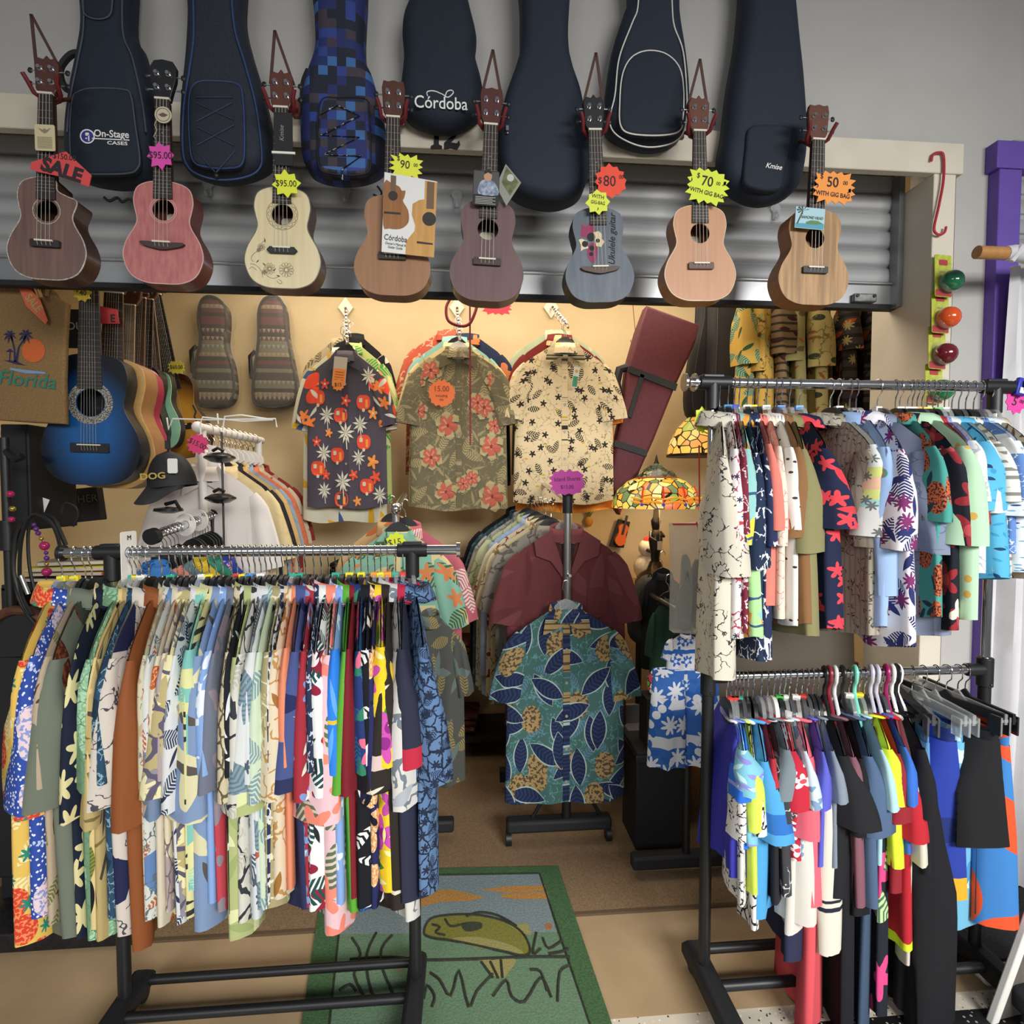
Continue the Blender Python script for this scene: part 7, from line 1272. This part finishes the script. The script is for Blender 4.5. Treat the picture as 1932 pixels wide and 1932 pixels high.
# zip bag with sandals
yz = 1.75; c = PY(1320, 1200, yz); o = thing('zip_bag', 'clear zip bag of grey flip flops tied with a red cord to the right rack', 'plastic bag', c)
m = MB(); m.pillow(LP([(1272, 988), (1335, 984), (1338, 1080), (1337, 1200), (1272, 1195), (1274, 1080)], c, yz), .05, 0, .01); m.build('bag', flatm('c9cbc6', .2, 0, .8, 0, .38, name='frosted_film'), o, angle=30); m = MB(); m.box((PY(1303, 989, yz).x - c.x, .0, PY(1303, 989, yz).z - c.z), (66 * mpp(1303, 989, yz), .012, .006)); m.build('zip_strip', flatm('a8423c', .5), o); m = MB(); m.tube([PY(*p, yz) - c for p in ((1314, 985), (1318, 1000), (1320, 960), (1319, 840))], .0025, 6); m.build('red_tie', flatm('b02a26', .5), o)
for lab, pts, cc, dy in (('light grey flip flop, left in the zip bag', [(1292, 1050), (1304, 1055), (1310, 1100), (1308, 1160), (1300, 1190), (1284, 1188), (1280, 1150), (1288, 1100)], '7d7f7a', .012), ('dark grey flip flop, right in the zip bag', [(1322, 1058), (1334, 1075), (1335, 1130), (1330, 1185), (1316, 1188), (1310, 1150), (1312, 1090)], '4a4944', .03)):
    s = thing('flip_flop', lab, 'sandal', c + Vector((0, dy, 0))); m = MB(); m.prism(spline(LP(pts, c, yz), 4), 0, .014); m.build('sole', flatm(cc, .8), s, bevel=.003); m = MB(); q = LP([(pts[0][0] - 4, pts[0][1] + 60), (pts[0][0] + 4, pts[0][1] + 30), (pts[1][0] + 2, pts[1][1] + 62)], c, yz); m.tube([(q[0][0], -.002, q[0][1]), (q[1][0], -.012, q[1][1]), (q[2][0], -.002, q[2][1])], .004, 6); m.build('thong', flatm(cc, .6), s)
ptag('yellow star tag, $5, on the left post of the right rack', 1325, 792, 1.50, lambda k: burst(15 * k, 26 * k, 8, .8, 4), 'cddb3a', [('$5', 0, 2, 22, -12)])
ptag('magenta star tag, $5.00, at the right end of the right rack', 1917, 756, 1.49, lambda k: burst(21 * k, 25 * k, 10, .78, 6), 'df3a9a', [('5', -3, 2, 22, 20), ('$', -8, -12, 10, 20), ('00', 10, 2, 9, 20)])
o = thing('binder_clip', 'blue and white clip holding the magenta tag', 'clip', PY(1926, 730, 1.48), (0, R(12), 0)); m = MB(); m.box((0, 0, 0), (.03, .012, .05)); m.build('jaw', flatm('2a36b0', .4), o, bevel=.003); m = MB(); m.box((0, -.008, -.012), (.018, .003, .016)); m.build('label', WHT, o)
# blue Hawaiian set and things under it
KS = cloth('d6d8dc', ('bloom', 6.5, '2f62b0', .44, 5, 'cfd8e8'), ('stripe', 4, '2f62b0', .2, 'z'))
kr = thing('low_rack', 'low black rail rack behind the right rack carrying the children set', 'garment rack', Vector((PY(1300, 1180, 1.98).x, 1.98, 0))); zk = PY(1300, 1165, 1.98).z; m = MB(); m.cyl((0, 0, .08), (0, 0, zk), .014, 12); m.cyl((0, .6, .08), (0, .6, zk), .014, 12); m.build('posts', BLK, kr); m = MB(); m.cyl((0, -.04, zk), (0, .64, zk), .012, 12); m.build('rail', BLK, kr)
for fy in (0, .6): m = MB(); m.box((0, fy, .06), (.42, .05, .05)); m.build('foot', BLKM, kr, bevel=.01)
display_shirt('small white shirt with blue hibiscus, hung low behind the right rack', KS, (1292, 1190), 1296, 33, 1.94, 1, False, group=None, hang='black')
o = thing('shorts', 'blue and white hibiscus shorts with palms, hung under the small shirt', 'shorts', PY(1293, 1262, 1.93), (0, 0, 0), None, (.72, 1.2, .75))
for nm, l in shorts_mesh(2).items(): mput(o, nm, l[0], cloth('3a6cb8', ('stripe', 5.5, 'd6d9e0', .3, 'z'), ('bloom', 7, '2f62b0', .42, 5, 'd9dde4'), ('bloom', 8, 'dfe3ea', .36, 8)))
display_shirt('dark green shirt on the low rack behind the children set', cloth('24402f'), (1262, 1120), 1360, 34, 2.3, 2, False, hang='black')
display_shirt('black padded vest on the low rack', cloth('1d1f20'), (1250, 1075), 1260, 38, 2.42, 3, False, hang='black')
tb = thing('low_table', 'low black table behind the middle stand at the right', 'table', Vector((PY(1245, 1400, 2.45).x, 2.45, 0))); zt = PY(1245, 1400, 2.42).z; m = MB(); m.box((.05, .1, zt - .02), (.5, .55, .04)); m.build('top', BLKM, tb, bevel=.004)
for sx in (-.16, .26):
    for sy in (-.12, .3): m = MB(); m.box((sx, sy + .02, (zt - .04) / 2), (.04, .04, zt - .04)); m.build('leg', BLK, tb)
o = thing('silver_box', 'flat silver and white box on the low black table', 'box', Vector((tb.location.x - .04, 2.42, zt))); m = MB(); m.box((0, .06, .016), (.2, .16, .032)); m.build('tray', flatm('a9aaa8', .35, .3), o, bevel=.004); m = MB(); m.box((.0, .15, .06), (.2, .02, .12)); m.build('lid', flatm('8f9190', .35, .3), o, bevel=.003)
o = thing('glass_turtle', 'stained glass turtle lamp in white, green and red on a black box', 'lamp', PY(1236, 1308, 2.2)); o.location.z = zt2 = PY(1236, 1310, 2.2).z; k = mpp(1236, 1290, 2.2); m = MB(); m.ball((0, 0, 22 * k), 22 * k, 18, sq=(.7, .7, 1.1)); m.build('shell', glass('turtle_glass', None, ['d8d8c0', '6a9a4a', 'c94a5a', 'd8d8c0', '4a7ab0', 'e0dcc0'], 38, .25), o); m = MB(); m.box((0, 0, -.1), (.1, .1, .2)); m.build('foot_block', BLKM, o)
bx = thing('black_box', 'tall black storage box carrying the glass turtle', 'box', Vector((o.location.x, o.location.y + .02, 0))); h = zt2 - .2; m = MB(); m.box((0, 0, h / 2), (.2, .2, h)); m.build('body', BLKM, bx, bevel=.006); m = MB(); m.box((0, 0, h - .03), (.21, .21, .03)); m.build('lid', BLK, bx, bevel=.004)
o = thing('backpack', 'dark backpack with pale trim hanging behind the maroon shirt', 'backpack', PY(1232, 1210, 2.5)); k = mpp(1232, 1200, 2.5); m = MB(); m.pillow(spline([(-30 * k, -5 * k), (-34 * k, 60 * k), (-14 * k, 110 * k), (14 * k, 112 * k), (32 * k, 60 * k), (30 * k, -5 * k)], 4), .12, 0, .04); m.build('body', noisy('1f2224', '2b2f30', 90, .8), o, angle=70); m = MB(); m.pillow(rrect(44 * k, 40 * k, 8 * k, cz=22 * k), .0, -.03, .015); m.build('pocket', flatm('26292b', .8), o); m = MB(); m.tube([(-20 * k, -.032, 44 * k), (20 * k, -.032, 46 * k)], .002, 5); m.build('zip', flatm('8a8a84', .5), o); m = MB(); m.tube([(-8 * k, .05, 108 * k), (0, .05, 124 * k), (8 * k, .05, 108 * k)], .006, 6); m.build('loop', BLK, o)
# maroon chest and boards behind the right rack
mc = thing('wooden_chest', 'dark maroon wooden chest with blond sloping board behind the right rack', 'chest', Vector((PY(1490, 1400, 2.15).x, 2.15, 0))); a_ = PY(1490, 1258, 2.15).z; m = MB(); m.box((0, .15, a_ / 2), (.5, .3, a_)); m.build('body', wood('4a1620', '581c26', 4), mc, bevel=.006); m = MB(); m.box((0, .14, a_ + .01), (.54, .34, .02)); m.build('lid', wood('5a1c24', '68242c', 4), mc, bevel=.004); m = MB(); m.prism([(-.2, a_ - .12), (.02, a_ - .12), (.0, a_ - .02), (-.16, a_ - .0)], -.02, -.002); m.build('blond_board', wood('b89058', 'a88250', 4), mc)
o = thing('book', 'stack of thin yellow books on the maroon chest', 'book', Vector((mc.location.x + .06, 2.18, a_ + .02))); m = MB(); m.box((0, .06, .012), (.22, .16, .024)); m.build('lower_book', flatm('b98f3f', .6), o, bevel=.003); m = MB(); m.box((.01, .06, .034), (.2, .15, .02)); m.build('upper_book', flatm('c9a04a', .6), o, bevel=.003)
bk = thing('display_board', 'tan panel leaning behind the lower rail clothes', 'board', Vector((PY(1480, 1500, 2.05).x, 2.05, 0)), (R(-4), 0, 0)); m = MB(); m.box((0, 0, .55), (.62, .02, 1.0)); m.build('panel', flatm('5f564b', .8), bk, bevel=.003); m = MB(); m.box((0, .03, .25), (.5, .03, .5)); m.build('strut', BLKM, bk)
# ------------------------------------------------------------------ jamb: red hook, ball packs; curtain; sign
yj = D - .035; o = thing('s_hook', 'long red metal S hook hanging on the cream jamb', 'hook', PY(1772, 300, yj)); c = o.location; m = MB(); m.tube([(x, 0, z) for x, z in spline(LP([(1757, 304), (1760, 292), (1770, 288), (1780, 294), (1780, 340), (1771, 390), (1763, 425), (1764, 438), (1773, 443), (1782, 438), (1785, 428)], c, yj), 4, False)], .0042, 8); m.build('hook', flatm('b0303a', .35), o)
for i, (px_, py_, h_, bc, lab, nm) in enumerate(((1774, 523, 76, '1f6a45', 'green ball', 'top'), (1770, 590, 76, 'd8541f', 'orange ball', 'second'), (1766, 657, 76, '6a1722', 'dark red ball', 'third'), (1762, 724, 70, '1f7a45', 'green ball', 'lowest'))):
    q = PY(px_, py_, yj); k = mpp(px_, py_, yj); o = thing('toy_pack', f'yellow carded toy pack with a {lab}, {nm} of the chain on the jamb', 'toy pack', q + Vector((0, -.004 * (3 - i), 0)), (R(-6), R(3), 0), 'chain of toy ball packs'); m = MB(); m.prism(rrect(32 * k, h_ * k, 3 * k), 0, .002); m.build('card', noisy('c2c63a', '9aa83a', 60, .5), o, smooth=False); m = MB(); m.prism(rrect(30 * k, 12 * k, 2 * k, cz=-h_ * k / 2 + 7 * k), -.001, 0); m.prism(rrect(16 * k, 10 * k, 2 * k, cz=h_ * k / 2 - 14 * k), -.001, 0); m.build('red_band', flatm('a8323c', .5), o)
    m = MB(); m.ball((6 * k, -.02, -14 * k), 18.5 * k, 18); b = m.build('ball', flatm(bc, .12, coat=.5), o); m = MB(); m.pillow(rrect(30 * k, 44 * k, 8 * k, cx=3 * k, cz=-12 * k), 0, -.03, .012); m.build('blister', FILM, o, angle=30)
cu = thing('curtain', 'long white fabric curtain hanging at the right edge', 'curtain', Vector((PY(1900, 500, 1.735).x, 1.66, 0))); zt, zb_ = PY(1900, 485, 1.66).z, .1; rs = []
for i in range(25):
    t = i / 24; z = zb_ + (zt - zb_) * t; row = []
    for j in range(61):
        u = j / 60; x = .004 + u * .75; row.append((x + .01 * u * sin(9 * u + 4 * t), .05 + (.022 + .012 * (1 - t)) * sin(34 * u + 1.2 * sin(3 * t)) + .014 * sin(80 * u + 2 * t), z))
    rs.append(row)
m = MB(); m.rings(rs, None, False, (False, False)); m.build('drape', noisy('d3d3d6', 'c9c9cd', 8, .85), cu); 
rd = thing('wooden_rod', 'wooden curtain rod with white cloth wrapped round it', 'curtain rod', PY(1843, 476, 1.60)); k = mpp(1843, 476, 1.6); m = MB(); m.cyl((0, 0, 0), (60 * k, 0, 0), 11 * k, 18); m.build('rod', wood('b5854c', 'a67540', 4), rd); m = MB(); m.tube([(54 * k, 0, 0), (70 * k, 0, 2 * k), (120 * k, .03, 4 * k), (300 * k, .06, 4 * k)], [12 * k, 13 * k, 14 * k, 14 * k], 12); m.tube([(60 * k, -.01, -16 * k), (72 * k, -.02, 6 * k), (84 * k, 0, 14 * k), (88 * k, .02, 0)], .008, 8); m.build('cloth_wrap', noisy('cfcfd2', 'bfbfc3', 30, .85), rd)
asn = thing('sign_board', 'white edged floor sign board leaning at the bottom right corner', 'sign', PZ(1905, 1932, 0) + Vector((.03, .02, 0)), (0, 0, R(8))); m = MB(); q = [(-.085, .0), (-.06, 0), (.16, .50), (.13, .50)]; m.prism(q, -.01, .01); m.build('white_edge', WHT, asn, bevel=.004); m = MB(); m.prism([(-.05, .005), (.25, .005), (.25, .49), (.155, .49)], -.004, .004); m.build('panel', noisy('5a5550', '6b655e', 20, .6), asn); 
o = thing('paper_roll', 'small white roll beside the floor sign', 'roll', PZ(1882, 1872, 0) + Vector((0, .02, 0))); m = MB(); m.prism(circ(0, .03, .03, 20), 0, .05, None, [circ(0, .03, .012, 14)]); m.build('roll', WHT, o, smooth=False); m = MB(); m.prism(circ(0, .03, .012, 14), .0, .045, None, [circ(0, .03, .009, 12)]); m.build('core', flatm('a58a62', .8), o, smooth=False)
# ------------------------------------------------------------------ rug with a leaping bass
zr = .012
def FX(pts): return [(PZ(a, b, zr).x, PZ(a, b, zr).y) for a, b in pts]
TLr, TRr = PZ(612, 1641, zr), PZ(1053, 1633, zr); dR = (PZ(1155, 1932, zr) - TRr) * 1.12; dL = (PZ(569, 1932, zr) - TLr) * 1.12
rug = thing('rug', 'green bordered rug picturing a leaping bass among reeds', 'rug', ((TLr.x + TRr.x) / 2, TRr.y - .4, 0)); RO = rug.location
def rm(): m = MB(); m.M = Matrix.Translation(-RO) @ Matrix.Rotation(R(-90), 4, 'X'); return m
def q2(u, v): p = TLr.lerp(TRr, u); e = TLr + dL; g = TRr + dR; b = e.lerp(g, u); r_ = p.lerp(b, v); return (r_.x, r_.y)
m = rm(); m.prism([q2(0, 0), q2(0, 1), q2(1, 1), q2(1, 0)], -.011, -.001); m.build('border', noisy('456840', '345234', 160, .95, bump=.5), rug, smooth=False)
m = rm(); h = -.0118
m.flat([[q2(.09, .06), q2(.09, .45), q2(.91, .45), q2(.91, .06)]], h, 0); m.flat([[q2(.09, .45), q2(.09, 1), q2(.93, 1), q2(.91, .45)]], h, 1)
m.flat([FX([(700, 1700), (735, 1692), (785, 1700), (810, 1680), (850, 1678), (880, 1684), (905, 1690), (912, 1695), (880, 1700), (830, 1702), (790, 1712)])], h - .0004, 2); m.flat([FX([(905, 1678), (960, 1672), (1028, 1670), (1030, 1680), (960, 1685)])], h - .0004, 2); m.flat([FX([(940, 1688), (985, 1684), (1032, 1682), (1036, 1696), (980, 1697), (950, 1694)])], h - .0004, 2)
m.build('picture_ground', [noisy('7c8c90', '68787c', 160, .95, bump=.5), noisy('66836a', '587458', 160, .95, bump=.5), noisy('b58544', '9c7038', 160, .95, bump=.5)], rug, smooth=False)
m = rm(); fish = spline(FX([(800, 1760), (812, 1735), (850, 1727), (900, 1727), (950, 1738), (985, 1760), (1000, 1790), (990, 1804), (950, 1796), (900, 1785), (850, 1775), (815, 1770)]), 4)
m.flat([fish], h - .0008, 0); m.flat([spline(FX([(850, 1772), (900, 1768), (960, 1782), (988, 1800), (940, 1795), (880, 1784)]), 3)], h - .0012, 1); m.flat([FX([(900, 1806), (930, 1812), (965, 1804), (975, 1815), (950, 1848), (925, 1840)])], h - .0009, 1); m.flat([FX([(960, 1745), (995, 1742), (1004, 1765), (985, 1762)])], h - .0009, 1); m.flat([spline(FX([(870, 1742), (905, 1740), (908, 1752), (880, 1758)]), 3)], h - .0013, 2)
m.build('bass_figure', [noisy('7d7a34', '6a6a2c', 160, .95, bump=.5), noisy('94905a', '86824e', 160, .95, bump=.5), noisy('2c3326', '3a4030', 160, .95)], rug, smooth=False)
m = rm(); m.M = Matrix.Translation(-RO)
def ln(pts, r=.0042, cl=False): m.tube([(x, y, zr + .0005) for x, y in spline(FX(pts), 3, cl)], r, 5, closed=cl)
m.tube([(x, y, zr + .0005) for x, y in fish], .0042, 5, closed=True)
for p in ([(815, 1745), (830, 1750), (822, 1760), (840, 1765)], [(840, 1735), (850, 1748), (870, 1745)], [(880, 1730), (905, 1722), (940, 1728), (975, 1748)], [(660, 1810), (740, 1806), (800, 1812), (900, 1810), (1000, 1806), (1075, 1806)], [(664, 1770), (680, 1800), (668, 1840), (690, 1885)], [(710, 1760), (692, 1800), (694, 1845), (704, 1880)], [(740, 1765), (720, 1790), (722, 1830), (748, 1888)], [(812, 1836), (830, 1850), (850, 1880), (866, 1832), (884, 1900), (900, 1870), (930, 1838)], [(930, 1880), (955, 1850), (965, 1880), (990, 1890), (1020, 1845), (1040, 1882)], [(1000, 1830), (1020, 1834), (1032, 1870)], [(1012, 1760), (1005, 1800), (1020, 1790)], [(1024, 1770), (1035, 1790), (1060, 1775)], [(1035, 1800), (1060, 1796), (1072, 1790)], [(1074, 1822), (1056, 1835), (1052, 1890)], [(800, 1885), (806, 1860), (820, 1880), (815, 1900)], [(640, 1870), (660, 1858), (672, 1870)], [(908, 1815), (930, 1845)], [(925, 1815), (940, 1846)], [(945, 1812), (948, 1846)]): ln(p)
for u0, v0, u1, v1 in ((.09, .06, .91, .06), (.91, .06, .93, 1), (.09, .06, .09, 1)): a_, b_ = q2(u0, v0), q2(u1, v1); m.tube([(a_[0], a_[1], zr + .0005), (b_[0], b_[1], zr + .0005)], .003, 5)
m.build('black_outlines', noisy('23261f', '33362c', 160, .95), rug); m = rm(); m.flat([FX(circ(1035, 1748, 7, 12))], h - .0005, 0); m.flat([FX([(742, 1820), (760, 1816), (764, 1828), (748, 1830)])], h - .0005, 0); m.build('cattail', noisy('a8704a', '8a5a3a', 120, .95), rug)
